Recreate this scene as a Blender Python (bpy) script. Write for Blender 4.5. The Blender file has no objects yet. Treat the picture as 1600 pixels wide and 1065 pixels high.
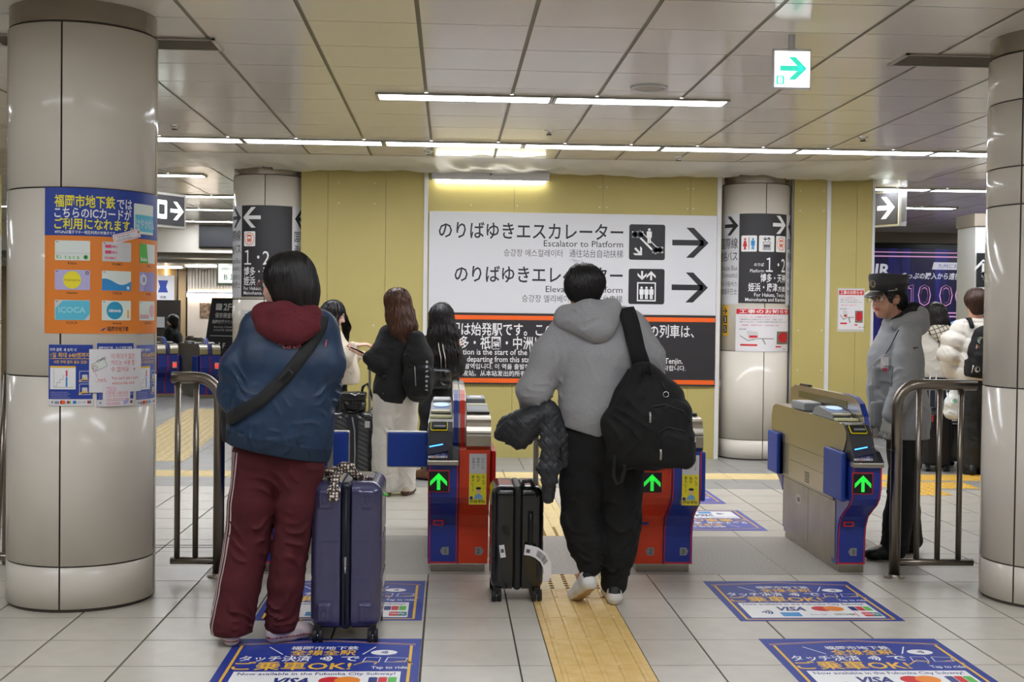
import bpy, bmesh, math, random
import numpy as np
from mathutils import Vector, Matrix, Euler
random.seed(7); rng = np.random.default_rng(7)
SC = bpy.context.scene; COL = SC.collection
PI = math.pi
def rad(a): return math.radians(a)
# ------------------------------------------------------------------ camera, world, exposure
cam_data = bpy.data.cameras.new('camera'); cam = bpy.data.objects.new('camera', cam_data); COL.objects.link(cam)
cam_data.sensor_width = 36.0; cam_data.lens = 1950 * 36.0 / 1600; cam_data.clip_start = 0.05; cam_data.clip_end = 200
_y, _p, _r = rad(2.88), rad(1.2), rad(0.7)
_f = Vector((math.sin(_y)*math.cos(_p), math.cos(_y)*math.cos(_p), -math.sin(_p)))
_rt = Vector((math.cos(_y), -math.sin(_y), 0)); _up = _rt.cross(_f)
_r2 = math.cos(_r)*_rt + math.sin(_r)*_up; _u2 = -math.sin(_r)*_rt + math.cos(_r)*_up
cam.matrix_world = Matrix(((_r2.x, _u2.x, -_f.x, 0), (_r2.y, _u2.y, -_f.y, 0), (_r2.z, _u2.z, -_f.z, 1.42), (0, 0, 0, 1)))
SC.camera = cam
W = bpy.data.worlds.new('station_world'); SC.world = W; W.use_nodes = True
W.node_tree.nodes['Background'].inputs[0].default_value = (0.9, 0.95, 1.0, 1)
W.node_tree.nodes['Background'].inputs[1].default_value = 0.02
SC.view_settings.view_transform = 'Standard'; SC.view_settings.look = 'None'
SC.view_settings.exposure = 0.0; SC.view_settings.gamma = 1.0; SC.view_settings.use_curve_mapping = False
LAMP = 29.0          # strength of the ceiling light diffusers
# ------------------------------------------------------------------ materials
def srgb(h):
    if isinstance(h, str):
        h = h.lstrip('#'); c = [int(h[i:i+2], 16)/255 for i in (0, 2, 4)]
    else: c = [x/255 for x in h]
    return [x/12.92 if x <= 0.04045 else ((x+0.055)/1.055)**2.4 for x in c]
MATS = {}
def mat(name, col, rough=0.5, metal=0.0, emit=0.0, bump=0.0, bscale=200.0, var=0.0, vscale=30.0, coat=0.0, spec=0.5, aniso=0, alpha=1.0, col2=None, brush=None, sheen=0.0):
    if name in MATS: return MATS[name]
    m = bpy.data.materials.new(name); m.use_nodes = True; nt = m.node_tree; b = nt.nodes['Principled BSDF']
    c = srgb(col) + [1]; I = b.inputs
    I['Base Color'].default_value = c; I['Roughness'].default_value = rough; I['Metallic'].default_value = metal
    I['Specular IOR Level'].default_value = spec; I['Coat Weight'].default_value = coat; I['Alpha'].default_value = alpha
    if sheen: I['Sheen Weight'].default_value = sheen; I['Sheen Roughness'].default_value = 0.5
    if emit:
        I['Emission Color'].default_value = c; I['Emission Strength'].default_value = emit
    tc = None
    if bump or var or brush:
        tc = nt.nodes.new('ShaderNodeTexCoord')
    if var:
        n = nt.nodes.new('ShaderNodeTexNoise'); n.inputs['Scale'].default_value = vscale; n.inputs['Detail'].default_value = 4
        nt.links.new(tc.outputs['Object'], n.inputs['Vector'])
        r = nt.nodes.new('ShaderNodeValToRGB'); r.color_ramp.elements[0].position = 0.3; r.color_ramp.elements[1].position = 0.7
        c2 = (srgb(col2)+[1]) if col2 else [x*(1-var) for x in c[:3]]+[1]
        r.color_ramp.elements[0].color = c2; r.color_ramp.elements[1].color = c
        nt.links.new(n.outputs['Fac'], r.inputs['Fac']); nt.links.new(r.outputs['Color'], I['Base Color'])
    if bump:
        n = nt.nodes.new('ShaderNodeTexNoise'); n.inputs['Scale'].default_value = bscale; n.inputs['Detail'].default_value = 3
        nt.links.new(tc.outputs['Object'], n.inputs['Vector'])
        bp = nt.nodes.new('ShaderNodeBump'); bp.inputs['Strength'].default_value = bump; bp.inputs['Distance'].default_value = 0.002
        nt.links.new(n.outputs['Fac'], bp.inputs['Height']); nt.links.new(bp.outputs['Normal'], I['Normal'])
    if brush:
        mp = nt.nodes.new('ShaderNodeMapping'); mp.inputs['Scale'].default_value = brush
        nt.links.new(tc.outputs['Object'], mp.inputs['Vector'])
        n = nt.nodes.new('ShaderNodeTexNoise'); n.inputs['Scale'].default_value = 1.0; n.inputs['Detail'].default_value = 2
        nt.links.new(mp.outputs['Vector'], n.inputs['Vector'])
        mr = nt.nodes.new('ShaderNodeMapRange'); mr.inputs['To Min'].default_value = max(0.05, rough-0.04); mr.inputs['To Max'].default_value = rough+0.05
        nt.links.new(n.outputs['Fac'], mr.inputs['Value']); nt.links.new(mr.outputs['Result'], I['Roughness'])
    MATS[name] = m; return m
K = dict(
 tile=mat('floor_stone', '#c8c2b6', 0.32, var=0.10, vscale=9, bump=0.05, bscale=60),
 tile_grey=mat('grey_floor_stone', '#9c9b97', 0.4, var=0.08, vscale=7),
 grout=mat('floor_joint', '#4a453e', 0.8),
 granite=mat('speckled_granite', '#bcb6ae', 0.45, var=0.5, vscale=110, col2='#7c766e'),
 tact=mat('tactile_yellow', '#e2c486', 0.5, var=0.12, vscale=14, col2='#d6b066'),
 tact2=mat('tactile_pale', '#e6cf96', 0.5, var=0.08, vscale=14),
 tactd=mat('tactile_deep', '#e0b040', 0.5),
 dotd=mat('tactile_dot_brown', '#9c7330', 0.6),
 ceil=mat('ceiling_panel_enamel', '#e9e2d6', 0.16, var=0.05, vscale=2, spec=0.55),
 slot=mat('ceiling_slot_metal', '#6e6858', 0.45, metal=0.4),
 ceilbk=mat('ceiling_void', '#3c3a35', 0.8),
 column=mat('column_enamel', '#e0d9cd', 0.15, var=0.04, vscale=3, spec=0.3),
 joint=mat('column_joint', '#5a5148', 0.7),
 hoard=mat('hoarding_board', '#bfb06c', 0.55, var=0.05, vscale=2.5, bump=0.05, bscale=300),
 strip=mat('white_strip', '#dcdcdc', 0.4),
 white=mat('white_vinyl', '#d8d8dc', 0.45),
 paper=mat('white_paper', '#e6e3e6', 0.7),
 black=mat('black_print', '#26262a', 0.5),
 dark=mat('sign_charcoal', '#2e2c30', 0.45),
 ink=mat('grey_ink', '#55555a', 0.6),
 wprint=mat('white_print', '#eeeeee', 0.5),
 orange=mat('orange_print', '#f2661c', 0.5),
 red=mat('red_print', '#d2232a', 0.5),
 pink=mat('pink_print', '#dc4f78', 0.5),
 blue=mat('poster_blue', '#24409a', 0.45),
 navy=mat('poster_navy', '#20307c', 0.45),
 sblue=mat('sticker_blue', '#1c3596', 0.55, var=0.1, vscale=4),
 sblue2=mat('sticker_blue_worn', '#5a62b4', 0.5, var=0.2, vscale=4),
 gold=mat('gold_print', '#eebb35', 0.5),
 yellow=mat('yellow_print', '#f0e32e', 0.5),
 cardor=mat('poster_orange', '#e8842a', 0.5),
 cyan=mat('cyan_print', '#5cc0da', 0.5),
 sky=mat('sky_print', '#2f8fd0', 0.5),
 green=mat('green_print', '#55b847', 0.5),
 lilac=mat('lilac_print', '#b9b2dc', 0.5),
 lgrey=mat('light_grey_print', '#cfcfcf', 0.5),
 mgrey=mat('mid_grey', '#8e8e8e', 0.5),
 pale=mat('pale_print', '#dfe8e0', 0.5),
 steel=mat('brushed_steel', '#b9b2a6', 0.3, metal=1.0, brush=(3, 3, 400)),
 steel2=mat('worn_steel', '#a8a296', 0.36, metal=1.0, var=0.2, vscale=5, brush=(400, 3, 3)),
 chrome=mat('chrome', '#d8d8d8', 0.12, metal=1.0),
 rail=mat('rail_steel', '#8d857c', 0.28, metal=1.0),
 dkplastic=mat('dark_plastic', '#2b2d33', 0.35),
 blkplastic=mat('black_plastic', '#17181b', 0.3),
 greyplastic=mat('grey_plastic', '#8e9296', 0.4),
 gblue=mat('gate_blue', '#1d3796', 0.35, coat=0.2),
 gred=mat('gate_red', '#cf2a1c', 0.35, coat=0.2),
 gorange=mat('gate_vermilion', '#d9411c', 0.38, var=0.08, vscale=20),
 pad=mat('flap_blue', '#163f9c', 0.45),
 padr=mat('flap_red', '#d01c20', 0.4),
 arrow=mat('lit_green_arrow', '#28dc42', 0.4, emit=.75),
 lit=mat('light_diffuser', '#f4f8ff', 0.5, emit=LAMP),
 exitw=mat('exit_sign_light', '#ffffff', 0.5, emit=1.5),
 exitg=mat('exit_sign_green', '#3fe0c0', 0.5, emit=0.9),
 screen=mat('oval_screen_blue', '#a9c8ff', 0.3, emit=0.7),
 bluebar=mat('lit_blue_bar', '#4aa8ff', 0.3, emit=2.0),
 signlit=mat('lit_sign_white', '#f2fff6', 0.5, emit=1.1),
 stopred=mat('lit_red_disc', '#ff2020', 0.4, emit=1.2),
 alu=mat('aluminium', '#b8b6b0', 0.35, metal=0.8),
 rubber=mat('rubber', '#1b1b1d', 0.6),
)
def sheet_material():
    m = bpy.data.materials.new('clear_plastic_sheet'); m.use_nodes = True; nt = m.node_tree; b = nt.nodes['Principled BSDF']
    b.inputs['Base Color'].default_value = (0.93, 0.92, 0.88, 1); b.inputs['Roughness'].default_value = 0.3
    b.inputs['Alpha'].default_value = 0.62
    return m
K['sheet'] = sheet_material()
# ------------------------------------------------------------------ object helpers
def link(name, me, parent=None):
    o = bpy.data.objects.new(name, me); COL.objects.link(o)
    if parent is not None: o.parent = parent
    return o
def tag(o, label=None, cat=None, group=None, kind=None):
    if label: o['label'] = label
    if cat: o['category'] = cat
    if group: o['group'] = group
    if kind: o['kind'] = kind
    return o
def thing(name, label, cat, loc=(0, 0, 0), rz=0.0, group=None):
    o = bpy.data.objects.new(name, None); COL.objects.link(o); o.location = loc; o.rotation_euler = (0, 0, rz)
    o.empty_display_size = 0.1
    return tag(o, label, cat, group)
def copy_tree(o, parent=None, kids=None):
    c = o.copy(); COL.objects.link(c)
    if parent is not None: c.parent = parent
    for ch in list(o.children): copy_tree(ch, c)
    return c
class MB:
    """collects faces of one mesh; each face carries a material"""
    def __init__(s): s.v = []; s.f = []; s.m = []; s.mats = []; s.sm = []
    def mi(s, m):
        if m not in s.mats: s.mats.append(m)
        return s.mats.index(m)
    def add(s, vs, fs, m, smooth=False):
        n = len(s.v); s.v += [tuple(v) for v in vs]; k = s.mi(m)
        for f in fs: s.f.append([n+i for i in f]); s.m.append(k); s.sm.append(smooth)
        return s
    def box(s, x0, y0, z0, x1, y1, z1, m, bev=0.0):
        if bev > 0:
            bm = bmesh.new(); bmesh.ops.create_cube(bm, size=1)
            for v in bm.verts: v.co = Vector(((x0+x1)/2+v.co.x*(x1-x0), (y0+y1)/2+v.co.y*(y1-y0), (z0+z1)/2+v.co.z*(z1-z0)))
            bmesh.ops.bevel(bm, geom=bm.edges[:], offset=min(bev, 0.49*min(x1-x0, y1-y0, z1-z0)), segments=2, profile=0.6, affect='EDGES')
            return s.bm(bm, m)
        v = [(x0, y0, z0), (x1, y0, z0), (x1, y1, z0), (x0, y1, z0), (x0, y0, z1), (x1, y0, z1), (x1, y1, z1), (x0, y1, z1)]
        return s.add(v, [(0, 3, 2, 1), (4, 5, 6, 7), (0, 1, 5, 4), (1, 2, 6, 5), (2, 3, 7, 6), (3, 0, 4, 7)], m)
    def bm(s, bm, m, smooth=False, mtx=None):
        bm.verts.index_update()
        vs = [(mtx @ v.co if mtx else v.co) for v in bm.verts]
        s.add(vs, [[v.index for v in f.verts] for f in bm.faces], m, smooth); bm.free(); return s
    def prism(s, pts, axis, a0, a1, m, smooth=False):
        """2D outline extruded along axis 0/1/2; pts are the other two coordinates in order"""
        def mk(p, a):
            return [(a, p[0], p[1]), (p[0], a, p[1]), (p[0], p[1], a)][axis]
        n = len(pts); v = [mk(p, a0) for p in pts]+[mk(p, a1) for p in pts]
        fs = [[i, (i+1) % n, n+(i+1) % n, n+i] for i in range(n)]
        base = len(s.v); s.add(v, fs, m, smooth)
        k = s.mi(m); s.f += [[base+i for i in range(n)][::-1], [base+n+i for i in range(n)]]; s.m += [k, k]; s.sm += [False, False]
        return s
    def tube(s, pts, r, m, n=10, closed=False, caps=True, smooth=True):
        pts = [Vector(p) for p in pts]; N = len(pts); rs = r if isinstance(r, (list, tuple)) else [r]*N
        t0 = (pts[1]-pts[0]).normalized(); ref = Vector((0, 0, 1)) if abs(t0.z) < 0.9 else Vector((1, 0, 0))
        u = t0.cross(ref).normalized(); vs = []
        for i in range(N):
            a = pts[max(0, i-1)] if not closed else pts[i-1]; b = pts[min(N-1, i+1)] if not closed else pts[(i+1) % N]
            t = (b-a)
            t = t.normalized() if t.length > 1e-9 else t0
            u = (u - t*u.dot(t)); u = u.normalized() if u.length > 1e-6 else t.orthogonal().normalized()
            w = t.cross(u)
            for k in range(n):
                an = 2*PI*k/n; vs.append(pts[i]+(u*math.cos(an)+w*math.sin(an))*rs[i])
        fs = []
        for i in range(N if closed else N-1):
            j = (i+1) % N
            for k in range(n): fs.append([i*n+k, i*n+(k+1) % n, j*n+(k+1) % n, j*n+k])
        if caps and not closed: fs += [list(range(n))[::-1], [(N-1)*n+k for k in range(n)]]
        return s.add(vs, fs, m, smooth)
    def lathe(s, prof, m, c=(0, 0, 0), n=32, smooth=True, a0=0.0, a1=2*PI):
        full = abs(a1-a0-2*PI) < 1e-6; na = n if full else n+1; vs = []
        for (r, z) in prof:
            for k in range(na):
                a = a0+(a1-a0)*k/n; vs.append((c[0]+r*math.sin(a), c[1]-r*math.cos(a), c[2]+z))
        fs = []
        for i in range(len(prof)-1):
            for k in range(n):
                k2 = (k+1) % na
                fs.append([i*na+k, i*na+k2, (i+1)*na+k2, (i+1)*na+k])
        return s.add(vs, fs, m, smooth)
    def build(s, name, parent=None, loc=None, sharp=None):
        me = bpy.data.meshes.new(name); me.from_pydata(s.v, [], s.f)
        for m in s.mats: me.materials.append(m)
        me.polygons.foreach_set('material_index', s.m); me.polygons.foreach_set('use_smooth', s.sm)
        me.update()
        o = link(name, me, parent)
        if loc: o.location = loc
        return o
def rrect(x0, y0, x1, y1, r, n=5):
    out = []
    for cx, cy, a in ((x1-r, y1-r, 0), (x0+r, y1-r, 90), (x0+r, y0+r, 180), (x1-r, y0+r, 270)):
        for k in range(n+1): out.append((cx+r*math.cos(rad(a+90*k/n)), cy+r*math.sin(rad(a+90*k/n))))
    return out
def arc_pts(cx, cy, r, a0, a1, n=10): return [(cx+r*math.cos(rad(a0+(a1-a0)*k/n)), cy+r*math.sin(rad(a0+(a1-a0)*k/n))) for k in range(n+1)]
# ------------------------------------------------------------------ flat print: shapes and lettering on a plane, a cylinder or the floor
_tc = bpy.data.curves.new('lettering_source', 'FONT'); _tc.resolution_u = 2; _to = bpy.data.objects.new('lettering_source', _tc)
_tcache = {}
def text_mesh(s, bold):
    if (s, bold) not in _tcache:
        _tc.offset = bold; _tc.body = s; me = _to.to_mesh()
        _tcache[(s, bold)] = ([(v.co.x, v.co.y) for v in me.vertices], [list(p.vertices) for p in me.polygons]); _to.to_mesh_clear()
    return _tcache[(s, bold)]
def plane_map(o, U=(1, 0, 0), V=(0, 0, 1)):
    o, U, V = Vector(o), Vector(U).normalized(), Vector(V).normalized(); N = U.cross(V)
    return lambda u, v, l: o+U*u+V*v+N*l
def cyl_map(cx, cy, R, th, z0):
    def f(u, v, l):
        a = th+u/0.366; return Vector((cx+(R+l)*math.sin(a), cy-(R+l)*math.cos(a), z0+v))
    return f
class Canvas:
    def __init__(s, fmap, parent, bend=False, gap=0.0008):
        s.map, s.parent, s.bend, s.gap = fmap, parent, bend, gap; s.items = {}; s.parts = []
    def poly(s, pts, m, L=1):
        n = len(pts); s._add(pts, [list(range(n))], m, L); return s
    def _add(s, vs, fs, m, L):
        d = s.items.setdefault(m, ([], [])); n = len(d[0]); d[0].extend([(x, y, L) for x, y in vs]); d[1].extend([[n+i for i in f] for f in fs])
    def rect(s, x0, y0, x1, y1, m, L=1): return s.poly([(x0, y0), (x1, y0), (x1, y1), (x0, y1)], m, L)
    def rr(s, x0, y0, x1, y1, r, m, L=1): return s.poly(rrect(x0, y0, x1, y1, r), m, L)
    def disc(s, x, y, r, m, L=1, n=24, ry=None): return s.poly([(x+r*math.cos(2*PI*k/n), y+(ry or r)*math.sin(2*PI*k/n)) for k in range(n)], m, L)
    def ring(s, x, y, r, w, m, L=1, a0=0, a1=360, n=28, sy=1.0):
        vs = []; fs = []
        for k in range(n+1):
            a = rad(a0+(a1-a0)*k/n); vs += [(x+(r-w)*math.cos(a), y+sy*(r-w)*math.sin(a)), (x+r*math.cos(a), y+sy*r*math.sin(a))]
        for k in range(n): fs.append([2*k, 2*k+1, 2*k+3, 2*k+2])
        s._add(vs, fs, m, L); return s
    def line(s, pts, w, m, L=1, closed=False):
        if closed: pts = list(pts)+[pts[0]]
        for (x0, y0), (x1, y1) in zip(pts[:-1], pts[1:]):
            d = math.hypot(x1-x0, y1-y0) or 1; tx, ty = (x1-x0)/d*w/2, (y1-y0)/d*w/2
            s.poly([(x0-tx-(-ty), y0-ty-tx), (x1+tx+ty, y1+ty-tx), (x1+tx-ty, y1+ty+tx), (x0-tx-ty, y0-ty+tx)], m, L)
        return s
    def frame(s, x0, y0, x1, y1, w, m, L=1):
        s.rect(x0, y0, x1, y0+w, m, L); s.rect(x0, y1-w, x1, y1, m, L); s.rect(x0, y0+w, x0+w, y1-w, m, L); s.rect(x1-w, y0+w, x1, y1-w, m, L); return s
    def text(s, t, x, y, size, m, L=1, align='l', bold=0.0, width=None, shear=0.0, rot=0.0):
        """size: height of a capital or a CJK glyph; width: total width the line is fitted to; x, y: baseline corner"""
        if bold > .012 and any(ord(ch) > 0x2e80 for ch in t): bold = .012+(bold-.012)*.3
        vs, fs = text_mesh(t, bold)
        if not vs: return s
        x0 = min(v[0] for v in vs); x1 = max(v[0] for v in vs)
        cjk = any(ord(c) > 0x2e80 for c in t); k = size/(0.86 if cjk else 0.70)
        kx = (width/(x1-x0)) if width else k
        dx = {'l': 0, 'c': -(x1-x0)*kx/2, 'r': -(x1-x0)*kx}[align]; ca, sa = math.cos(rad(rot)), math.sin(rad(rot)); out = []
        for vx, vy in vs:
            a, b = (vx-x0)*kx+dx+shear*vy*k, vy*k+(0.06*k if cjk else 0); out.append((x+a*ca-b*sa, y+a*sa+b*ca))
        s._add(out, fs, m, L); return s
    def vtext(s, t, x, y, size, m, L=1, bold=0.0, step=1.1):
        for i, ch in enumerate(t): s.text(ch, x, y-(i+1)*size*step, size, m, L, 'c', bold)
        return s
    def arrow(s, x, y, w, m, ang=0, L=1, t=None, head=0.5):
        """arrow centred on x, y, total length w pointing along ang (degrees)"""
        t = t or w*0.17; h = w*head; ca, sa = math.cos(rad(ang)), math.sin(rad(ang)); T = lambda a, b: (x+a*ca-b*sa, y+a*sa+b*ca)
        e = w/2; q = t*0.5
        s.poly([T(-e, -q), T(e-t*0.9, -q), T(e-t*0.9, q), T(-e, q)], m, L)
        for sg in (1, -1):
            p = [T(e-h-t*1.35, sg*h), T(e-h, sg*h), T(e, 0), T(e-t*1.35, 0)]
            s.poly(p if sg < 0 else p[::-1], m, L)
        return s
    def flush(s, name, label=None, parent=None):
        mb = MB()
        for m, (vs, fs) in s.items.items():
            if s.bend:
                bm = bmesh.new(); bv = [bm.verts.new(v) for v in vs]
                for f in fs:
                    try: bm.faces.new([bv[i] for i in f])
                    except ValueError: pass
                bmesh.ops.triangulate(bm, faces=bm.faces[:])
                for _ in range(5):
                    ed = [e for e in bm.edges if abs(e.verts[0].co.x-e.verts[1].co.x) > 0.03]
                    if not ed: break
                    bmesh.ops.subdivide_edges(bm, edges=ed, cuts=1); bmesh.ops.triangulate(bm, faces=[f for f in bm.faces if len(f.verts) > 3])
                for f in bm.faces:
                    if f.normal.z < 0: f.normal_flip()
                bm.verts.index_update()
                mb.add([s.map(v.co.x, v.co.y, v.co.z*s.gap) for v in bm.verts], [[v.index for v in f.verts] for f in bm.faces], m); bm.free()
            else:
                mb.add([s.map(v[0], v[1], v[2]*s.gap) for v in vs], fs, m)
        s.items = {}
        o = mb.build(name, None)
        p = parent or s.parent
        if p is not None:
            o.parent = p; o.matrix_parent_inverse = PINV(p)
        if label: o['label'] = label
        return o
def world_of(o):
    m = Matrix.LocRotScale(o.location, o.rotation_euler, o.scale)
    return (world_of(o.parent) @ o.matrix_parent_inverse @ m) if o.parent else m
def PINV(p): return world_of(p).inverted()
def adopt(o, p):
    """parent o (built in world coordinates) under p"""
    o.parent = p; o.matrix_parent_inverse = PINV(p); return o
# ------------------------------------------------------------------ the setting
CEIL = 2.86
def structure(name, mb, parent=None):
    o = mb.build(name, parent)
    if parent is None: o['kind'] = 'structure'
    return o
floor = structure('floor', MB().box(-13, -7, -0.08, 16, 28, -0.006, K['grout']))
def slab(w, d, m, t=0.02):
    mb = MB().box(0, 0, -t, w, d, 0, m); me = mb.build('floor_tile').data
    bpy.data.objects.remove(bpy.data.objects['floor_tile']) if 'floor_tile' in bpy.data.objects else None
    return me
def mesh_of(mb, nm):
    o = mb.build(nm); me = o.data; bpy.data.objects.remove(o); return me
m_tile = mesh_of(MB().box(0.005, 0.0035, -0.006, 0.395, 0.3965, 0, K['tile']), 'floor_tile')
m_grey = mesh_of(MB().box(0.004, 0.0025, -0.006, 0.396, 0.3975, 0, K['tile_grey']), 'floor_tile')
def in_front_strip(x, y):     # the granite strip under the gates and the tactile path are cut out of the grid
    return False
far = MB(); n_tile = 0
for j in range(-30, 56):
    y = 5.02 + 0.4*j; ym = y + 0.2
    for i in range(-32, 39):
        x = -0.9 + 0.4*i; xm = x + 0.2
        if 6.62 < ym < 8.2 and -1.3 < xm < 2.7: continue           # rows cut by the strip are laid below
        if 0.3 < xm < 1.1 and 4.2 < ym < 10.62: continue
        if 10.62 < ym < 11.42 and -3.5 < xm < 6.9: continue
        near = (4.2 < ym < 6.9 and -2.5 < xm < 3.3) or (7.9 < ym < 10.1 and -2.9 < xm < 4.4)
        if near and n_tile < 270:
            o = link('floor_tile', m_tile, floor); o.location = (x, y, 0); n_tile += 1
        else:
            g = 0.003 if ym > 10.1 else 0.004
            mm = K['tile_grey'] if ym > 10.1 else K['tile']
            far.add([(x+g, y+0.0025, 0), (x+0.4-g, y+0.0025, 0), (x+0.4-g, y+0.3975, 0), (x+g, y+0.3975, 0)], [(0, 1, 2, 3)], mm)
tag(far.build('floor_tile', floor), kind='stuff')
def laid(x0, y0, x1, y1, m, name='floor_tile', g=0.003):
    return MB().box(x0+g, y0+0.0025, -0.006, x1-g, y1-0.0025, 0, m).build(name, floor)
for j in range(-2, 6):                                             # tiles cut to fit beside the tactile path, near side
    y = 4.22 + 0.4*j
    if y < 6.6 and y > 3.6:
        laid(0.3, y, 0.43, y+0.4, K['tile']); laid(0.83, y, 1.1, y+0.4, K['tile'])
laid(0.3, 6.62, 0.43, 6.8, K['tile']); laid(0.83, 6.62, 1.1, 6.8, K['tile'])
for i in range(-1, 9):
    x = -0.9 + 0.4*i
    if 0.29 < x+0.01 < 1.05: continue
    laid(x, 6.62, x+0.4, 6.8, K['tile'])
for i in range(-1, 9):
    x = -0.9 + 0.4*i
    if 0.29 < x+0.01 < 1.05: continue
    laid(x, 7.98, x+0.4, 8.22, K['tile'])
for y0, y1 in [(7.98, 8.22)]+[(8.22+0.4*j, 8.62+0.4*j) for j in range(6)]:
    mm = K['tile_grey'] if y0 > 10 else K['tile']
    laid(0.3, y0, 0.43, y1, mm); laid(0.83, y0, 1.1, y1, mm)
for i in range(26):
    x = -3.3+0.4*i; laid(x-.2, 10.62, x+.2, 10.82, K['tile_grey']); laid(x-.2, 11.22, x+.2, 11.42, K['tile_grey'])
for k in range(5): laid(-1.3+0.8*k, 6.8, -0.5+0.8*k, 7.98, K['granite'], 'granite_slab', 0.001)
def tact_bars(x0, y0, x1, y1, m, along='y', n=5):
    mb = MB().box(x0+.002, y0+.002, -0.006, x1-.002, y1-.002, 0.001, m); W_ = (x1-x0) if along == 'y' else (y1-y0)
    for k in range(n):
        c = W_*(k+0.5)/n
        a = (x0+c-0.012, y0+0.008, x0+c+0.012, y1-0.008) if along == 'y' else (x0+0.008, y0+c-0.012, x1-0.008, y0+c+0.012)
        vs = [(a[0], a[1], 0.001), (a[2], a[1], 0.001), (a[2], a[3], 0.001), (a[0], a[3], 0.001), (a[0]+.004, a[1]+.004, 0.0055), (a[2]-.004, a[1]+.004, 0.0055), (a[2]-.004, a[3]-.004, 0.0055), (a[0]+.004, a[3]-.004, 0.0055)]
        mb.add(vs, [(4, 5, 6, 7), (0, 1, 5, 4), (1, 2, 6, 5), (2, 3, 7, 6), (3, 0, 4, 7)], m)
    return mb
def tact_dots(x0, y0, x1, y1, m, nx=5, ny=7, top=None):
    mb = MB().box(x0+.002, y0+.002, -0.006, x1-.002, y1-.002, 0.001, m)
    for i in range(nx):
        for j in range(ny):
            cx, cy = x0+(x1-x0)*(i+.5)/nx, y0+(y1-y0)*(j+.5)/ny; n = 8; r, t = 0.013, 0.009
            vs = [(cx+r*math.cos(2*PI*k/n), cy+r*math.sin(2*PI*k/n), 0.001) for k in range(n)]+[(cx+t*math.cos(2*PI*k/n), cy+t*math.sin(2*PI*k/n), 0.006) for k in range(n)]
            mb.add(vs, [[k, (k+1) % n, n+(k+1) % n, n+k] for k in range(n)], top or m); mb.add(vs[n:], [list(range(n))], top or m)
    return mb
for y0, y1 in ((4.22, 4.62), (4.62, 5.02), (5.02, 5.42), (5.42, 5.82), (5.82, 6.22), (6.22, 6.42)):
    tact_bars(0.43, y0, 0.83, y1, K['tact']).build('tactile_block', floor)
tact_dots(0.43, 6.42, 0.83, 6.8, K['tact2'], 5, 7, K['dotd']).build('tactile_block', floor)
tact_dots(0.43, 7.98, 0.83, 8.3, K['tact2'], 5, 6, K['dotd']).build('tactile_block', floor)
for k in range(6): tact_bars(0.43, 8.3+0.387*k, 0.83, 8.687+0.387*k, K['tact2'] if k < 4 else K['tact']).build('tactile_block', floor)
for k in range(26):                                                # the cross path in front of the hoarding
    x = -3.5+0.4*k; o = tact_bars(x, 10.82, x+0.4, 11.22, K['tact2'] if x < 3.6 else K['tactd'], 'x').build('tactile_block', floor)
me_d = mesh_of(tact_dots(0, 0, 0.4, 0.4, K['tactd'], 5, 5), 'tactile_block')
for x, y in ((3.7, 10.3), (4.1, 10.3), (3.7, 9.9), (4.3, 9.5), (4.7, 9.5), (4.3, 9.1)):
    o = link('tactile_block', me_d, floor); o.location = (x, y, 0.0015)
me_b = mesh_of(tact_bars(0, 0, 0.4, 0.4, K['tact2'], 'y'), 'tactile_block')
for k in range(16):                                                # path running away on the far left
    for x in (-3.3, -2.9):
        o = link('tactile_block', me_b, floor); o.location = (x-0.03*k, 11.9+0.4*k, 0.0015)
hatch = MB()                                                       # floor hatch by the railing
for a in ((-2.3, 7.62, -1.25, 7.635), (-1.265, 7.08, -1.25, 7.635), (-1.33, 7.08, -1.315, 7.57), (-2.3, 7.55, -1.32, 7.562)):
    hatch.box(a[0], a[1], -0.004, a[2], a[3], 0.0012, K['joint'])
hatch.build('floor_hatch', floor)
# ceiling
ceiling = structure('ceiling', MB().box(-13, -7, CEIL+0.05, 16, 21.0, CEIL+0.12, K['ceilbk']))
PX, PY = 0.56, 0.572
m_pan = mesh_of(MB().box(0.011, 0.0045, 0, PX-0.011, PY-0.0045, 0.014, K['ceil']), 'ceiling_panel')
farc = MB(); n_pan = 0
LX0, LX1 = -0.5, 1.85
for j in range(-22, 27):
    y = 5.672+PY*j
    for i in range(-21, 27):
        x = -0.728+PX*i
        if 4.9 < y < 12.3 and -3.0 + (y-12)*-0.12 < x < 4.3 and n_pan < 290:
            o = link('ceiling_panel', m_pan, ceiling); o.location = (x, y, CEIL); n_pan += 1
        else:
            farc.box(x+0.011, y+0.0045, CEIL, x+PX-0.011, y+PY-0.0045, CEIL+0.014, K['ceil'])
tag(farc.build('ceiling_panel', ceiling), kind='stuff')
runner = MB()
for i in range(-21, 28):
    x = -0.728+PX*i; runner.box(x-0.011, -7, CEIL+0.003, x+0.011, 21, CEIL+0.02, K['slot'])
tag(runner.build('ceiling_runner', ceiling), kind='stuff')
# outer walls that close the concourse
structure('wall_back', MB().box(-13, -7.2, 0, 16, -7, 3, K['hoard']))
structure('wall_left', MB().box(-13.2, -7, 0, -13, 28, 3, K['column']))
structure('wall_right', MB().box(16, -7, 0, 16.2, 28, 3, K['column']))
structure('wall_front', MB().box(-13, 28, 0, 16, 28.2, 3, K['column']))
structure('trim_1', MB().box(-13, 20.7, 2.375, -3.0, 21.0, 2.90, K['ceil']).box(-13, 21.0, 2.30, -3.0, 21.6, 2.42, K['steel2']).box(-13, 22.2, 2.26, -3.0, 28, 2.34, K['ceil']))
structure('trim_2', MB().box(6.4, 20.3, 2.69, 16, 20.8, 2.9, mat('brown_beam', '#8d8172', 0.5)))
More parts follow.
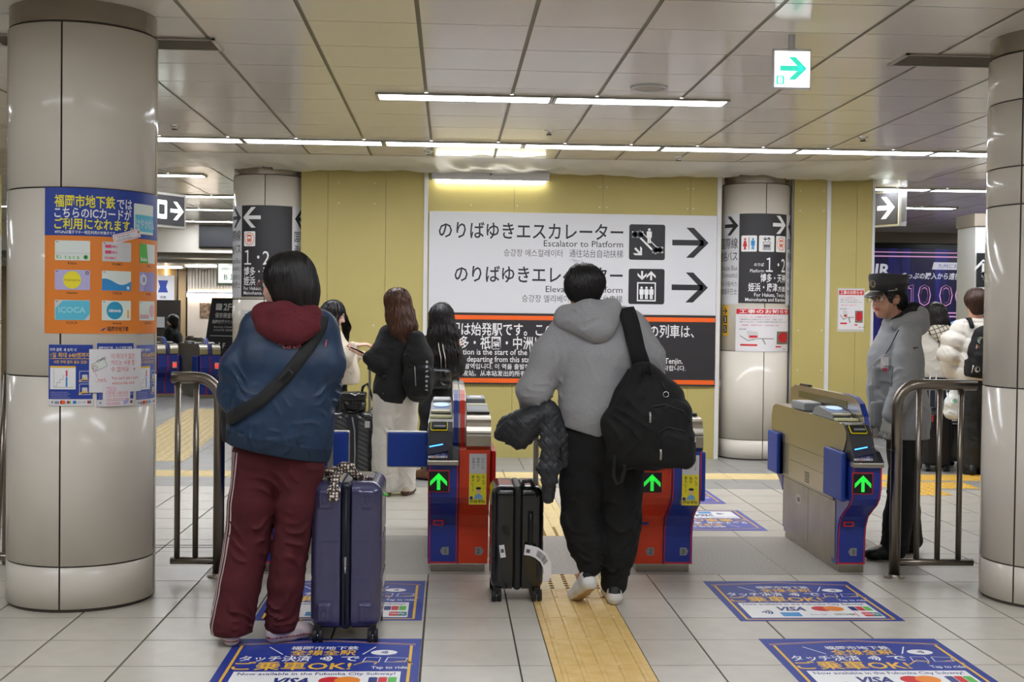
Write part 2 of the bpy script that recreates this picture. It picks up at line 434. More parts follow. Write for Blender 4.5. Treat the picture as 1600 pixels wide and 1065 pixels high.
# hoarding across the end of the concourse
def hoarding():
    w = structure('wall_hoarding', MB().box(-1.47, 12.42, 0, 2.71, 12.50, 2.85, K['strip']).box(3.44, 12.42, 0, 3.80, 12.5, 2.85, K['strip']))
    xs = [-1.47, -1.208, -0.639, -0.25, 0.629, 1.514, 2.391, 2.71]
    segs = [(a, b) for a, b in zip(xs[:-1], xs[1:])]+[(3.44, 3.78)]
    for a, b in segs: MB().box(a+.0015, 12.38, 0.0, b-.0015, 12.42, 2.85, K['hoard']).build('hoarding_board', w)
    for x0, x1 in ((-0.262, -0.222), (2.66, 2.70), (3.77, 3.81)):
        MB().box(x0, 12.366, 0.0, x1, 12.38, 2.84, K['strip']).build('cover_strip', w)
    for a, b in ((3.812, 4.08), (4.08, 4.235)): MB().box(a+.0015, 12.38, 0.0, b-.0015, 12.42, 2.85, K['hoard']).build('hoarding_board', w)
    MB().box(4.235, 12.37, 0, 4.262, 12.44, 2.85, K['strip']).build('cover_strip', w)
    MB().box(4.20, 12.44, 0, 4.25, 19.5, 2.85, K['hoard']).build('hoarding_board', w)
    MB().box(-1.9, 12.95, 0, -1.85, 19.5, 2.85, K['hoard']).build('hoarding_board', w)
    sc = MB()
    for x in (-1.1, -0.75, 0.2, 0.66, 1.48, 1.55, 2.36, 2.42, 3.5, 3.74):
        for z in (0.3, 0.9, 1.3, 2.5, 2.7): sc.box(x-.006, 12.377, z-.006, x+.006, 12.381, z+.006, K['strip'])
    sc.build('screw', w)
hoarding()
# plastic sheet taped along the hoarding top
def plastic_sheet():
    nx, ny = 150, 12; vs = []; fs = []
    for j in range(ny+1):
        v = j/ny
        for i in range(nx+1):
            u = i/nx; x = -3.2+7.9*u; y0 = 11.45-0.55*max(0, (x-2.6)/2.0); y = y0+(12.33-y0)*v
            s = 0.018*math.sin(9*u*PI+v*2)+0.014*math.sin(23*u*PI+5*v)+0.010*math.sin(57*u*PI-7*v)
            z = CEIL-0.006-(0.035+s)*math.sin(PI*min(1, v*1.0))**0.8-(0.05+0.5*s)*max(0, v-0.75)*4*0.9
            if (x+1.81)**2+(y-12.6)**2 < 0.46**2 or (x-3.09)**2+(y-12.6)**2 < 0.46**2: z -= 0.0
            vs.append((x, y, min(z, CEIL-0.003)))
    for j in range(ny):
        for i in range(nx):
            a = j*(nx+1)+i; p = vs[a]
            if any((p[0]-cx)**2+(p[1]-12.6)**2 < 0.42**2 for cx in (-1.805, 3.09)): continue
            fs.append([a, a+1, a+nx+2, a+nx+1])
    tag(MB().add(vs, fs, K['sheet'], True).build('plastic_sheet'), 'crumpled translucent plastic sheet taped along the ceiling above the hoarding', 'plastic sheet')
plastic_sheet()
# ------------------------------------------------------------------ columns
def column(x, y, label, seam, joints, R=0.35, collar=2.755):
    t = thing('column', label, 'column', (x, y, 0), 0, None)
    MB().lathe([(R-0.012, 0), (R-0.012, CEIL+0.03)], K['joint'], n=48).build('column_core', t)
    zs = [0.012]+joints+[collar]
    for z0, z1 in zip(zs[:-1], zs[1:]):
        for q in range(4):
            a = rad(seam+90*q); g = 0.004/R
            mb = MB().lathe([(R-0.008, z0+.003), (R, z0+.005), (R, z1-.005), (R-0.008, z1-.003)], K['column'], n=22, a0=a+g, a1=a+PI/2-g)
            mb.build('cladding_panel', t)
    MB().lathe([(R-0.006, collar+0.006), (R-0.006, CEIL)], mat('collar_metal', '#a39a8b', 0.2, metal=0.7), n=48).build('collar', t)
    return t
CL, CR, CBL, CBR = (-1.804, 6.25), (3.108, 6.25), (-1.811, 12.6), (3.098, 12.6)
colL = column(*CL, 'wide beige enamel column with the orange card poster', -0.3, [0.215, 1.106, 1.986])
colR = column(*CR, 'bare beige enamel column at the end of the staff side railing', -56, [0.20, 1.085, 2.0, 2.19, 2.52])
colBL = column(*CBL, 'beige column with left pointing platform sign behind the navy jacket', 1.5, [0.2, 1.086, 1.54])
colBR = column(*CBR, 'beige column in the hoarding with restroom and elevator signs', 4.2, [0.2, 1.086])
# ------------------------------------------------------------------ ceiling lights
def bar_light(x0, x1, y0, y1, label, group=None, z=CEIL):
    t = thing('ceiling_light', label, 'ceiling light', ((x0+x1)/2, (y0+y1)/2, z), 0, group); w, d = (x1-x0)/2, (y1-y0)/2
    f = MB(); e = 0.012
    f.box(-w, -d, -0.014, w, -d+e, 0.0, K['alu']).box(-w, d-e, -0.014, w, d, 0, K['alu']).box(-w, -d+e, -0.014, -w+e*1.6, d-e, 0, K['alu']).box(w-e*1.6, -d+e, -0.014, w, d-e, 0, K['alu'])
    f.build('frame', t)
    MB().box(-w+e*1.6, -d+e, -0.010, w-e*1.6, d-e, -0.002, K['lit']).build('diffuser', t)
    return t
bar_light(-0.50, 0.665, 8.20, 8.42, 'shorter row bar light, left of the pair over the gates')
bar_light(0.675, 1.84, 8.20, 8.42, 'shorter row bar light, right of the pair over the gates')
nm = ['first', 'second', 'third', 'fourth', 'fifth', 'sixth']
for k, x in enumerate((-2.915, -1.74, -0.565, 0.61, 1.785, 2.96)):
    bar_light(x, x+1.168, 10.47, 10.72, f'{nm[k]} bar from the left in the long light row before the hoarding')
bar_light(4.135, 5.3, 10.47, 10.72, 'bar at the right end of the long light row, by the bare column')
for x, y, l in ((-3.85, 13.3, 'nearest bar light behind the left column, over the hanging sign'), (-3.55, 15.7, 'bar light beyond the hanging sign, second from the camera'), (-3.9, 17.75, 'bar light before the black board on the left, third away'), (-4.3, 20.1, 'short looking bar light just before the black board')):
    bar_light(x, x+1.25, y, y+0.22, l)
for x, y, l in ((4.1, 13.45, 'bar light behind the angled bus sign'), (5.3, 13.45, 'bar light right of the angled bus sign'), (5.3, 15.65, 'smaller bar light beyond the bus sign'), (8.3, 18.7, 'far bar light over the blue advertisement')):
    bar_light(x, x+1.17, y, y+0.22, l)
# rows behind the camera, inferred from reflections; pieces added to brighten near surfaces
for y in (-0.9, 1.5, 3.9):
    for x in ((-4.1, -0.575, 2.95) if y < 3 else (-4.1, -2.925, -0.575, 0.6, 2.95, 4.125)): bar_light(x, x+1.17, y, y+0.22, 'unseen bar light in the rows behind the camera', 'unseen bar lights behind the camera')
bar_light(-5.6, -4.43, 8.2, 8.42, 'added unseen bar light over the left concourse behind the column', 'added bar lights over the side aisles')  # unseen bars from here on, added to brighten the aisles and far shop
for k, (x, y) in enumerate(((-6.5, 13.3), (-8.0, 10.5), (-6.6, 17.7), (-7.6, 22.6), (-4.9, 23.3), (-6.3, 24.2), (-4.2, 24.2), (7.6, 13.45), (9.0, 17.2), (6.6, 10.5))):
    bar_light(x, x+1.17, y, y+0.22, ('added unseen bar light over the left concourse behind the column' if x < 0 else 'added unseen bar light over the right concourse behind the column'), 'added bar lights over the side aisles', CEIL if y < 21 else 2.25)
bar_light(6.2, 7.37, 8.2, 8.42, 'added unseen bar light over the right concourse behind the column', 'added bar lights over the side aisles')
# wall light on the hoarding
wl = thing('wall_light', 'white tube light fitting on the hoarding above the escalator sign', 'wall light', (0.39, 12.38, 2.74))
MB().box(-0.58, -0.10, 0.0, 0.58, 0, 0.085, K['white'], 0.008).build('housing', wl)
MB().tube([(-0.54, -0.055, -0.012), (0.54, -0.055, -0.012)], 0.018, mat('tube_glow', '#fffef5', 0.5, emit=12.0), 12).build('tube', wl)
MB().tube([(0.0, -0.101, 0.055), (0.0, -0.104, 0.055)], 0.012, K['mgrey'], 10).build('sensor', wl)
# ceiling fittings
def vent(x0, x1, y0, y1, label):
    t = thing('air_vent', label, 'air vent', ((x0+x1)/2, (y0+y1)/2, CEIL)); w, d = (x1-x0)/2, (y1-y0)/2
    MB().box(-w, -d, -0.012, w, -d+.012, 0, K['alu']).box(-w, d-.012, -0.012, w, d, 0, K['alu']).box(-w, -d, -0.012, -w+.02, d, 0, K['alu']).box(w-.02, -d, -0.012, w, d, 0, K['alu']).build('frame', t)
    MB().box(-w+.02, -d+.012, -0.004, w-.02, d-.012, -0.001, K['ceilbk']).build('backing', t)
    for k in range(9):
        y = -d+0.03+(2*d-0.06)*k/8; MB().box(-w+.02, y-.004, -0.011, w-.02, y+.004, -0.003, mat('vent_slat', '#857d72', 0.5, metal=0.3)).build('slat', t)
vent(-2.45, -1.255, 6.69, 6.96, 'grey slatted air vent in the ceiling beside the poster column')
vent(2.45, 3.65, 6.66, 6.95, 'dark slatted air vent in the ceiling by the bare column')
spk = thing('ceiling_speaker', 'round ceiling speaker with a white rim above the escalator sign', 'speaker', (1.235, 7.82, CEIL))
MB().lathe([(0.118, 0), (0.118, -0.01), (0.10, -0.012), (0.098, -0.004)], K['white'], n=40).build('rim', spk)
MB().lathe([(0.099, -0.005), (0.0, -0.008)], mat('speaker_grille', '#bdb6aa', 0.5, bump=0.6, bscale=400), n=40).build('grille', spk)
def sprinkler(x, y, label):
    t = thing('sprinkler', label, 'sprinkler', (x, y, CEIL))
    MB().lathe([(0.04, 0), (0.036, -0.008), (0.014, -0.009), (0.014, -0.03)], K['chrome'], n=20).build('flange', t)
    MB().lathe([(0.0, -0.034), (0.022, -0.035), (0.022, -0.030), (0.0, -0.029)], K['joint'], n=16).build('deflector', t)
sprinkler(0.76, 9.75, 'sprinkler head in the ceiling before the middle of the long light row')
sprinkler(-0.2, 11.1, 'sprinkler head close to the plastic sheet, near the wall light')
sprinkler(-2.15, 9.85, 'sprinkler head beside the poster column near the long light row')
sprinkler(3.25, 9.75, 'sprinkler head on the right, beyond the exit sign')
sprinkler(2.05, 11.2, 'small black fitting by the plastic sheet above the sign')
# ------------------------------------------------------------------ pictograms
def waves(c, x, y, h, m, L=2, n=4, flip=1, w=None):
    w = w or h*0.11
    for k in range(n):
        r = h*(0.22+0.16*k); c.ring(x-flip*h*0.15, y, r, w, m, L, -42 if flip > 0 else 138, 42 if flip > 0 else 222, 10)
def man_icon(c, x, y, h, m, L=3, dress=False):
    c.disc(x, y+h*0.90, h*0.095, m, L, 14)
    if dress: c.poly([(x-h*.2, y+h*.28), (x+h*.2, y+h*.28), (x+h*.08, y+h*.78), (x-h*.08, y+h*.78)], m, L); c.rect(x-h*.09, y, x+h*.09, y+h*.28, m, L)
    else: c.rr(x-h*.17, y+h*.36, x+h*.17, y+h*.79, h*.05, m, L); c.rect(x-h*.11, y, x-h*.01, y+h*.4, m, L); c.rect(x+h*.01, y, x+h*.11, y+h*.4, m, L)
def lift_icon(c, x, y, s, fg, bg, L=2):
    """elevator pictogram in a square of side s centred on x, y"""
    c.arrow(x-s*.13, y+s*.31, s*.26, fg, -90, L+1, s*.055); c.arrow(x+s*.13, y+s*.31, s*.26, fg, 90, L+1, s*.055)
    c.rect(x-s*.27, y-s*.42, x+s*.27, y+s*.12, fg, L+1); c.rect(x-s*.235, y-s*.385, x+s*.235, y+s*.085, bg, L+2)
    for k in (-1, 0, 1): man_icon(c, x+k*s*.14, y-s*.36, s*.36, fg, L+3)
def train_icon(c, x, y, s, m, L=2):
    c.ring(x, y, s*.42, s*.04, m, L, sy=1.1); c.rr(x-s*.19, y-s*.2, x+s*.19, y+s*.28, s*.06, m, L); c.rr(x-s*.14, y, x+s*.14, y+s*.17, s*.02, K['wprint'], L+1)
    c.disc(x-s*.1, y-s*.1, s*.03, K['wprint'], L+1, 10); c.disc(x+s*.1, y-s*.1, s*.03, K['wprint'], L+1, 10)
    c.line([(x-s*.08, y-s*.2), (x-s*.14, y-s*.32)], s*.04, m, L); c.line([(x+s*.08, y-s*.2), (x+s*.14, y-s*.32)], s*.04, m, L)
def card_marks(c, x0, y, w, L=3, h=None):
    """the row of payment marks: waves, VISA, two discs, JCB, blue box, grey, orange, red-green"""
    h = h or w*0.05; st = w/7
    waves(c, x0+st*.4, y+h/2, h*1.3, K['ink'], L, 3)
    c.text('VISA', x0+st*.85, y, h*.8, K['navy'], L, 'l', 0.03, width=st*.85, shear=0.2)
    c.disc(x0+st*2.15, y+h/2, h*.62, K['red'], L, 18); c.disc(x0+st*2.45, y+h/2, h*.62, K['orange'], L+1, 18)
    for k, m in enumerate((K['navy'], K['red'], K['green'])): c.rr(x0+st*(3.0+.2*k), y, x0+st*(3.18+.2*k), y+h, h*.2, m, L)
    c.rect(x0+st*3.95, y, x0+st*4.5, y+h, K['sky'], L); c.text('Diners Club', x0+st*4.75, y+h*.2, h*.5, K['ink'], L, width=st*.5)
    c.text('DISCOVER', x0+st*5.45, y+h*.2, h*.5, K['ink'], L, width=st*.6); c.rr(x0+st*6.25, y, x0+st*6.6, y+h, h*.2, K['red'], L); c.rr(x0+st*6.55, y, x0+st*6.9, y+h, h*.2, mat('teal_print', '#127b80', 0.5), L)
# ------------------------------------------------------------------ large direction signs on the hoarding
def big_signs():
    X0 = -0.21; w = 2.865
    t = thing('direction_sign', 'large white sign to the platform escalator and elevator with black arrows', 'sign', (1.22, 12.365, 1.437))
    adopt(MB().box(X0, 12.352, 1.437, X0+w, 12.38, 2.432, K['white'], 0.003).build('panel'), t)
    c = Canvas(plane_map((X0, 12.352, 1.437)), t); B = K['black']
    c.text('のりばゆきエスカレーター', 1.925, .735, .155, B, 1, 'r', 0.012, 1.83); c.flush('lettering')
    c.text('Escalator to Platform', 1.925, .665, .062, B, 1, 'r', 0.0, .79); c.flush('lettering')
    c.text('승강장 에스컬레이터', 1.32, .562, .07, K['ink'], 1, 'r', 0.0, .58); c.flush('lettering'); c.text('通往站台自动扶梯', 1.925, .562, .075, K['ink'], 1, 'r', 0.0, .535); c.flush('lettering')
    c.text('のりばゆきエレベーター', 1.925, .305, .155, B, 1, 'r', 0.012, 1.67); c.flush('lettering')
    c.text('Elevator to Platform', 1.925, .213, .062, B, 1, 'r', 0.0, .765); c.flush('lettering')
    c.text('승강장 엘리베이터', 1.455, .112, .07, K['ink'], 1, 'r', 0.0, .53); c.flush('lettering'); c.text('通往站台电梯', 1.925, .112, .075, K['ink'], 1, 'r', 0.0, .40)
    c.flush('lettering')
    c.arrow(2.60, .722, .365, B, 0, 1, .056, .41); c.flush('arrow_print'); c.arrow(2.60, .277, .365, B, 0, 1, .056, .41); c.flush('arrow_print')
    Wt = K['wprint']
    for y0 in (.545, .105): c.rr(1.985, y0, 2.345, y0+.352, .022, B, 1)
    lift_icon(c, 2.165, .281, .35, Wt, B, 1)
    cx, cy = 2.165, .721                                             # escalator pictogram
    c.line([(cx-.12, cy+.075), (cx-.07, cy+.075), (cx+.085, cy-.075), (cx+.13, cy-.075)], .062, Wt, 2); c.disc(cx-.12, cy+.075, .031, Wt, 2); c.disc(cx+.13, cy-.075, .031, Wt, 2)
    c.line([(cx-.118, cy+.075), (cx-.062, cy+.075), (cx+.093, cy-.075), (cx+.128, cy-.075)], .036, B, 3); c.disc(cx-.118, cy+.075, .018, B, 3); c.disc(cx+.128, cy-.075, .018, B, 3)
    man_icon(c, cx+.02, cy-.01, .15, Wt, 4); c.arrow(cx-.085, cy-.095, .10, Wt, -45, 2, .02); c.flush('pictogram')
    t = thing('direction_sign', 'black information sign with orange bands saying trains start here', 'sign', (1.22, 12.365, .73))
    adopt(MB().box(X0, 12.354, .73, X0+w, 12.38, 1.434, K['dark'], 0.003).build('panel'), t)
    c = Canvas(plane_map((X0, 12.354, .73)), t)
    c.rect(0.002, .640, w-.002, .683, K['orange'], 1); c.flush('colour_band'); c.rect(.002, .016, w-.002, .060, K['orange'], 1); c.flush('colour_band')
    c.text('当駅は始発駅です。この駅から発車する全ての列車は、', .12, .485, .118, Wt, 1, 'l', 0.012, 2.53); c.flush('lettering')
    c.text('博多・祇園・中洲川端・天神に停車します。', .20, .352, .118, Wt, 1, 'l', 0.012, 2.05); c.flush('lettering')
    c.text('This station is the start of the line.', .12, .293, .056, Wt, 1, 'l', 0.008, 1.0); c.flush('lettering')
    c.text('All trains departing from this station stop at Hakata, Gion, Nakasu-Kawabata and Tenjin.', .12, .222, .056, Wt, 1, 'l', 0.008, 2.42); c.flush('lettering')
    c.text('이 역은 출발역입니다. 이 역을 출발하는 모든 열차는 하카타, 기온, 나카스카와바타, 텐진에 정차합니다.', .12, .152, .05, Wt, 1, 'l', 0.01, 2.45); c.flush('lettering')
    c.text('本站是始发站。从本站发出的所有列车均停靠博多、祇园、中洲川端、天神。', .12, .082, .052, Wt, 1, 'l', 0.008, 1.9); c.flush('lettering')
big_signs()
# ------------------------------------------------------------------ wrapped signs on the two far columns
def curved_panel(name, col, R, u0, u1, z0, z1, m, t=0.004, parent=None):
    mb = MB(); n = max(4, int((u1-u0)/0.02)); vs = []; R0 = R
    for k in range(n+1):
        a = (u0+(u1-u0)*k/n)/0.366
        for r in (R0-t*0.4, R0+t*0.6):
            for z in (z0, z1): vs.append((col[0]+r*math.sin(a), col[1]-r*math.cos(a), z))
    fs = []
    for k in range(n):
        a, b = 4*k, 4*k+4
        fs += [(a+2, b+2, b+3, a+3), (a+1, a+3, b+3, b+1), (a, b, b+2, a+2), (a, a+1, b+1, b)]
    fs += [(0, 2, 3, 1), (4*n, 4*n+1, 4*n+3, 4*n+2)]
    mb.add(vs, fs, m, False); o = mb.build(name)
    return adopt(o, parent) if parent else o
def wrap_sign(col, left):
    R = 0.352; side = 'left' if left else 'right'
    t = thing('platform_sign', f'charcoal sign wrapped on the column with a white {side} arrow to platforms 1 and 2', 'sign', (col[0], col[1]-R, 1.566))
    curved_panel('panel', col, R, -.249, .30, 1.566, 2.454, K['dark'], .006, t); Wt = K['wprint']
    c = Canvas(cyl_map(col[0], col[1], R+.004, 0, 1.566), t, True)
    if left:
        c.arrow(-.13, .77, .2, Wt, 180, 1, .036); c.rr(-.215, .49, -.085, .635, .01, Wt, 1); train_icon(c, -.15, .563, .135, K['orange'], 2)
        c.text('１･2', -.21, .30, .165, Wt, 1, 'l', 0.0, .27); c.text('のりば', .085, .36, .032, Wt, 1, 'l', 0.01); c.text('Platform', .085, .315, .028, Wt, 1, 'l')
        c.text('博多・天神', -.215, .205, .08, Wt, 1, 'l', 0.015, .34); c.text('姪浜・唐津', -.215, .112, .08, Wt, 1, 'l', 0.015, .34); c.text('方面', .145, .112, .05, Wt, 1, 'l', 0.01)
        c.text('For Hakata, Tenjin,', -.215, .065, .034, Wt, 1, 'l', 0.004, .33); c.text('Meinohama and Karatsu', -.215, .02, .034, Wt, 1, 'l', 0.004, .42)
    else:
        c.arrow(.19, .78, .18, Wt, 0, 1, .036)
        for x0, x1 in ((-.225, -.065), (-.045, .12), (.14, .28)): c.rr(x0, .51, x1, .67, .012, Wt, 1)
        man_icon(c, -.185, .53, .115, K['red'], 2, True); man_icon(c, -.105, .53, .115, K['sky'], 2); c.rect(-.148, .53, -.142, .65, K['black'], 2)
        lift_icon(c, .037, .59, .15, K['black'], Wt, 1); train_icon(c, .21, .59, .14, K['orange'], 2)
        c.text('１･2', .28, .30, .165, Wt, 1, 'r', 0.0, .25); c.text('のりば', .01, .365, .032, Wt, 1, 'r', 0.012, .1); c.text('Platform', .01, .305, .032, Wt, 1, 'r', 0.004, .14)
        c.text('博多・天神', .285, .21, .078, Wt, 1, 'r', 0.015, .31); c.text('姪浜・唐津', .165, .118, .078, Wt, 1, 'r', 0.015, .31); c.text('方面', .285, .118, .05, Wt, 1, 'r', 0.01)
        c.text('For Hakata, Tenjin,', .285, .065, .036, Wt, 1, 'r', 0.004, .37); c.text('Meinohama and Karatsu', .285, .018, .036, Wt, 1, 'r', 0.004, .46)
    c.flush('lettering')
    for u0, u1, s in ((-.60, -.251, 0), (.302, .62, 1)):
        lab = {(1, 0): 'white bus sign strip round the left edge of the left sign column', (1, 1): 'white bus sign strip with left arrow beside the left column platform sign', (0, 0): 'white bus sign strip with a right arrow beside the restroom pictograms', (0, 1): 'white bus sign strip curving behind the column of the restroom pictograms'}[(left, s)]
        p = thing('bus_sign', lab, 'sign', (col[0]+R*math.sin((u0+u1)/2/R), col[1]-R*math.cos((u0+u1)/2/R), 1.566))
        curved_panel('panel', col, R, u0, u1, 1.556, 2.454, K['white'], .005, p)
        c = Canvas(cyl_map(col[0], col[1], R+.0035, 0, 1.566), p, True); B = K['black']
        if s == 0:
            e = -.275; c.arrow(e-.08, .77, .19, B, 0, 1, .036); al = 'r'; tx = e+.01
        else:
            e = .33; c.arrow(e+.1, .77, .19, B, 180, 1, .036); al = 'l'; tx = e
        c.text('国際線', tx, .545, .1, B, 1, al, 0.004, .25); c.text('連絡バス', tx, .42, .09, B, 1, al, 0.004, .28)
        c.text('Shuttle Bus', tx, .325, .05, K['ink'], 1, al, 0, .24); c.text('(Domestic)', tx, .255, .05, K['ink'], 1, al, 0, .23)
        c.text('무료 셔틀버스', tx, .165, .05, K['ink'], 1, al, 0, .26); c.text('免费循环巴士', tx, .085, .055, K['ink'], 1, al, 0, .27); c.flush('lettering')
wrap_sign(CBL, 1); wrap_sign(CBR, 0)
def lower_column_signs():
    R = 0.352
    t = thing('elevator_sign', 'white plate with a charcoal elevator arrow sign low on the left sign column', 'sign', (CBL[0], CBL[1]-R, .95))
    curved_panel('panel', CBL, R, -.235, .32, .95, 1.435, K['white'], .006, t); c = Canvas(cyl_map(CBL[0], CBL[1], R+.004, 0, .95), t, True)
    c.rr(-.2, .05, .27, .45, .015, K['dark'], 1); c.flush('print'); c.arrow(-.11, .375, .11, K['wprint'], -90, 2, .02); c.arrow(-.03, .375, .11, K['wprint'], 90, 2, .02); c.rr(-.15, .1, .01, .29, .01, K['wprint'], 2); c.flush('print')
    t = thing('works_notice', 'white notice sheet with red heading and machine photo on the right sign column', 'notice', (CBR[0], CBR[1]-R, 1.085))
    notice(Canvas(cyl_map(CBR[0], CBR[1], R+.003, 0, 1.085), t, True), -.275, .40, .43, lambda: curved_panel('sheet', CBR, R, -.275, .40, 1.085, 1.515, K['paper'], .003, t))
    t = thing('number_strip', 'narrow yellow strip with an arrow and numbers 3 and 5 beside the works notice', 'sign', (CBR[0]-.33, CBR[1]-.16, 1.24))
    curved_panel('panel', CBR, R, -.465, -.375, 1.235, 1.54, K['gold'], .004, t); c = Canvas(cyl_map(CBR[0], CBR[1], R+.003, 0, 1.235), t, True)
    c.arrow(-.42, .25, .07, K['black'], 0, 1, .012)
    for y, d in ((.125, '3'), (.03, '5')): c.rect(-.45, y, -.39, y+.08, K['black'], 1); c.text(d, -.42, y+.012, .055, K['wprint'], 2, 'c', .01)
    c.flush('print')
    t = thing('works_notice', 'smaller white works notice on the yellow hoarding behind the capped staff member', 'notice', (4.035, 12.378, 1.305))
    adopt(MB().box(3.895, 12.374, 1.29, 4.17, 12.38, 1.73, K['sheet']).build('plastic_sleeve'), t)
    notice(Canvas(plane_map((3.905, 12.372, 1.315)), t), 0, .258, .40, lambda: adopt(MB().box(3.905, 12.372, 1.315, 4.163, 12.374, 1.715, K['paper']).build('sheet'), t))
def notice(c, u0, u1, h, base):
    base(); w = u1-u0
    c.rect(u0+w*.01, h*.865, u1-w*.01, h*.985, K['red'], 1); c.text('工事のお知らせ', u0+w*.06, h*.885, h*.085, K['wprint'], 2, 'l', .03, w*.88)
    c.text('エスカレーターの更新工事を行います。', u0+w*.06, h*.78, h*.035, K['pink'], 1, width=w*.6); c.text('工事期間中はご不便をおかけしますが、ご理解とご協力を', u0+w*.06, h*.725, h*.03, K['ink'], 1, width=w*.72)
    c.text('お願いいたします。ご利用のお客様は係員の案内に従ってください。', u0+w*.06, h*.67, h*.03, K['ink'], 1, width=w*.86); c.text('工事期間　令和6年12月 ～ 令和7年3月（予定）', u0+w*.08, h*.59, h*.034, K['pink'], 1, width=w*.62)
    c.text('設置位置図', u0+w*.06, h*.5, h*.03, K['ink'], 1)
    g = K['mgrey']; c.line([(u0+w*.08, h*.36), (u0+w*.2, h*.25), (u0+w*.36, h*.3), (u0+w*.6, h*.3)], h*.02, g, 1); c.poly([(u0+w*.2, h*.3), (u0+w*.36, h*.27), (u0+w*.34, h*.46), (u0+w*.18, h*.48)], K['lgrey'], 1)
    c.rect(u0+w*.22, h*.32, u0+w*.34, h*.37, K['red'], 2); c.line([(u0+w*.42, h*.29), (u0+w*.46, h*.18)], h*.03, g, 1); c.rect(u0+w*.08, h*.13, u0+w*.34, h*.17, K['red'], 1)
    c.rect(u0+w*.66, h*.17, u0+w*.97, h*.47, mat('photo_grey', '#7d7468', 0.5), 1); c.disc(u0+w*.82, h*.33, w*.13, mat('photo_red', '#c41d26', 0.5), 2, 14, h*.125); c.rect(u0+w*.64, h*.1, u0+w*.76, h*.13, K['red'], 1)
    c.text('福岡市交通局', u0+w*.8, h*.04, h*.025, K['ink'], 1); c.flush('print')
lower_column_signs()
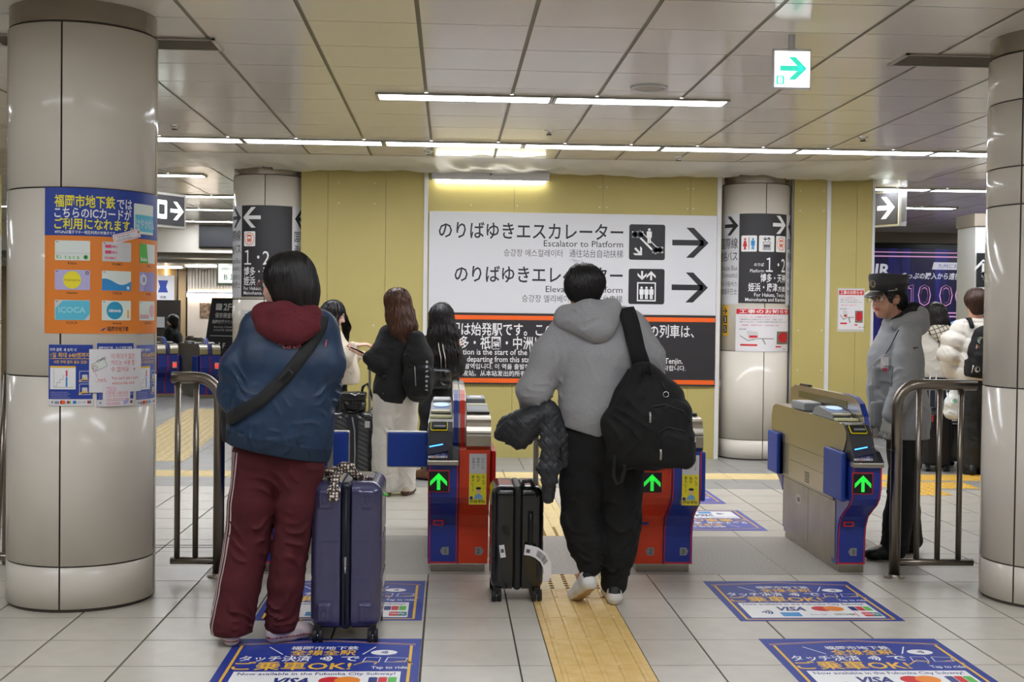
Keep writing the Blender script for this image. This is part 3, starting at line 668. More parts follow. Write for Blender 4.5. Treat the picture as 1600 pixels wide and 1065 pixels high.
# ------------------------------------------------------------------ posters on the near column
def near_posters():
    R = 0.352; Z = 1.308
    t = thing('card_poster', 'big blue and orange poster of transit card pictures on the near column', 'poster', (CL[0]+.1, CL[1]-R, Z))
    curved_panel('sheet', CL, R, -.08, .60, Z, 1.985, K['cardor'], .002, t); c = Canvas(cyl_map(CL[0], CL[1], R+.0012, 0, Z), t, True, .0006)
    c.rect(-.08, .455, .60, .677, K['blue'], 1); c.flush('heading_field'); Y, Wt, B = K['yellow'], K['wprint'], K['black']
    c.text('福岡市地下鉄', -.032, .588, .053, Y, 2, 'l', .035, .285); c.text('では', .262, .588, .048, Wt, 2, 'l', .03, .085)
    c.text('こちらのICカードが', -.032, .538, .046, Wt, 2, 'l', .03, .375); c.text('ご利用になれます。', -.032, .486, .048, Y, 2, 'l', .035, .385)
    c.text('※PiTaPaは電子マネー相互利用の対象外です。', -.03, .464, .015, Wt, 2, 'l', .01, .29); c.flush('lettering')
    cols = [(-.029, .134), (.19, .343), (.399, .55)]; rows = [(.340, .432), (.203, .296), (.063, .156)]
    base = {(0, 0): K['pale'], (1, 0): K['lgrey'], (2, 0): K['pale'], (0, 1): K['lilac'], (1, 1): K['pale'], (2, 1): K['lilac'], (0, 2): K['lgrey'], (1, 2): K['pale'], (2, 2): K['pale']}
    names = {(0, 0): 'Kitaca', (1, 0): 'PASMO', (2, 0): 'Suica', (0, 1): 'manaca', (1, 1): 'TOICA', (2, 1): 'PiTaPa', (0, 2): 'ICOCA', (1, 2): 'nimoca', (2, 2): 'SUGOCA'}
    for (i, j), m in base.items():
        (x0, x1), (y0, y1) = cols[i], rows[j]; xm, ym, h = (x0+x1)/2, (y0+y1)/2, y1-y0
        c.rr(x0, y0, x1, y1, .006, m, 1); c.rect(x0+.006, y1-.008, x0+.016, y1-.005, B, 2)
        if (i, j) == (0, 0):
            for k, ch in enumerate('Kitaca'): c.text(ch, x0+.008+.019*k, y0+.008, .018, K['green'], 2, 'l', .01)
            c.disc(x1-.02, y0+.016, .011, K['green'], 2, 14); c.disc(x1-.02, y0+.016, .005, B, 3, 10); c.rect(x0, y0+.03, x1, y0+.036, K['white'], 2)
        elif (i, j) == (1, 0):
            for k, wd in enumerate((.056, .056, .058)): c.rr(x0+.014, y1-.029-.027*k, x0+.046, y1-.014-.027*k, .004, K['pink'], 2) if k < 2 else None; c.text('MO' if k < 2 else 'PASMO', x0+(.05 if k < 2 else .014), y1-.028-.027*k, .012, K['pink'], 2, 'l', .02)
        elif (i, j) == (2, 0): c.poly([(x0, y0), (x0+.07, y0), (x0+.055, y1), (x0, y1)], K['green'], 2); c.text('Suica', x0+.006, y0+.01, .018, Wt, 3, 'l', .02)
        elif (i, j) == (0, 1): c.disc(xm, ym, .041, Y, 2, 28); c.text('manaca', xm, ym-.006, .013, mat('ochre_print', '#c9a832', .5), 3, 'c', .02, .075); c.frame(x1-.02, y1-.02, x1-.006, y1-.006, .003, B, 2)
        elif (i, j) == (1, 1):
            n = 14; top = [(x0+(x1-x0)*k/n, y0+.042+.014*math.sin(PI*(0.35+1.75*k/n))) for k in range(n+1)]; c.poly([(x0, y0)]+[(x1, y0)]+top[::-1], K['sky'], 2); c.disc(x1-.018, y0+.014, .008, Wt, 3, 10)
        elif (i, j) == (2, 1): c.rect(x0+.03, y0, x1, y1, mat('violet_print', '#9d97cf', .5), 2); c.ring(x0+.03, ym+.01, .026, .011, K['pale'], 3)
        elif (i, j) == (0, 2): c.poly([(x0+.004, y0), (x1-.025, y0), (x1, y0+.03), (x1, y1-.003), (x0+.04, y1-.003), (x0+.004, y1-.04)], K['cyan'], 2); c.text('ICOCA', xm, ym-.012, .026, mat('pale_cyan', '#9adbe6', .5), 3, 'c', .03, .125)
        elif (i, j) == (1, 2): c.disc(xm-.012, ym, .042, mat('teal_disc', '#2a9cc4', .5), 2, 28); c.text('nimoca', xm-.012, ym-.007, .016, Wt, 3, 'c', .03, .062); c.rr(x1-.022, y0+.01, x1-.012, y0+.05, .003, K['gold'], 2)
        else: c.text('SUGOCA', x0+.006, y0+.01, .018, K['pink'], 2, 'l', .02, .075); c.disc(x1-.04, ym, .03, mat('rose_print', '#e6b8bc', .5), 2)
        c.text(names[(i, j)], xm, y0-.018, .0115, B, 1, 'c', .01)
    c.rr(.358, .478, .52, .622, .006, K['pale'], 2); c.rect(.366, .49, .52, .57, K['cyan'], 3); c.text('はやかけん', .37, .505, .045, K['white'], 4, 'l', .01, .16); c.flush('card_picture')
    c.text('福岡市地下鉄', .215, .012, .021, B, 1, 'l', .02, .115); c.poly([(.183, .012), (.2, .016), (.213, .030), (.196, .024)], K['blue'], 1); c.flush('logo')
    t = thing('card_tag', 'small tilted white tag with red frame stuck over the card poster', 'label', (CL[0]+.32, CL[1]-.2, Z+.45))
    c = Canvas(cyl_map(CL[0], CL[1], R+.005, 0, Z), t, True, .0006); rt = 15; ca, sa = math.cos(rad(rt)), math.sin(rad(rt)); ox, oy = .248, .423; T = lambda a, b: (ox+a*ca-b*sa, oy+a*sa+b*ca)
    c.poly([T(0, 0), T(.16, 0), T(.16, .042), T(0, .042)], K['paper'], 1); c.line([T(.008, .006), T(.15, .006), T(.15, .036), T(.008, .036)], .002, K['pink'], 2, True); c.text('This is the card', *T(.02, .022), .008, K['black'], 2, rot=rt); c.text('sold at this station', *T(.015, .010), .008, K['black'], 2, rot=rt); c.disc(*T(.148, .026), .006, K['red'], 3, 8); c.flush('tag')
    # lower row of payment posters and hand-written sheets
    def pay(u0, u1, z0, z1, label, mono, dl):
        t = thing('payment_poster', label, 'poster', (CL[0]+.365*math.sin(u0/.365), CL[1]-.3, z0)); w, h = u1-u0, z1-z0
        curved_panel('sheet', CL, R, u0, u1, z0, z1, K['paper'], .002, t); c = Canvas(cyl_map(CL[0], CL[1], R+.0012, 0, z0), t, True, .0006)
        c.rect(u0+.001, h*.11, u1-.001, h-.001, K['blue'] if not mono else mat('faded_blue', '#5c6bb0', .5), 1); c.flush('field')
        if dl:
            c.text('터치 결제', u0+w*.04, h*.89, h*.05, Wt, 2, 'l', .02, w*.26); waves(c, u0+w*.36, h*.915, h*.08, Wt, 2, 3); c.text('승차 시', u0+w*.43, h*.89, h*.05, Wt, 2, 'l', .02, w*.2)
            c.text('1일 최대 640엔까지', u0+w*.05, h*.79, h*.075, K['gold'], 2, 'l', .03, w*.88); c.rect(u0+w*.04, h*.765, u1-w*.06, h*.775, K['gold'], 2); c.text('사전 구매 절차 필요 없음!', u0+w*.12, h*.69, h*.05, K['gold'], 2, 'l', .02, w*.75)
        else: c.text('福岡市地下鉄　タッチ決済で乗車', u0+w*.04, h*.91, h*.035, Wt, 2, 'l', .02, w*.9)
        c.rect(u0+w*.04, h*.27, u0+w*.62, h*.65, Wt, 2); c.rect(u0+w*.04, h*.62, u0+w*.62, h*.65, K['gold'], 3); c.line([(u0+w*.13, h*.6), (u0+w*.13, h*.3), (u0+w*.58, h*.3)], .0012, K['ink'], 3)
        c.line([(u0+w*.13, h*.32), (u0+w*.2, h*.32), (u0+w*.2, h*.38), (u0+w*.27, h*.38), (u0+w*.27, h*.43), (u0+w*.34, h*.43), (u0+w*.34, h*.5)], .0012, K['ink'], 3); c.rect(u0+w*.4, h*.31, u0+w*.44, h*.47, K['sky'], 3); c.rect(u0+w*.4, h*.48, u0+w*.44, h*.58, K['pink'], 3)
        for yy in (.39, .18):
            c.frame(u0+w*.7, h*yy, u0+w*.95, h*(yy+.18), .002, Wt, 2); c.rr(u0+w*.76, h*(yy+.03), u0+w*.88, h*(yy+.12), .004, K['lgrey'], 3); c.line([(u0+w*.7, h*(yy+.01)), (u0+w*.78, h*(yy+.05)), (u0+w*.88, h*(yy+.04))], .006, K['gold'], 4)
        for k in range(4): c.rect(u0+w*.05, h*(.13+.03*k), u0+w*(.5-.05*(k % 2)), h*(.136+.03*k), K['lilac'], 2)
        card_marks(c, u0+w*.02, h*.035, w*.96, 2, h*.05); c.flush('print')
    pay(-.058, .150, .971, 1.257, 'blue payment poster, fully visible, left of the handwritten sheet on the near column', 0, 1)
    pay(.167, .363, .965, 1.264, 'blue payment poster mostly covered by handwritten sheets on the near column', 0, 0)
    pay(.379, .565, .957, 1.254, 'faded blue payment poster curving round the right edge of the near column', 1, 1)
    t = thing('handwritten_sheet', 'white sheet handwritten in red Korean and English with a drawn card', 'notice', (CL[0]+.25, CL[1]-.27, 1.03)); R2 = R+.004
    curved_panel('sheet', CL, R2, .132, .409, 1.032, 1.236, K['paper'], .002, t); c = Canvas(cyl_map(CL[0], CL[1], R2+.0012, 0, 1.032), t, True, .0006); P = K['red']
    c.text('이 마크가 없은', .235, .158, .024, P, 1, 'l', -.004, .13); c.text('카드는 사용 할', .235, .127, .024, P, 1, 'l', -.004, .13); c.text('수 없어요', .235, .096, .024, P, 1, 'l', -.004, .095); waves(c, .36, .107, .02, P, 1, 3)
    c.text("You can't use a card", .237, .06, .015, P, 1, 'l', -.004, .15); c.text('without this mark', .24, .036, .015, P, 1, 'l', -.004, .125); c.text('mark.', .172, .055, .013, P, 1, 'l', -.004); c.line([(.16, .051), (.215, .051)], .0012, P, 1)
    q = [(.143, .131), (.153, .097), (.216, .125), (.2, .163)]; c.poly(q, K['pale'], 1); c.line(q, .0015, K['black'], 2, True); c.text('CARD', .17, .14, .012, K['black'], 2, rot=24); c.ring(.158, .117, .014, .0015, P, 3, n=16); c.ring(.157, .117, .008, .0012, K['black'], 3, n=12); c.line([(.168, .075), (.157, .095)], .0013, P, 1); c.flush('handwriting')
    t = thing('handwritten_sheet', 'small lower white slip handwritten in pink Korean and English, underlined', 'notice', (CL[0]+.26, CL[1]-.27, .96)); R3 = R+.008
    curved_panel('sheet', CL, R3, .195, .336, .966, 1.066, K['paper'], .002, t); c = Canvas(cyl_map(CL[0], CL[1], R3+.0012, 0, .966), t, True, .0006); P = K['pink']
    for s_, y, w in (('카드는', .077, .05), ('1장에 1명까지', .052, .11), ('One card is for only', .031, .115), ('one people.', .012, .07)): c.text(s_, .212, y, .017 if ord(s_[0]) > 999 or s_[0] == '1' else .010, P, 1, 'l', -.004, w); c.rect(.212, y-.005, .212+w, y-.0035, P, 1)
    c.poly([(.298, .006), (.325, .012), (.327, .034), (.3, .028)], K['lilac'], 1); c.flush('handwriting')
near_posters()
# ------------------------------------------------------------------ floor stickers
def floor_sticker(x0, y0, w, h, label, flip=False, worn=False, name='floor_sticker'):
    o = (x0+w, y0+h, 0.0012) if flip else (x0, y0, 0.0012); U, V = ((-1, 0, 0), (0, -1, 0)) if flip else ((1, 0, 0), (0, 1, 0))
    t = thing(name, label, 'floor sticker', (x0+w/2, y0+h/2, 0)); bl = K['sblue2'] if worn else K['sblue']
    adopt(MB().box(x0, y0, 0.0002, x0+w, y0+h, 0.0012, bl).build('sheet'), t); c = Canvas(plane_map(o, U, V), t, False, .0005); G, Wt = K['gold'], K['wprint']; sx, sy = w/.79, h/.87; X = lambda a: a*sx; Y = lambda a: a*sy
    c.line([(X(.04), Y(.75)), (X(.04), Y(.03)), (X(.75), Y(.03)), (X(.75), Y(.75))], .012, G, 1); pk = mat('sticker_line_pink', '#d9a08c', .5)
    for d in (0, .016): c.line([(X(.025), Y(.765+d)), (X(.395), Y(.825+d)), (X(.765), Y(.765+d))], .005, pk if d else G, 1)
    c.flush('frame_print')
    c.text('福岡市地下鉄', X(.25), Y(.69), Y(.05), Wt, 1, 'l', .02, X(.28)); c.text('全線全駅', X(.255), Y(.605), Y(.075), G, 1, 'l', .03, X(.27)); c.line([(X(.16), Y(.73)), (X(.225), Y(.62))], .006, Wt, 1); c.line([(X(.6), Y(.73)), (X(.555), Y(.62))], .006, Wt, 1)
    c.text('タッチ決済', X(.06), Y(.515), Y(.075), Wt, 1, 'l', .02, X(.29)); waves(c, X(.39), Y(.553), .085, Wt, 1, 4); c.text('で', X(.47), Y(.515), Y(.075), Wt, 1, 'l', .02); c.text('ご乗車OK!', X(.05), Y(.39), Y(.11), G, 1, 'l', .03, X(.47))
    c.flush('lettering')
    c.disc(X(.64), Y(.645), X(.055), Wt, 1, 20, Y(.04)); waves(c, X(.63), Y(.645), .05, K['navy'], 2, 4)
    c.line([(X(.56), Y(.5)), (X(.57), Y(.57)), (X(.63), Y(.57)), (X(.625), Y(.5))], .004, Wt, 1, True); c.line([(X(.65), Y(.5)), (X(.66), Y(.57)), (X(.74), Y(.56)), (X(.73), Y(.5))], .004, Wt, 1, True)
    c.line([(X(.53), Y(.46)), (X(.58), Y(.52)), (X(.62), Y(.5)), (X(.61), Y(.47))], .007, G, 1); c.line([(X(.68), Y(.5)), (X(.74), Y(.52)), (X(.76), Y(.47))], .007, G, 1); c.text('Tap to ride.', X(.6), Y(.405), Y(.035), Wt, 1, 'l', .015, X(.15)); c.flush('tap_picture')
    c.rect(X(.07), Y(.06), X(.72), Y(.365), Wt, 1); c.flush('white_field')
    nv = K['navy']; c.text('Now available in the Fukuoka City Subway!', X(.09), Y(.315), Y(.035), nv, 2, 'l', .012, X(.61)); waves(c, X(.15), Y(.17), .09, nv, 2, 4); c.text('VISA', X(.225), Y(.2), Y(.075), nv, 2, 'l', .04, X(.15), .2)
    c.disc(X(.46), Y(.24), X(.05), K['red'], 2, 20, Y(.05)); c.disc(X(.52), Y(.24), X(.05), mat('amber_print', '#f08a24', .5), 3, 20, Y(.05))
    for k, m in enumerate((nv, K['red'], K['green'])): c.rr(X(.6+.037*k), Y(.2), X(.634+.037*k), Y(.285), .008, m, 2)
    c.rect(X(.23), Y(.085), X(.325), Y(.165), K['sky'], 2); c.frame(X(.35), Y(.085), X(.46), Y(.165), .002, K['lgrey'], 2); c.text('Diners Club', X(.37), Y(.11), Y(.025), nv, 2, 'l', 0, X(.08)); c.text('DISCOVER', X(.49), Y(.11), Y(.03), K['ink'], 2, 'l', .02, X(.1)); c.rect(X(.595), Y(.085), X(.6), Y(.165), K['orange'], 2)
    c.rr(X(.63), Y(.085), X(.715), Y(.165), .008, mat('teal_print', '#127b80', 0.5), 2); c.rr(X(.63), Y(.085), X(.675), Y(.165), .008, K['red'], 3); c.text('UnionPay', X(.635), Y(.115), Y(.03), Wt, 4, 'l', .02, X(.07)); c.flush('logo')
floor_sticker(1.377, 5.753, .785, .872, 'blue tap to ride floor sticker before the gate marked 3, all edges in view')
floor_sticker(1.381, 4.57, .792, .862, 'blue tap to ride floor sticker at the bottom right, cut by the frame')
floor_sticker(-.888, 5.765, .775, .855, 'blue tap to ride floor sticker partly hidden behind the navy suitcase')
floor_sticker(-.904, 4.575, .798, .863, 'blue tap to ride floor sticker under the maroon trousered person')
floor_sticker(1.355, 8.206, .786, .868, 'worn blue floor sticker seen upside down just past the gates', True, True)
floor_sticker(1.355, 9.39, .77, .84, 'worn blue floor sticker seen upside down, farther one past the gates', True, True)
# ------------------------------------------------------------------ hanging signs
def exit_sign():
    t = thing('exit_sign', 'lit white emergency exit sign with a green arrow hanging from the ceiling', 'exit sign', (1.722, 6.3, 2.6)); x0, x1, z0, z1, y = 1.632, 1.812, 2.592, 2.772, 6.28
    adopt(MB().box(x0-.006, y, z0-.008, x1+.006, y+.035, z1+.014, K['white'], .004).build('housing'), t); adopt(MB().box(x0, y-.004, z0, x1, y, z1, K['exitw']).build('lit_face'), t); adopt(MB().box(x0+.075, y+.008, z1+.013, x1-.075, y+.027, CEIL-.0005, K['white']).build('ceiling_mount'), t)
    c = Canvas(plane_map((x0, y-.004, z0)), t); w = x1-x0; G = K['exitg']; c.arrow(w*.53, w*.52, w*.76, G, 0, 1, w*.15, .42)
    c.rect(w*.05, w*.07, w*.27, w*.31, G, 1); c.rect(w*.1, w*.1, w*.22, w*.28, K['exitw'], 2); c.disc(w*.17, w*.255, w*.018, G, 3, 8); c.line([(w*.16, w*.23), (w*.16, w*.17), (w*.13, w*.12)], w*.02, G, 3); c.line([(w*.16, w*.17), (w*.2, w*.13)], w*.02, G, 3); c.line([(w*.13, w*.2), (w*.2, w*.22)], w*.015, G, 3); c.flush('arrow_print')
exit_sign()
def hanging_sign(name, label, a, b, z0, z1, post, build):
    """double sided box sign from point a to point b"""
    a, b = Vector((*a, 0)), Vector((*b, 0)); d = (b-a); w = d.length; d.normalize(); n = Vector((d.y, -d.x, 0)); t = thing(name, label, 'sign', tuple((a+b)/2+Vector((0, 0, z0))))
    def slab_(off, th, e, m, nm):
        p = [a-d*e+n*off, b+d*e+n*off, b+d*e+n*(off-th), a-d*e+n*(off-th)]; vs = [v+Vector((0, 0, z0-e)) for v in p]+[v+Vector((0, 0, z1+e)) for v in p]
        adopt(MB().add(vs, [(0, 3, 2, 1), (4, 5, 6, 7), (0, 1, 5, 4), (1, 2, 6, 5), (2, 3, 7, 6), (3, 0, 4, 7)], m).build(nm), t)
    slab_(0.0, .12, .022, K['alu'], 'housing'); slab_(.004, .003, 0, K['dark'], 'face')
    m = (a+b)/2
    for px in post:
        q = a+d*w*px-n*.06; mb = MB().tube([(q.x, q.y, z1+.02), (q.x, q.y, CEIL)], .03, K['alu'], 12); mb.lathe([(.09, 0), (.085, -.02), (.03, -.022)], K['alu'], (q.x, q.y, CEIL), 20); adopt(mb.build('hanger'), t)
    c = Canvas(plane_map(a+Vector((0, 0, z0))+n*.0045, d, (0, 0, 1)), t, False, .0012); build(c, w, z1-z0)
def bl_(c, w, h):
    L = K['signlit']; c.text('国際線バスのりば', w*.02, h*.62, h*.16, L, 1, 'l', .02, w*.52); c.text('Bus stop for International', w*.1, h*.45, h*.08, L, 1, 'l', .01, w*.44); c.text('국제선 버스 国际线巴士', w*.1, h*.28, h*.1, L, 1, 'l', .01, w*.44)
    for k in (0, 1): c.rr(w*(.58+.125*k), h*.2, w*(.69+.125*k), h*.82, .012, L, 1); c.rr(w*(.605+.125*k), h*.35, w*(.665+.125*k), h*.68, .01, K['dark'], 2)
    c.arrow(w*.92, h*.5, w*.14, L, 0, 1, w*.028); c.flush('lettering')
hanging_sign('hanging_sign', 'black lit hanging sign with aluminium frame seen beside the poster column', (-2.93, 10.1), (-2.325, 11.05), 2.155, 2.41, (.55,), bl_)
def br_(c, w, h):
    L = K['signlit']; c.text('国際線連絡バス', w*.0, h*.6, h*.2, L, 1, 'l', .02, w*.52); c.text('Shuttle Bus International', w*.05, h*.42, h*.1, L, 1, 'l', .01, w*.48); c.text('국제선 셔틀버스', w*.1, h*.22, h*.12, L, 1, 'l', .01, w*.42)
    c.rr(w*.58, h*.22, w*.74, h*.84, .012, L, 1); c.rr(w*.61, h*.42, w*.71, h*.56, .01, K['dark'], 2); c.arrow(w*.87, h*.53, w*.2, L, 0, 1, w*.04); c.flush('lettering')
hanging_sign('hanging_sign', 'black lit bus sign with pale frame at the corner of the hoarding', (4.30, 14.55), (4.90, 13.5), 2.47, 2.82, (.8,), br_)
adopt(MB().box(4.92, 13.5, 2.505, 5.0, 13.62, 2.855, K['white'], .004).build('end_panel'), bpy.data.objects['hanging_sign.001'])
# ------------------------------------------------------------------ far left: black board, shop front, level sign, folding sign
t = thing('notice_board', 'plain black board on the beam above the far gates', 'board', (-3.3, 20.68, 2.47)); adopt(MB().box(-4.09, 20.64, 2.47, -2.6, 20.69, 2.81, K['black'], .004).build('panel'), t); adopt(MB().box(-4.11, 20.685, 2.45, -2.58, 20.70, 2.83, K['joint']).build('backing_frame'), t)
def shop():
    s = structure('trim_3', MB().box(-9, 25.2, 0, -5.2, 25.3, 2.6, mat('shop_wood', '#bfa477', .5, var=.1, vscale=3)))
    for x in (-5.95, -5.42, -5.24): MB().box(x-.012, 25.18, 0, x+.012, 25.2, 2.6, K['blkplastic']).build('joint_strip', s)
    for x, z0, z1 in ((-5.64, 1.98, 2.3), (-5.9, 2.1, 2.4)): MB().box(x-.015, 25.14, z0, x+.015, 25.18, z1, mat('warm_light', '#ffe9b5', .5, emit=7.0)).build('light_strip', s)
    p = structure('wall_shop', MB().box(-5.2, 25.1, 0, -2.0, 25.2, 2.6, mat('shop_wall', '#d2c4b4', .6)))
    for k in range(26): MB().box(-5.15+.06*k, 25.06, 1.86, -5.115+.06*k, 25.1, 2.45, mat('shop_slat', '#ddd9d0', .5)).build('slat', p)
    MB().box(-5.2, 25.02, 1.70, -3.0, 25.09, 1.76, mat('cove_light', '#fff4e6', .5, emit=14.0)).build('cove_light', p); MB().box(-5.2, 24.98, 1.76, -3.0, 25.06, 1.80, K['white']).build('ledge', p)
    for x, l, a in ((-4.83, 'small food photo on the far shop wall, left of the pair', 0), (-4.45, 'small food photo on the far shop wall, right of the pair', 1)):
        t = thing('food_photo', l, 'picture', (x, 25.09, 1.3)); adopt(MB().box(x-.13, 25.085, 1.28, x+.13, 25.1, 1.58, mat('photo_brown', '#a08468', .6, var=.8, vscale=14, col2='#33251c')).build('print'), t)
    t = thing('shop_counter', 'dark shop counter behind the far gates', 'counter', (-5.6, 24.2, 0)); adopt(MB().box(-6.9, 24.0, 0, -5.12, 24.4, .95, K['blkplastic'], .01).build('body'), t); adopt(MB().box(-6.6, 24.02, .95, -5.11, 24.06, 1.62, mat('dark_panel', '#3a352f', .5)).build('back_panel'), t); adopt(MB().box(-5.75, 23.98, 1.1, -5.4, 24.0, 1.3, K['lgrey']).build('display_card'), t)
    t = thing('shop_poster', 'white poster with a blue ribbon mark on the far wood wall', 'poster', (-5.65, 25.17, 1.6)); adopt(MB().box(-5.95, 25.13, 1.62, -5.47, 25.17, 2.12, K['white']).build('sheet'), t)
    c = Canvas(plane_map((-5.95, 25.13, 1.62)), t); c.poly([(.16, .16), (.36, .16), (.32, .27), (.36, .4), (.16, .4), (.2, .27)], K['blue'], 1); c.text('祇園', .26, .04, .05, K['ink'], 1, 'c', .01); c.flush('print')
    t = thing('level_sign', 'lit white B1F level sign hanging before the far shop', 'sign', (-4.2, 22.6, 1.9)); x0 = -4.17; adopt(MB().box(x0, 22.6, 1.88, x0+.52, 22.66, 2.30, mat('pale_green_frame', '#cfe0cc', .5), .006).build('housing'), t); adopt(MB().box(x0+.03, 22.595, 1.93, x0+.5, 22.6, 2.285, K['signlit']).build('lit_face'), t)
    c = Canvas(plane_map((x0, 22.595, 1.88)), t); c.text('B１F', .26, .1, .115, mat('sign_green', '#4f7a58', .5), 1, 'c', .0, .26); c.text('現在地', .26, .35, .035, K['ink'], 1, 'c'); c.text('国際線ターミナル', .26, .28, .04, K['ink'], 1, 'c', 0, .36); c.flush('lettering')
    for x in (x0+.1, x0+.42): adopt(MB().box(x-.01, 22.62, 2.30, x+.01, 22.64, 2.86, K['alu']).build('hanger'), t)
shop()
def folding_sign():
    t = thing('folding_sign', 'black folding floor sign with 2F and 1F arrows behind the far gates', 'sign', (-4.1, 22.4, 0)); z1 = 1.66
    a, b = Vector((-4.48, 22.55, 0)), Vector((-3.80, 22.25, 0)); d = (b-a).normalized(); n = Vector((d.y, -d.x, 0)); w = (b-a).length; up = Vector((0, 0, z1))+(-n)*.28
    def leaf(a, b, up, m, th):
        dd = (b-a).normalized(); nn = dd.cross(up.normalized())*th; tp = d*.1
        vs = [a, b, b+nn, a+nn, a+up+tp*.9, b+up-tp, b+up-tp+nn, a+up+tp*.9+nn]; return MB().add(vs, [(0, 3, 2, 1), (4, 5, 6, 7), (0, 1, 5, 4), (1, 2, 6, 5), (2, 3, 7, 6), (3, 0, 4, 7)], m)
    adopt(leaf(a, b, up, K['dark'], -.02).build('front_leaf'), t); a2, b2 = a-n*.6, b-n*.6; adopt(leaf(a2, b2, Vector((0, 0, z1))+n*.26, mat('sign_back', '#9aa59c', .6), -.02).build('rear_leaf'), t)
    c = Canvas(plane_map(a+n*.002, d, up), t, False, .003); L = K['wprint']; c.rr(.2, 1.46, .33, 1.58, .01, L, 1); c.text('2F', .36, 1.46, .12, L, 1, 'l', .03); c.arrow(.56, 1.52, .12, L, 0, 1, .02); c.text('保安検査場', .2, 1.32, .09, L, 1, 'l', .02, .42); c.text('福岡空港ラウンジ', .15, 1.22, .06, L, 1, 'l', .02, .5); c.text('Security Check', .2, 1.14, .035, L, 1, width=.38); c.text('안전검색장 安检处', .2, 1.08, .035, L, 1, width=.4); c.rect(.14, .99, .62, 1.0, L, 1); c.arrow(.22, .82, .1, L, 180, 1, .02); c.text('１F', .32, .77, .11, L, 1, 'l', .03); c.text('JR', .25, .6, .09, L, 1, 'l', .02); c.flush('lettering')
folding_sign()
def guide_board():
    t = thing('guide_board', 'tall grey guide board with black pictograms at the left edge of the concourse', 'sign', (-4.75, 12.6, 0)); adopt(MB().box(-5.2, 12.6, 0, -4.46, 12.68, 2.15, mat('board_grey', '#b9bcb8', .5), .006).build('panel'), t); c = Canvas(plane_map((-5.2, 12.6, 0)), t)
    adopt(MB().box(-5.2, 12.605, 2.15, -4.46, 12.675, 2.75, K['hoard']).build('top_board'), t)
    c.rect(.02, .95, .74, 2.02, K['white'], 1)
    for k, s_ in enumerate(('国', '内', '線')): c.text(s_, .56, 1.72-.18*k, .16, K['black'], 2, 'l', .03)
    c.text('Domestic', .5, 1.27, .05, K['ink'], 2); c.text('국내선', .54, 1.18, .06, K['ink'], 2); c.rect(.56, 1.0, .72, 1.12, K['dark'], 2); c.rect(.02, .62, .74, .9, K['dark'], 1); c.text('のりば案内', .35, .7, .09, K['wprint'], 2, width=.36); c.flush('lettering')
    MBx = MB().box(.0, 0, 0, .05, .04, 1, K['gold']); 
    t = thing('vending_front', 'blue and yellow machine edge behind the left railing', 'machine', (-4.2, 11.5, 0)); adopt(MB().box(-4.75, 11.4, 0, -4.20, 11.8, 1.05, K['gblue'], .01).build('body'), t); adopt(MB().box(-4.225, 11.385, .05, -4.19, 11.41, 1.02, K['gold'], .004).build('edge_trim'), t)
guide_board()
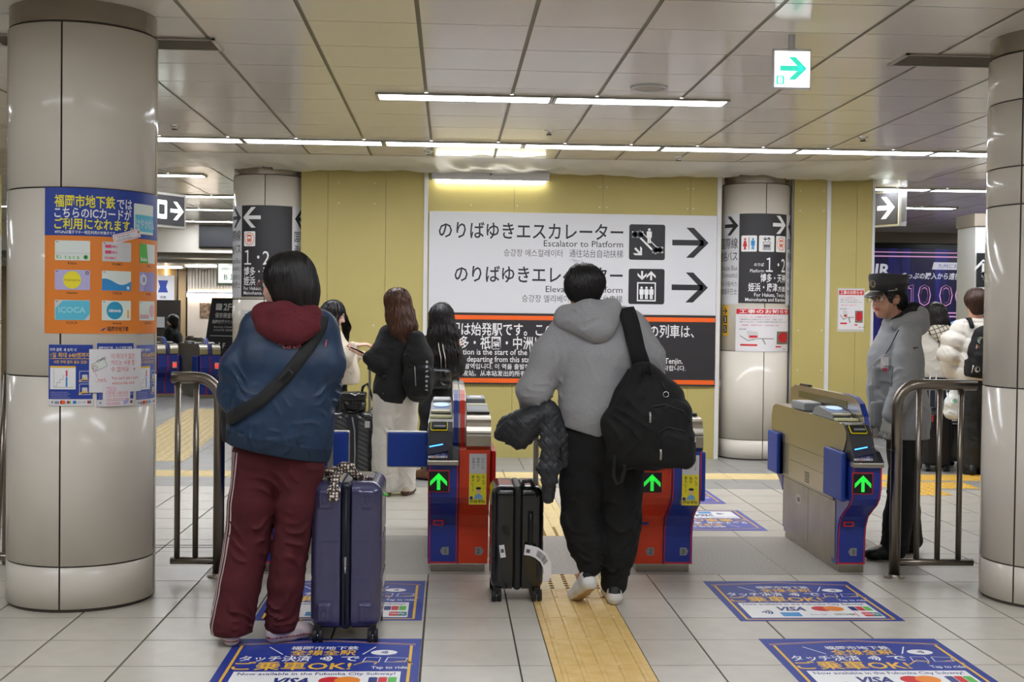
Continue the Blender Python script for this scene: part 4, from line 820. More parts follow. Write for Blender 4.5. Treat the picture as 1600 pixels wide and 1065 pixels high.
# ------------------------------------------------------------------ far right: advertisement wall and pillar
def advert():
    t = thing('advertisement', 'dark blue neon style railway advertisement reading 10,000 on the far wall', 'advertisement', (8.4, 20.45, 0)); X0 = 6.98
    m = bpy.data.materials.new('neon_backdrop'); m.use_nodes = True; nt = m.node_tree; b = nt.nodes['Principled BSDF']; b.inputs['Roughness'].default_value = .35
    tc = nt.nodes.new('ShaderNodeTexCoord'); mp = nt.nodes.new('ShaderNodeMapping'); mp.inputs['Scale'].default_value = (4.5, 1, .25); n = nt.nodes.new('ShaderNodeTexNoise'); n.inputs['Scale'].default_value = 1.2; n.inputs['Detail'].default_value = 3
    r = nt.nodes.new('ShaderNodeValToRGB'); r.color_ramp.elements[0].position = .45; r.color_ramp.elements[0].color = (*srgb('#232044'), 1); r.color_ramp.elements[1].position = .78; r.color_ramp.elements[1].color = (*srgb('#3a3fc0'), 1)
    nt.links.new(tc.outputs['Object'], mp.inputs['Vector']); nt.links.new(mp.outputs['Vector'], n.inputs['Vector']); nt.links.new(n.outputs['Fac'], r.inputs['Fac']); nt.links.new(r.outputs['Color'], b.inputs['Base Color']); nt.links.new(r.outputs['Color'], b.inputs['Emission Color']); b.inputs['Emission Strength'].default_value = .35
    adopt(MB().box(X0, 20.42, .3, 10.2, 20.5, 2.69, m).build('panel'), t); adopt(MB().box(X0-.3, 20.5, 0, 10.2, 20.6, 2.72, K['blkplastic']).build('backing_wall'), t); adopt(MB().box(X0, 20.41, 2.60, 10.2, 20.43, 2.69, K['blkplastic']).build('top_band'), t)
    c = Canvas(plane_map((X0, 20.42, 0)), t, False, .004); P = mat('neon_pink', '#e8a8d8', .4, emit=.55); Wt = mat('neon_white', '#e8e8f4', .4, emit=.4); Bl = mat('neon_blue', '#8cc4ec', .4, emit=.5); D = mat('neon_dark', '#2b2350', .4, emit=.2)
    c.rect(0, 2.53, 3.2, 2.545, P, 1); c.rect(0, 2.46, 3.2, 2.48, P, 1); c.text('JR', .02, 2.14, .2, Wt, 1, 'l', .03, .3, .1); c.text('JR西日本', .06, 2.06, .05, Wt, 1, 'l', .01, .22)
    c.poly([(1.03, 2.26), (3.2, 2.26), (3.2, 2.38), (1.06, 2.38)], Wt, 1); c.text('九州にお住まいのWESTER会員様', 1.13, 2.28, .075, K['blue'], 2, 'l', .0, 1.3); c.text('きっぷの購入から遠征先のお土産・移動まで', .52, 2.10, .1, Wt, 1, 'l', .03, 2.0, .15)
    for k, ch in enumerate('１０,０００'):
        x, cw = (.62, .80, 1.05, 1.16, 1.43, 1.70)[k], (.16, .22, .08, .23, .23, .23)[k]; c.text(ch, x, 1.64, .38, P, 1, 'l', .045, cw); c.text(ch, x+cw*.07, 1.645, .38, D, 2, 'l', .004, cw*.86)
    c.rect(.6, 1.53, 3.2, 1.55, P, 1); c.rect(.6, 1.47, 3.2, 1.49, P, 1); c.ring(.26, 1.72, .26, .06, Wt, 1); c.disc(.26, 1.72, .19, mat('neon_disc', '#2f6fd0', .4, emit=.3), 1); c.disc(.46, 1.55, .05, Wt, 1)
    c.ring(1.75, .55, .92, .035, Bl, 1, 55, 125); c.ring(1.75, .55, .78, .03, Bl, 1, 55, 125); c.text('WESTER', .55, .98, .26, Bl, 1, 'l', .03, 1.05, .15); c.text('WESTER', .56, .98, .26, D, 2, 'l', -.015, 1.03, .15); c.text('で', 1.68, 1.0, .22, mat('neon_cream', '#e6dcae', .4, emit=.4), 1, 'l', .03); c.text('Go!', .62, 1.22, .18, mat('neon_cream', '#e6dcae', .4), 1, 'l', .03, .28, 0, 18); c.flush('lettering')
    p = structure('trim_4', MB().box(5.99, 14.0, 0, 6.8, 14.5, 2.62, K['strip']).box(5.97, 13.98, 2.5, 6.8, 14.5, 2.64, mat('brown_beam', '#8d8172', .5)))
    t = thing('elevator_sign', 'black sign with a turning arrow and elevator box on the far right pillar', 'sign', (6.2, 13.99, 1.0)); adopt(MB().box(6.005, 13.97, 1.1, 6.5, 13.99, 2.19, K['black']).build('panel'), t); c = Canvas(plane_map((6.005, 13.97, 1.1)), t)
    c.arrow(.07, .92, .2, K['wprint'], 90, 1, .03); c.line([(.07, .86), (.09, .8), (.2, .79)], .03, K['wprint'], 1); c.rr(.02, .38, .2, .7, .01, K['wprint'], 1); lift_icon(c, .11, .55, .17, K['ink'], K['wprint'], 1); c.flush('print')
advert()
# ------------------------------------------------------------------ ticket gates
def strip_profile(prof, x0, x1, m, off=0.0015, t=0.002):
    """thin strip lying on the front of a y-z profile (listed from bottom to top)"""
    mb = MB(); vs = []
    for i, (y, z) in enumerate(prof):
        a = prof[max(0, i-1)]; b = prof[min(len(prof)-1, i+1)]; dy, dz = b[0]-a[0], b[1]-a[1]; L = math.hypot(dy, dz) or 1; ny, nz = -dz/L, dy/L
        for o in (off, off+t): vs += [(x0, y+ny*o, z+nz*o), (x1, y+ny*o, z+nz*o)]
    fs = []
    for i in range(len(prof)-1):
        a, b = 4*i, 4*i+4
        fs += [(a+2, a+3, b+3, b+2), (a, a+2, b+2, b), (a+1, b+1, b+3, a+3)]
    return mb.add(vs, fs, m, False)
S_CURVE = [(.25, .045), (.245, .20), (.235, .26), (.20, .32), (.13, .365), (.06, .405), (.02, .445), (0, .50)]
FIN = [(.20, .66), (.185, .72), (.19, .80), (.225, .875), (.29, .94), (.38, .97), (.47, .978), (1.60, .978), (1.69, .95), (1.73, .88), (1.735, .70)]
def gate(cx, cy, label, halves, rz=0.0, group=None):
    t = thing('ticket_gate', label, 'ticket gate', (cx, cy, 0), rz, group)
    def par(mb, nm, lab=None, p=None):
        o = mb.build(nm, p or t)
        if lab: o['label'] = lab
        return o
    xl = -.168 if -1 in halves else 0; xr = .168 if 1 in halves else .012
    par(MB().box(xl+.02, .25, 0, xr-.02, 1.38, .045, K['steel2'], .004), 'plinth')
    for side, h in halves.items():
        T = lambda x: side*(.168-x)
        def bx(mb, xa, ya, za, xb, yb, zb, m, bev=0.0):
            a, b = sorted((T(xa), T(xb))); return mb.box(a, ya, za, b, yb, zb, m, bev)
        def pr(mb, pts, xa, xb, m, smooth=False):
            a, b = sorted((T(xa), T(xb))); return mb.prism(pts, 0, a, b, m, smooth)
        col = K[h['col']]; edge = K['red'] if h['col'] == 'gblue' else K['gorange']; rd = h.get('reader'); ztop = .645 if rd else .70
        par(bx(MB(), .006, .28, .045, .166, 1.36, .40, K['steel2']), 'cabinet')
        for ya, yb in ((.275, .80), (.805, 1.37)): par(bx(MB(), 0, ya, .07, .008, yb, .395, K['steel2'], .002), 'door')
        par(bx(bx(MB(), -.001, .95, .27, .004, 1.06, .33, K['steel'], .002), -.002, .98, .285, .004, 1.03, .31, K['blkplastic']), 'lock')
        par(bx(MB(), .004, .28, .40, .166, 1.50, .62, K['steel2']), 'side_panel')
        par(bx(bx(MB(), .001, .42, .41, .01, 1.25, .52, K['steel'], .001), .001, .42, .525, .01, 1.25, .615, K['steel'], .001), 'access_panel')
        v = MB()
        for k in range(5): bx(v, -.001, .80, .425+.014*k, .003, .88, .432+.014*k, K['blkplastic'])
        par(v, 'vent_slot')
        prof = S_CURVE+[(0, ztop)]
        par(pr(MB(), [(.34, .045)]+prof+[(.34, ztop)], .004, .1665, col), 'front_panel')
        par(pr(MB(), [(y_, z_) for y_, z_ in [(1.40, .30), (1.48, .36), (1.62, .42), (1.68, .50), (1.68, .66), (1.40, .66)]], .004, .1665, col), 'rear_panel')
        zt = [(y_, z_) for y_, z_ in prof]
        for xa, xb in ((.010, .0155), (.157, .1625)): a, b = sorted((T(xa), T(xb))); par(strip_profile(zt, a, b, edge), 'edge_stripe')
        a, b = sorted((T(.0155), T(.157))); par(strip_profile([(.25, .047), (.25, .055)], a, b, edge), 'edge_stripe')
        # flap pads folded against the side, front and rear
        pm = K['pad'] if h.get('pad', 'b') == 'b' else K['padr']
        if not h.get('closed'): par(bx(MB(), -.030, .07, .42, -.004, .42, .69, pm, .012), 'flap')
        else: par(bx(bx(MB(), -.235, .36, .56, -.008, .385, .765, K['alu'], .012), -.229, .354, .566, -.008, .391, .759, K['pad'], .010), 'flap')
        par(bx(MB(), -.030, 1.42, .40, -.004, 1.67, .67, pm, .012), 'flap')
        # steel hood with rounded ends and the top deck
        hood = [(.34, .62), (.34, .66), (.02, .70), (.0, .72), (.0, .775), (.004, .80), (.012, .822), (.024, .842), (.04, .858), (.06, .869), (.085, .875), (.12, .876), (1.58, .876), (1.65, .85), (1.685, .79), (1.685, .62)] if not rd else [(.34, .62), (.20, .66), (.14, .70), (.10, .76), (.10, .80), (.14, .83), (.22, .842), (1.58, .852), (1.65, .83), (1.685, .77), (1.685, .62)]
        par(pr(MB(), hood, 0, .131, K['steel']), 'hood')
        if not rd:
            par(strip_profile([(.0, .785), (-.002, .79)], *sorted((T(.002), T(.129))), K['dkplastic'], .001, .001), 'hood_seam')
            par(bx(MB(), .004, .16, .876, .128, .30, .892, K['blkplastic'], .004), 'deck_pad'); par(pr(MB(), [(.32, .876), (.42, .905), (.62, .905), (.62, .876)], .006, .126, K['greyplastic']), 'deck_unit')
            par(bx(MB(), .008, .45, .905, .124, .52, .909, mat('pale_label', '#d8d8a8', .5)), 'deck_label'); par(bx(MB(), .006, .9, .876, .126, 1.2, .915, K['greyplastic'], .01), 'rear_unit'); par(bx(MB(), .03, .95, .915, .10, 1.1, .917, K['paper']), 'deck_label')
        else:
            wedge = [(-.03, .655), (.015, .715), (.06, .79), (.13, .838), (.20, .845), (.20, .66), (-.03, .648)]
            par(pr(MB(), wedge, .004, .131, K['dkplastic']), 'console'); par(bx(MB(), -.002, -.04, .622, .166, .03, .648, K['steel'], .006), 'lip')
            par(pr(MB(), [(-.034, .65), (.04, .70), (.12, .71), (.12, .65)], .132, .1665, K['dkplastic']), 'console_wing')
            d = Vector((0, .07, .048)).normalized(); n = Vector((0, -d.z, d.y)); o0 = Vector((T(.0675), .063, .797))
            def slab(x0, x1, s0, s1, th, m, nm, off=0.0, r=.006):
                mb = MB(); pts = rrect(x0, s0, x1, s1, r, 4); k = len(pts); vs = [o0+Vector((side*p[0] if side > 0 else p[0], 0, 0))+d*p[1]+n*off for p in pts]+[o0+Vector((p[0], 0, 0))+d*p[1]+n*(off+th) for p in pts]
                return par(mb.add(vs, [[i, (i+1) % k, k+(i+1) % k, k+i] for i in range(k)]+[[k+i for i in range(k)]], m), nm)
            slab(-.054, .038, -.004, .066, .006, K['yellow'], 'reader_rim', 0, .01); slab(-.050, .034, 0, .062, .010, K['blkplastic'], 'card_reader', 0, .008); slab(-.036, .026, .012, .022, .016, K['greyplastic'], 'card_slot', .002, .003)
            # tilted contactless unit with a lit bar
            d2 = Vector((0, .045, .075)).normalized(); n2 = Vector((0, -d2.z, d2.y)); ox = T(.062); rt = rad(12); ca, sa = math.cos(rt), math.sin(rt)
            def tilt(x0, x1, s0, s1, t0, t1, m, nm):
                q = [(x0, s0), (x1, s0), (x1, s1), (x0, s1)]; P = [Vector((ox, -.012, .668))+Vector((a_*ca-b_*sa, 0, 0))+d2*(a_*sa+b_*ca) for a_, b_ in q]
                vs = [p+n2*t0 for p in P]+[p+n2*t1 for p in P]; return par(MB().add(vs, [(0, 3, 2, 1), (4, 5, 6, 7), (0, 1, 5, 4), (1, 2, 6, 5), (2, 3, 7, 6), (3, 0, 4, 7)], m), nm)
            tilt(-.058, .05, .008, .06, 0, .03, mat('reader_navy', '#161b3a', .3), 'touch_reader'); tilt(-.044, .030, .046, .053, .03, .032, K['bluebar'], 'light_bar')
            lx = T(.055) if side < 0 else T(.075)
            par(MB().add([(lx-.052, -.0315, .66), (lx+.05, -.0315, .66), (lx+.05, -.012, .684), (lx-.052, -.012, .684)], [(0, 1, 2, 3)], K['white']), 'label_plate')
            cv = Canvas(plane_map((lx-.052, -.0325, .66), (1, 0, 0), (0, .0195, .024)), t, False, .0006); cv.rect(0, .014, .102, .031, K['blue'], 1); cv.text('タッチ決済', .004, .018, .008, K['wprint'], 2, 'l', .02, .05); waves(cv, .06, .022, .009, K['wprint'], 2, 3); cv.text('OK', .07, .018, .008, K['gold'], 2, 'l', .02, .02); card_marks(cv, .003, .003, .096, 1, .007); o = cv.flush('label_print'); o.matrix_parent_inverse = Matrix.Identity(4)
            # raised unit with the oval screen, then the rear boxes
            par(pr(MB(), [(.36, .845), (.44, .885), (.66, .905), (.72, .895), (.78, .85)], .008, .126, K['greyplastic']), 'display_unit')
            so = Vector((T(.067), .47, .892)); sd = Vector((0, .22, .02)).normalized(); sn = Vector((0, -sd.z, sd.y)); nn = 24
            par(MB().add([so+Vector((.046*math.cos(2*PI*k/nn), 0, 0))+sd*(.07*math.sin(2*PI*k/nn)+.07)+sn*.004 for k in range(nn)], [list(range(nn))], K['screen']), 'screen')
            par(bx(MB(), .012, .38, .862, .12, .43, .880, K['steel'], .004), 'ticket_slot'); par(bx(MB(), .01, .95, .85, .125, 1.25, .90, K['greyplastic'], .012), 'rear_unit')
            par(bx(MB(), .02, .97, .90, .115, 1.2, .902, K['lgrey']), 'deck_label'); par(bx(MB(), .006, .28, .846, .128, .345, .858, mat('pale_label', '#d8d8a8', .5)), 'deck_label')
        # fin
        par(pr(MB(), FIN+[(1.735, .62), (.20, .62)], .1325, .1665, K['steel']), 'fin'); a, b = sorted((T(.137), T(.164)))
        fc = [(y_-.001, z_) for y_, z_ in FIN[:7]]; par(strip_profile([(p[0], p[1]) for p in ([(.205, .655)]+fc+[(.60, .979)])], a, b, col if h['col'] == 'gblue' else K['gred'], .001, .003), 'fin_cover')
        par(bx(MB(), .02, .60, .80, .1335, 1.40, .84, mat('smoked_strip', '#4c4638', .3)), 'fin_band') if False else None
        par(bx(MB(), .130, .50, .90, .1335, 1.50, .945, mat('smoked_strip', '#5a5230', .3)), 'fin_band')
        par(MB().prism([(1.30, .978), (1.32, .992), (1.50, .992), (1.52, .978)], 0, *sorted((T(.138), T(.162))), K['blkplastic']), 'sensor')
        # front sign: arrow display or stop disc or advertising card
        xa, xb = sorted((T(.008), T(.112)))
        def ident(o): o.matrix_parent_inverse = Matrix.Identity(4); return o
        if h['sign'] in ('arrow', 'stop'):
            par(MB().box(xa-.004, -.006, .475, xb+.006, .004, .592, edge, .002), 'display_rim'); par(MB().box(xa, -.010, .480, xb, .004, .587, K['blkplastic'], .002), 'display')
            cv = Canvas(plane_map(((xa+xb)/2, -.0105, .533)), t, False, .0006)
            if h['sign'] == 'arrow': cv.arrow(0, 0, .090, K['arrow'], 90, 1, .018, .5)
            else: cv.rr(-.035, -.045, .035, .05, .004, K['lgrey'], 1); cv.disc(0, 0, .032, K['stopred'], 2); cv.rect(-.02, -.006, .02, .006, K['wprint'], 3)
            ident(cv.flush('arrow_light' if h['sign'] == 'arrow' else 'stop_light'))
            y0 = .212; par(MB().box((xa+xb)/2-.03, y0, .262, (xa+xb)/2+.03, y0+.03, .292, edge, .002), 'slot_rim'); par(MB().box((xa+xb)/2-.02, y0-.002, .27, (xa+xb)/2+.02, y0+.03, .284, K['navy']), 'slot')
        elif h['sign'] == 'ad':
            xm = T(.068); w = .092; par(MB().box(xm-w/2, -.005, .41, xm+w/2, .05, .68, K['lgrey'], .001), 'advert_card'); cv = Canvas(plane_map((xm-w/2, -.0055, .41)), t, False, .0006); B = K['black']
            cv.rect(.001, .001, w-.001, .165, K['yellow'], 1); cv.vtext('かけこみ', .072, .252, .0125, K['ink'], 1, 0.0, 1.25); cv.vtext('乗車は', .047, .252, .0125, K['ink'], 1, 0.0, 1.25); cv.vtext('危険です', .022, .252, .0125, K['ink'], 1, 0.0, 1.25)
            cv.vtext('なんで、', .076, .158, .015, B, 2, .005, 1.2); cv.vtext('私が', .048, .158, .016, B, 2, .005, 1.2); cv.vtext('東大に!?', .02, .158, .015, B, 2, .005, 1.2)
            cv.poly([(.026, .03), (.074, .03), (.068, .05), (.055, .058), (.045, .058), (.032, .05)], mat('shirt_print', '#7fb2d8', .5), 2); cv.disc(.05, .075, .0115, mat('skin_print', '#e9c4a8', .5), 3, 16, .0145); cv.rr(.037, .08, .063, .093, .005, B, 4); cv.disc(.012, .036, .009, K['navy'], 2, 12); cv.text('四谷学院', .006, .008, .018, B, 2, 'l', .025, .08); ident(cv.flush('advert_print'))
        if h.get('num'):
            nx = T(.10) if side < 0 else T(.055); cv = Canvas(plane_map((nx, .2475, .115)), t, False, .0012); s_ = h.get('tip', side)
            cv.poly([(-.018, -.022), (.018, -.022), (.018 + (.012 if s_ > 0 else 0), 0), (.018, .022), (-.018, .022), (-.018 - (.012 if s_ < 0 else 0), 0)], K['mgrey'], 1); cv.text(h['num'], 0, -.013, .026, B_ if False else K['black'], 2, 'c', .0); ident(cv.flush('number_badge'))
    return t
gate(.060, 6.62, 'double ticket gate with blue and red fronts numbered 1 and 2', {-1: dict(col='gblue', reader=1, sign='arrow', num='1', closed=1), 1: dict(col='gorange', sign='ad', num='2', pad='r')})
gate(1.200, 6.62, 'double ticket gate numbered 2 and 3 beside the black backpack', {-1: dict(col='gorange', reader=1, sign='arrow', num='2', pad='r', tip=-1), 1: dict(col='gblue', sign='ad', num='3')})
gate(2.345, 6.62, 'single blue fronted ticket gate numbered 3 with green arrow, beside the staff member', {-1: dict(col='gblue', reader=1, sign='arrow', num='3', tip=-1)})
gate(-.950, 6.62, 'double ticket gate hidden behind the person in the navy jacket', {-1: dict(col='gblue', reader=1, sign='arrow'), 1: dict(col='gblue', sign='none', closed=1)})
gate(-4.58, 20.6, 'far blue ticket gate nearest the poster column with a white stop sign', {-1: dict(col='gblue', sign='none'), 1: dict(col='gblue', sign='stop')}, rad(24))
gate(-3.86, 20.4, 'far blue ticket gate with a glowing red stop disc beside the navy sleeve', {-1: dict(col='gblue', sign='none'), 1: dict(col='gblue', sign='stop')}, rad(24))
# ------------------------------------------------------------------ railings
def railing(x0, x1, y, label, balusters, curve_at, posts, ztop=1.065):
    t = thing('railing', label, 'railing', ((x0+x1)/2, y, 0)); R = .12; pts = []
    if curve_at == 1:
        pts = [(x0, y, ztop), (x1-R, y, ztop)]+[(x1-R+R*math.sin(rad(a)), y, ztop-R+R*math.cos(rad(a))) for a in range(10, 91, 10)]+[(x1, y, .0)]
    else:
        pts = [(x1, y, ztop), (x0+R, y, ztop)]+[(x0+R-R*math.sin(rad(a)), y, ztop-R+R*math.cos(rad(a))) for a in range(10, 91, 10)]+[(x0, y, .0)]
    adopt(MB().tube(pts, .030, K['rail'], 16).build('top_rail'), t); adopt(MB().tube([(x0, y, .085), (x1, y, .085)], .020, K['rail'], 12).build('bottom_rail'), t)
    for x in balusters: adopt(MB().tube([(x, y, .085), (x, y, ztop)], .0155, K['rail'], 12).build('baluster'), t)
    e = x1 if curve_at == 1 else x0; adopt(MB().lathe([(.058, .002), (.058, .006), (.033, .008), (.032, .02)], K['steel'], (e, y, 0), 20).build('floor_flange'), t)
    return t
railing(-1.475, -1.222, 6.73, 'steel tube railing between the poster column and the navy jacket', [-1.442, -1.345], 1, [])
railing(2.462, 2.90, 6.73, 'steel tube railing in front of the staff member, ending at the bare column', [2.583, 2.700, 2.818], 0, [])
t = thing('railing', 'steel tube railing at the left edge behind the poster column', 'railing', (-2.4, 6.9, 0))
adopt(MB().tube([(-2.13, 6.6, 1.02), (-2.36, 6.9, 1.065), (-2.42, 7.0, 1.06), (-2.445, 7.06, .99), (-2.445, 7.06, 0.0)], .030, K['rail'], 14).build('top_rail'), t); adopt(MB().tube([(-2.13, 6.72, .10), (-2.7, 6.8, .10)], .022, K['rail'], 12).build('bottom_rail'), t); adopt(MB().tube([(-2.40, 6.76, .10), (-2.40, 6.9, 1.06)], .0155, K['rail'], 12).build('baluster'), t)
# ------------------------------------------------------------------ implicit surfaces for people, clothes and soft bags
F32 = np.float32
def V3(*a): return np.array(a if len(a) > 1 else a[0], dtype=F32)
def unit(v): v = np.asarray(v, F32); return v/(np.linalg.norm(v)+1e-9)
class SDF:
    def __init__(s, lo, hi, res):
        s.lo = V3(lo); s.res = res; s.n = tuple(int(math.ceil((hi[i]-lo[i])/res))+1 for i in range(3)); s.D = np.full(s.n, 0.25, F32)
        s.ax = [s.lo[i]+res*np.arange(s.n[i], dtype=F32) for i in range(3)]
    def _sl(s, lo, hi, pad):
        a = [max(0, int((lo[i]-pad-s.lo[i])/s.res)) for i in range(3)]; b = [min(s.n[i], int((hi[i]+pad-s.lo[i])/s.res)+2) for i in range(3)]
        if any(b[i] <= a[i] for i in range(3)): return None
        return tuple(slice(a[i], b[i]) for i in range(3))
    def op(s, lo, hi, fn, k=.02, mode='add'):
        sl = s._sl(lo, hi, max(.03, 1.2*k+2*s.res))
        if sl is None: return s
        X, Y, Z = s.ax[0][sl[0]][:, None, None], s.ax[1][sl[1]][None, :, None], s.ax[2][sl[2]][None, None, :]
        d = fn(X, Y, Z).astype(F32); A = s.D[sl]
        if mode == 'sub': d = -d; h = np.maximum(k-np.abs(A-d), 0)/k; s.D[sl] = np.maximum(A, d)+h*h*k*.25
        else: h = np.maximum(k-np.abs(A-d), 0)/k; s.D[sl] = np.minimum(A, d)-h*h*k*.25
        return s
    def seg(s, p, q, ra, rb, k=.02, side=None, mode='add'):
        """tapered elliptical segment; ra, rb: radius or (half width along side, half depth)"""
        p, q = V3(p), V3(q); ra = ra if isinstance(ra, tuple) else (ra, ra); rb = rb if isinstance(rb, tuple) else (rb, rb)
        t = q-p; L = float(np.linalg.norm(t)); t = t/(L+1e-9)
        sv = V3(side) if side is not None else (V3(1, 0, 0) if abs(t[0]) < .8 else V3(0, 1, 0)); sv = unit(sv-t*np.dot(sv, t)); n = np.cross(t, sv); m = max(*ra, *rb)
        def fn(X, Y, Z):
            x, y, z = X-p[0], Y-p[1], Z-p[2]; al = x*t[0]+y*t[1]+z*t[2]; h = np.clip(al/L, 0, 1); u = x*sv[0]+y*sv[1]+z*sv[2]; w = x*n[0]+y*n[1]+z*n[2]; c = al-h*L
            a = ra[0]+(rb[0]-ra[0])*h; b = ra[1]+(rb[1]-ra[1])*h; mi = np.minimum(a, b); return (np.sqrt((u/a)**2+(w/b)**2+(c/mi)**2)-1)*mi
        return s.op(np.minimum(p, q)-m, np.maximum(p, q)+m, fn, k, mode)
    def tube(s, pts, rs, k=.03, side=None, mode='add'):
        for i in range(len(pts)-1): s.seg(pts[i], pts[i+1], rs[i], rs[i+1], k, side, mode)
        return s
    def ell(s, c, r, k=.02, f=None, mode='add', up=(0, 0, 1)):
        """ellipsoid; r along (right, forward, up) of the frame whose forward is f"""
        c = V3(c); f = unit(f if f is not None else (0, 1, 0)); rt = unit(np.cross(f, V3(up))); u = np.cross(rt, f); m = max(r); mi = min(r)
        def fn(X, Y, Z):
            x, y, z = X-c[0], Y-c[1], Z-c[2]; a, b, d = (x*rt[0]+y*rt[1]+z*rt[2])/r[0], (x*f[0]+y*f[1]+z*f[2])/r[1], (x*u[0]+y*u[1]+z*u[2])/r[2]
            q = np.sqrt(a*a+b*b+d*d); g = np.sqrt((a/r[0])**2+(b/r[1])**2+(d/r[2])**2)+1e-6; return q*(q-1)/g
        return s.op(c-m, c+m, fn, k, mode)
    def rbox(s, c, r, e, k=.02, f=None, up=(0, 0, 1), mode='add'):
        c = V3(c); f = unit(f if f is not None else (0, 1, 0)); rt = unit(np.cross(f, V3(up))); u = np.cross(rt, f); m = float(np.linalg.norm(r))
        def fn(X, Y, Z):
            x, y, z = X-c[0], Y-c[1], Z-c[2]; q = [np.abs(x*v[0]+y*v[1]+z*v[2])-(r[i]-e) for i, v in enumerate((rt, f, u))]
            return np.sqrt(sum(np.maximum(a, 0)**2 for a in q))+np.minimum(np.maximum(np.maximum(q[0], q[1]), q[2]), 0)-e
        return s.op(c-m, c+m, fn, k, mode)
    def cut(s, p, n, k=.004):
        """remove everything on the side the normal points to"""
        n = unit(n); X, Y, Z = s.ax[0][:, None, None], s.ax[1][None, :, None], s.ax[2][None, None, :]
        d = (X-p[0])*n[0]+(Y-p[1])*n[1]+(Z-p[2])*n[2]; s.D = np.maximum(s.D, d.astype(F32)); return s
    def folds(s, items, seed=0, rough=.003):
        r = np.random.default_rng(seed); I = np.argwhere(np.abs(s.D) < .03); P = s.lo+I.astype(F32)*s.res; d = np.zeros(len(P), F32)
        for lam, am in ((.16, rough), (.07, rough*.5)):
            for _ in range(3):
                w = unit(r.normal(size=3)); d += am*.5*np.sin(P@w*(2*PI/lam)+r.uniform(0, 6))
        for (c, rad_, dr, lam, amp) in items:
            q = P-V3(c); fall = np.exp(-((q/V3(rad_ if hasattr(rad_, '__len__') else (rad_,)*3))**2).sum(1)*1.5); dr = unit(dr); o = unit(np.cross(dr, r.normal(size=3))); o2 = np.cross(dr, o)
            ph = P@dr+.45*lam*np.sin(P@o*(2*PI/(lam*3.1))+r.uniform(0, 6))+.5*lam*np.sin(P@o2*(2*PI/(lam*4.3))+P@dr*(1.2/lam)+r.uniform(0, 6)); v = np.abs(np.sin(ph*(PI/lam)+r.uniform(0, 6)))
            mod = np.clip(.35+.8*np.sin(P@o2*(2*PI/(lam*2.7))+r.uniform(0, 6))*np.sin(P@dr*(2*PI/(lam*3.3))+P@o*(3/lam)+r.uniform(0, 6)), 0, 1); d -= amp*3.0*fall*mod*((1-v)**2.2-.22)
        s.D[I[:, 0], I[:, 1], I[:, 2]] += d; return s
    def at(s, P):
        P = np.atleast_2d(np.asarray(P, F32)); g = (P-s.lo)/s.res; i = np.clip(np.floor(g).astype(int), 0, np.array(s.n)-2); f = np.clip(g-i, 0, 1); out = 0
        for a in (0, 1):
            for b in (0, 1):
                for c in (0, 1): out = out+s.D[i[:, 0]+a, i[:, 1]+b, i[:, 2]+c]*(f[:, 0] if a else 1-f[:, 0])*(f[:, 1] if b else 1-f[:, 1])*(f[:, 2] if c else 1-f[:, 2])
        return out
    def grad(s, P):
        e = s.res; P = np.atleast_2d(np.asarray(P, F32)); g = np.stack([s.at(P+e*np.eye(3, dtype=F32)[i])-s.at(P-e*np.eye(3, dtype=F32)[i]) for i in range(3)], 1); return g/(np.linalg.norm(g, axis=1, keepdims=True)+1e-9)
    def snap(s, P, off=0.0, it=4):
        P = np.array(P, F32)
        for _ in range(it): P = P-s.grad(P)*(np.clip(s.at(P), -.05, .05)-off)[:, None]
        return P
    def march(s, P, d, off=0.0, far=.6):
        """move points along d until they touch the surface"""
        P = np.array(np.atleast_2d(P), F32); d = unit(d); t = np.zeros(len(P), F32)
        for _ in range(120):
            v = s.at(P+d*t[:, None])-off; t = np.where((v > .0005) & (t < far), t+np.clip(v*.7, .001, .03), t)
        return P+d*t[:, None]
    def mesh(s):
        D = s.D; n = D.shape; S = D < 0; c = [n[i]-1 for i in range(3)]; cnt = np.zeros(c, np.uint8)
        for a in (0, 1):
            for b in (0, 1):
                for e in (0, 1): cnt += S[a:a+c[0], b:b+c[1], e:e+c[2]]
        act = (cnt > 0) & (cnt < 8); I = np.argwhere(act); idx = np.full(c, -1, np.int32); idx[act] = np.arange(len(I)); acc = np.zeros((len(I), 3), F32); num = np.zeros(len(I), F32)
        co = [(a, b, e) for a in (0, 1) for b in (0, 1) for e in (0, 1)]
        for p in co:
            for ax in range(3):
                if p[ax] == 0:
                    q = list(p); q[ax] = 1; d0 = D[I[:, 0]+p[0], I[:, 1]+p[1], I[:, 2]+p[2]]; d1 = D[I[:, 0]+q[0], I[:, 1]+q[1], I[:, 2]+q[2]]; m = (d0 < 0) != (d1 < 0)
                    t = np.where(m, d0/np.where(np.abs(d0-d1) < 1e-9, 1, d0-d1), 0); v = np.tile(np.array(p, F32), (len(I), 1)); v[:, ax] += t; acc[m] += v[m]; num += m
        V = s.lo+(I+acc/np.maximum(num, 1)[:, None])*s.res; Q = []
        for ax in range(3):
            b, e = [(1, 2), (2, 0), (0, 1)][ax]; sl0 = [slice(1, n[i]-1) for i in range(3)]; sl0[ax] = slice(0, n[ax]-1); sl1 = list(sl0); sl1[ax] = slice(1, n[ax])
            A, B = S[tuple(sl0)], S[tuple(sl1)]; m = A != B; J = np.argwhere(m)
            if not len(J): continue
            J = J+np.array([0 if i == ax else 1 for i in range(3)]); inside = S[J[:, 0], J[:, 1], J[:, 2]]; ob, oe = np.eye(3, dtype=int)[b], np.eye(3, dtype=int)[e]
            g = lambda o: idx[J[:, 0]-o[0], J[:, 1]-o[1], J[:, 2]-o[2]]
            q = np.stack([g(ob+oe), g(oe), g(0*ob), g(ob)], 1); q[~inside] = q[~inside][:, ::-1]; Q.append(q)
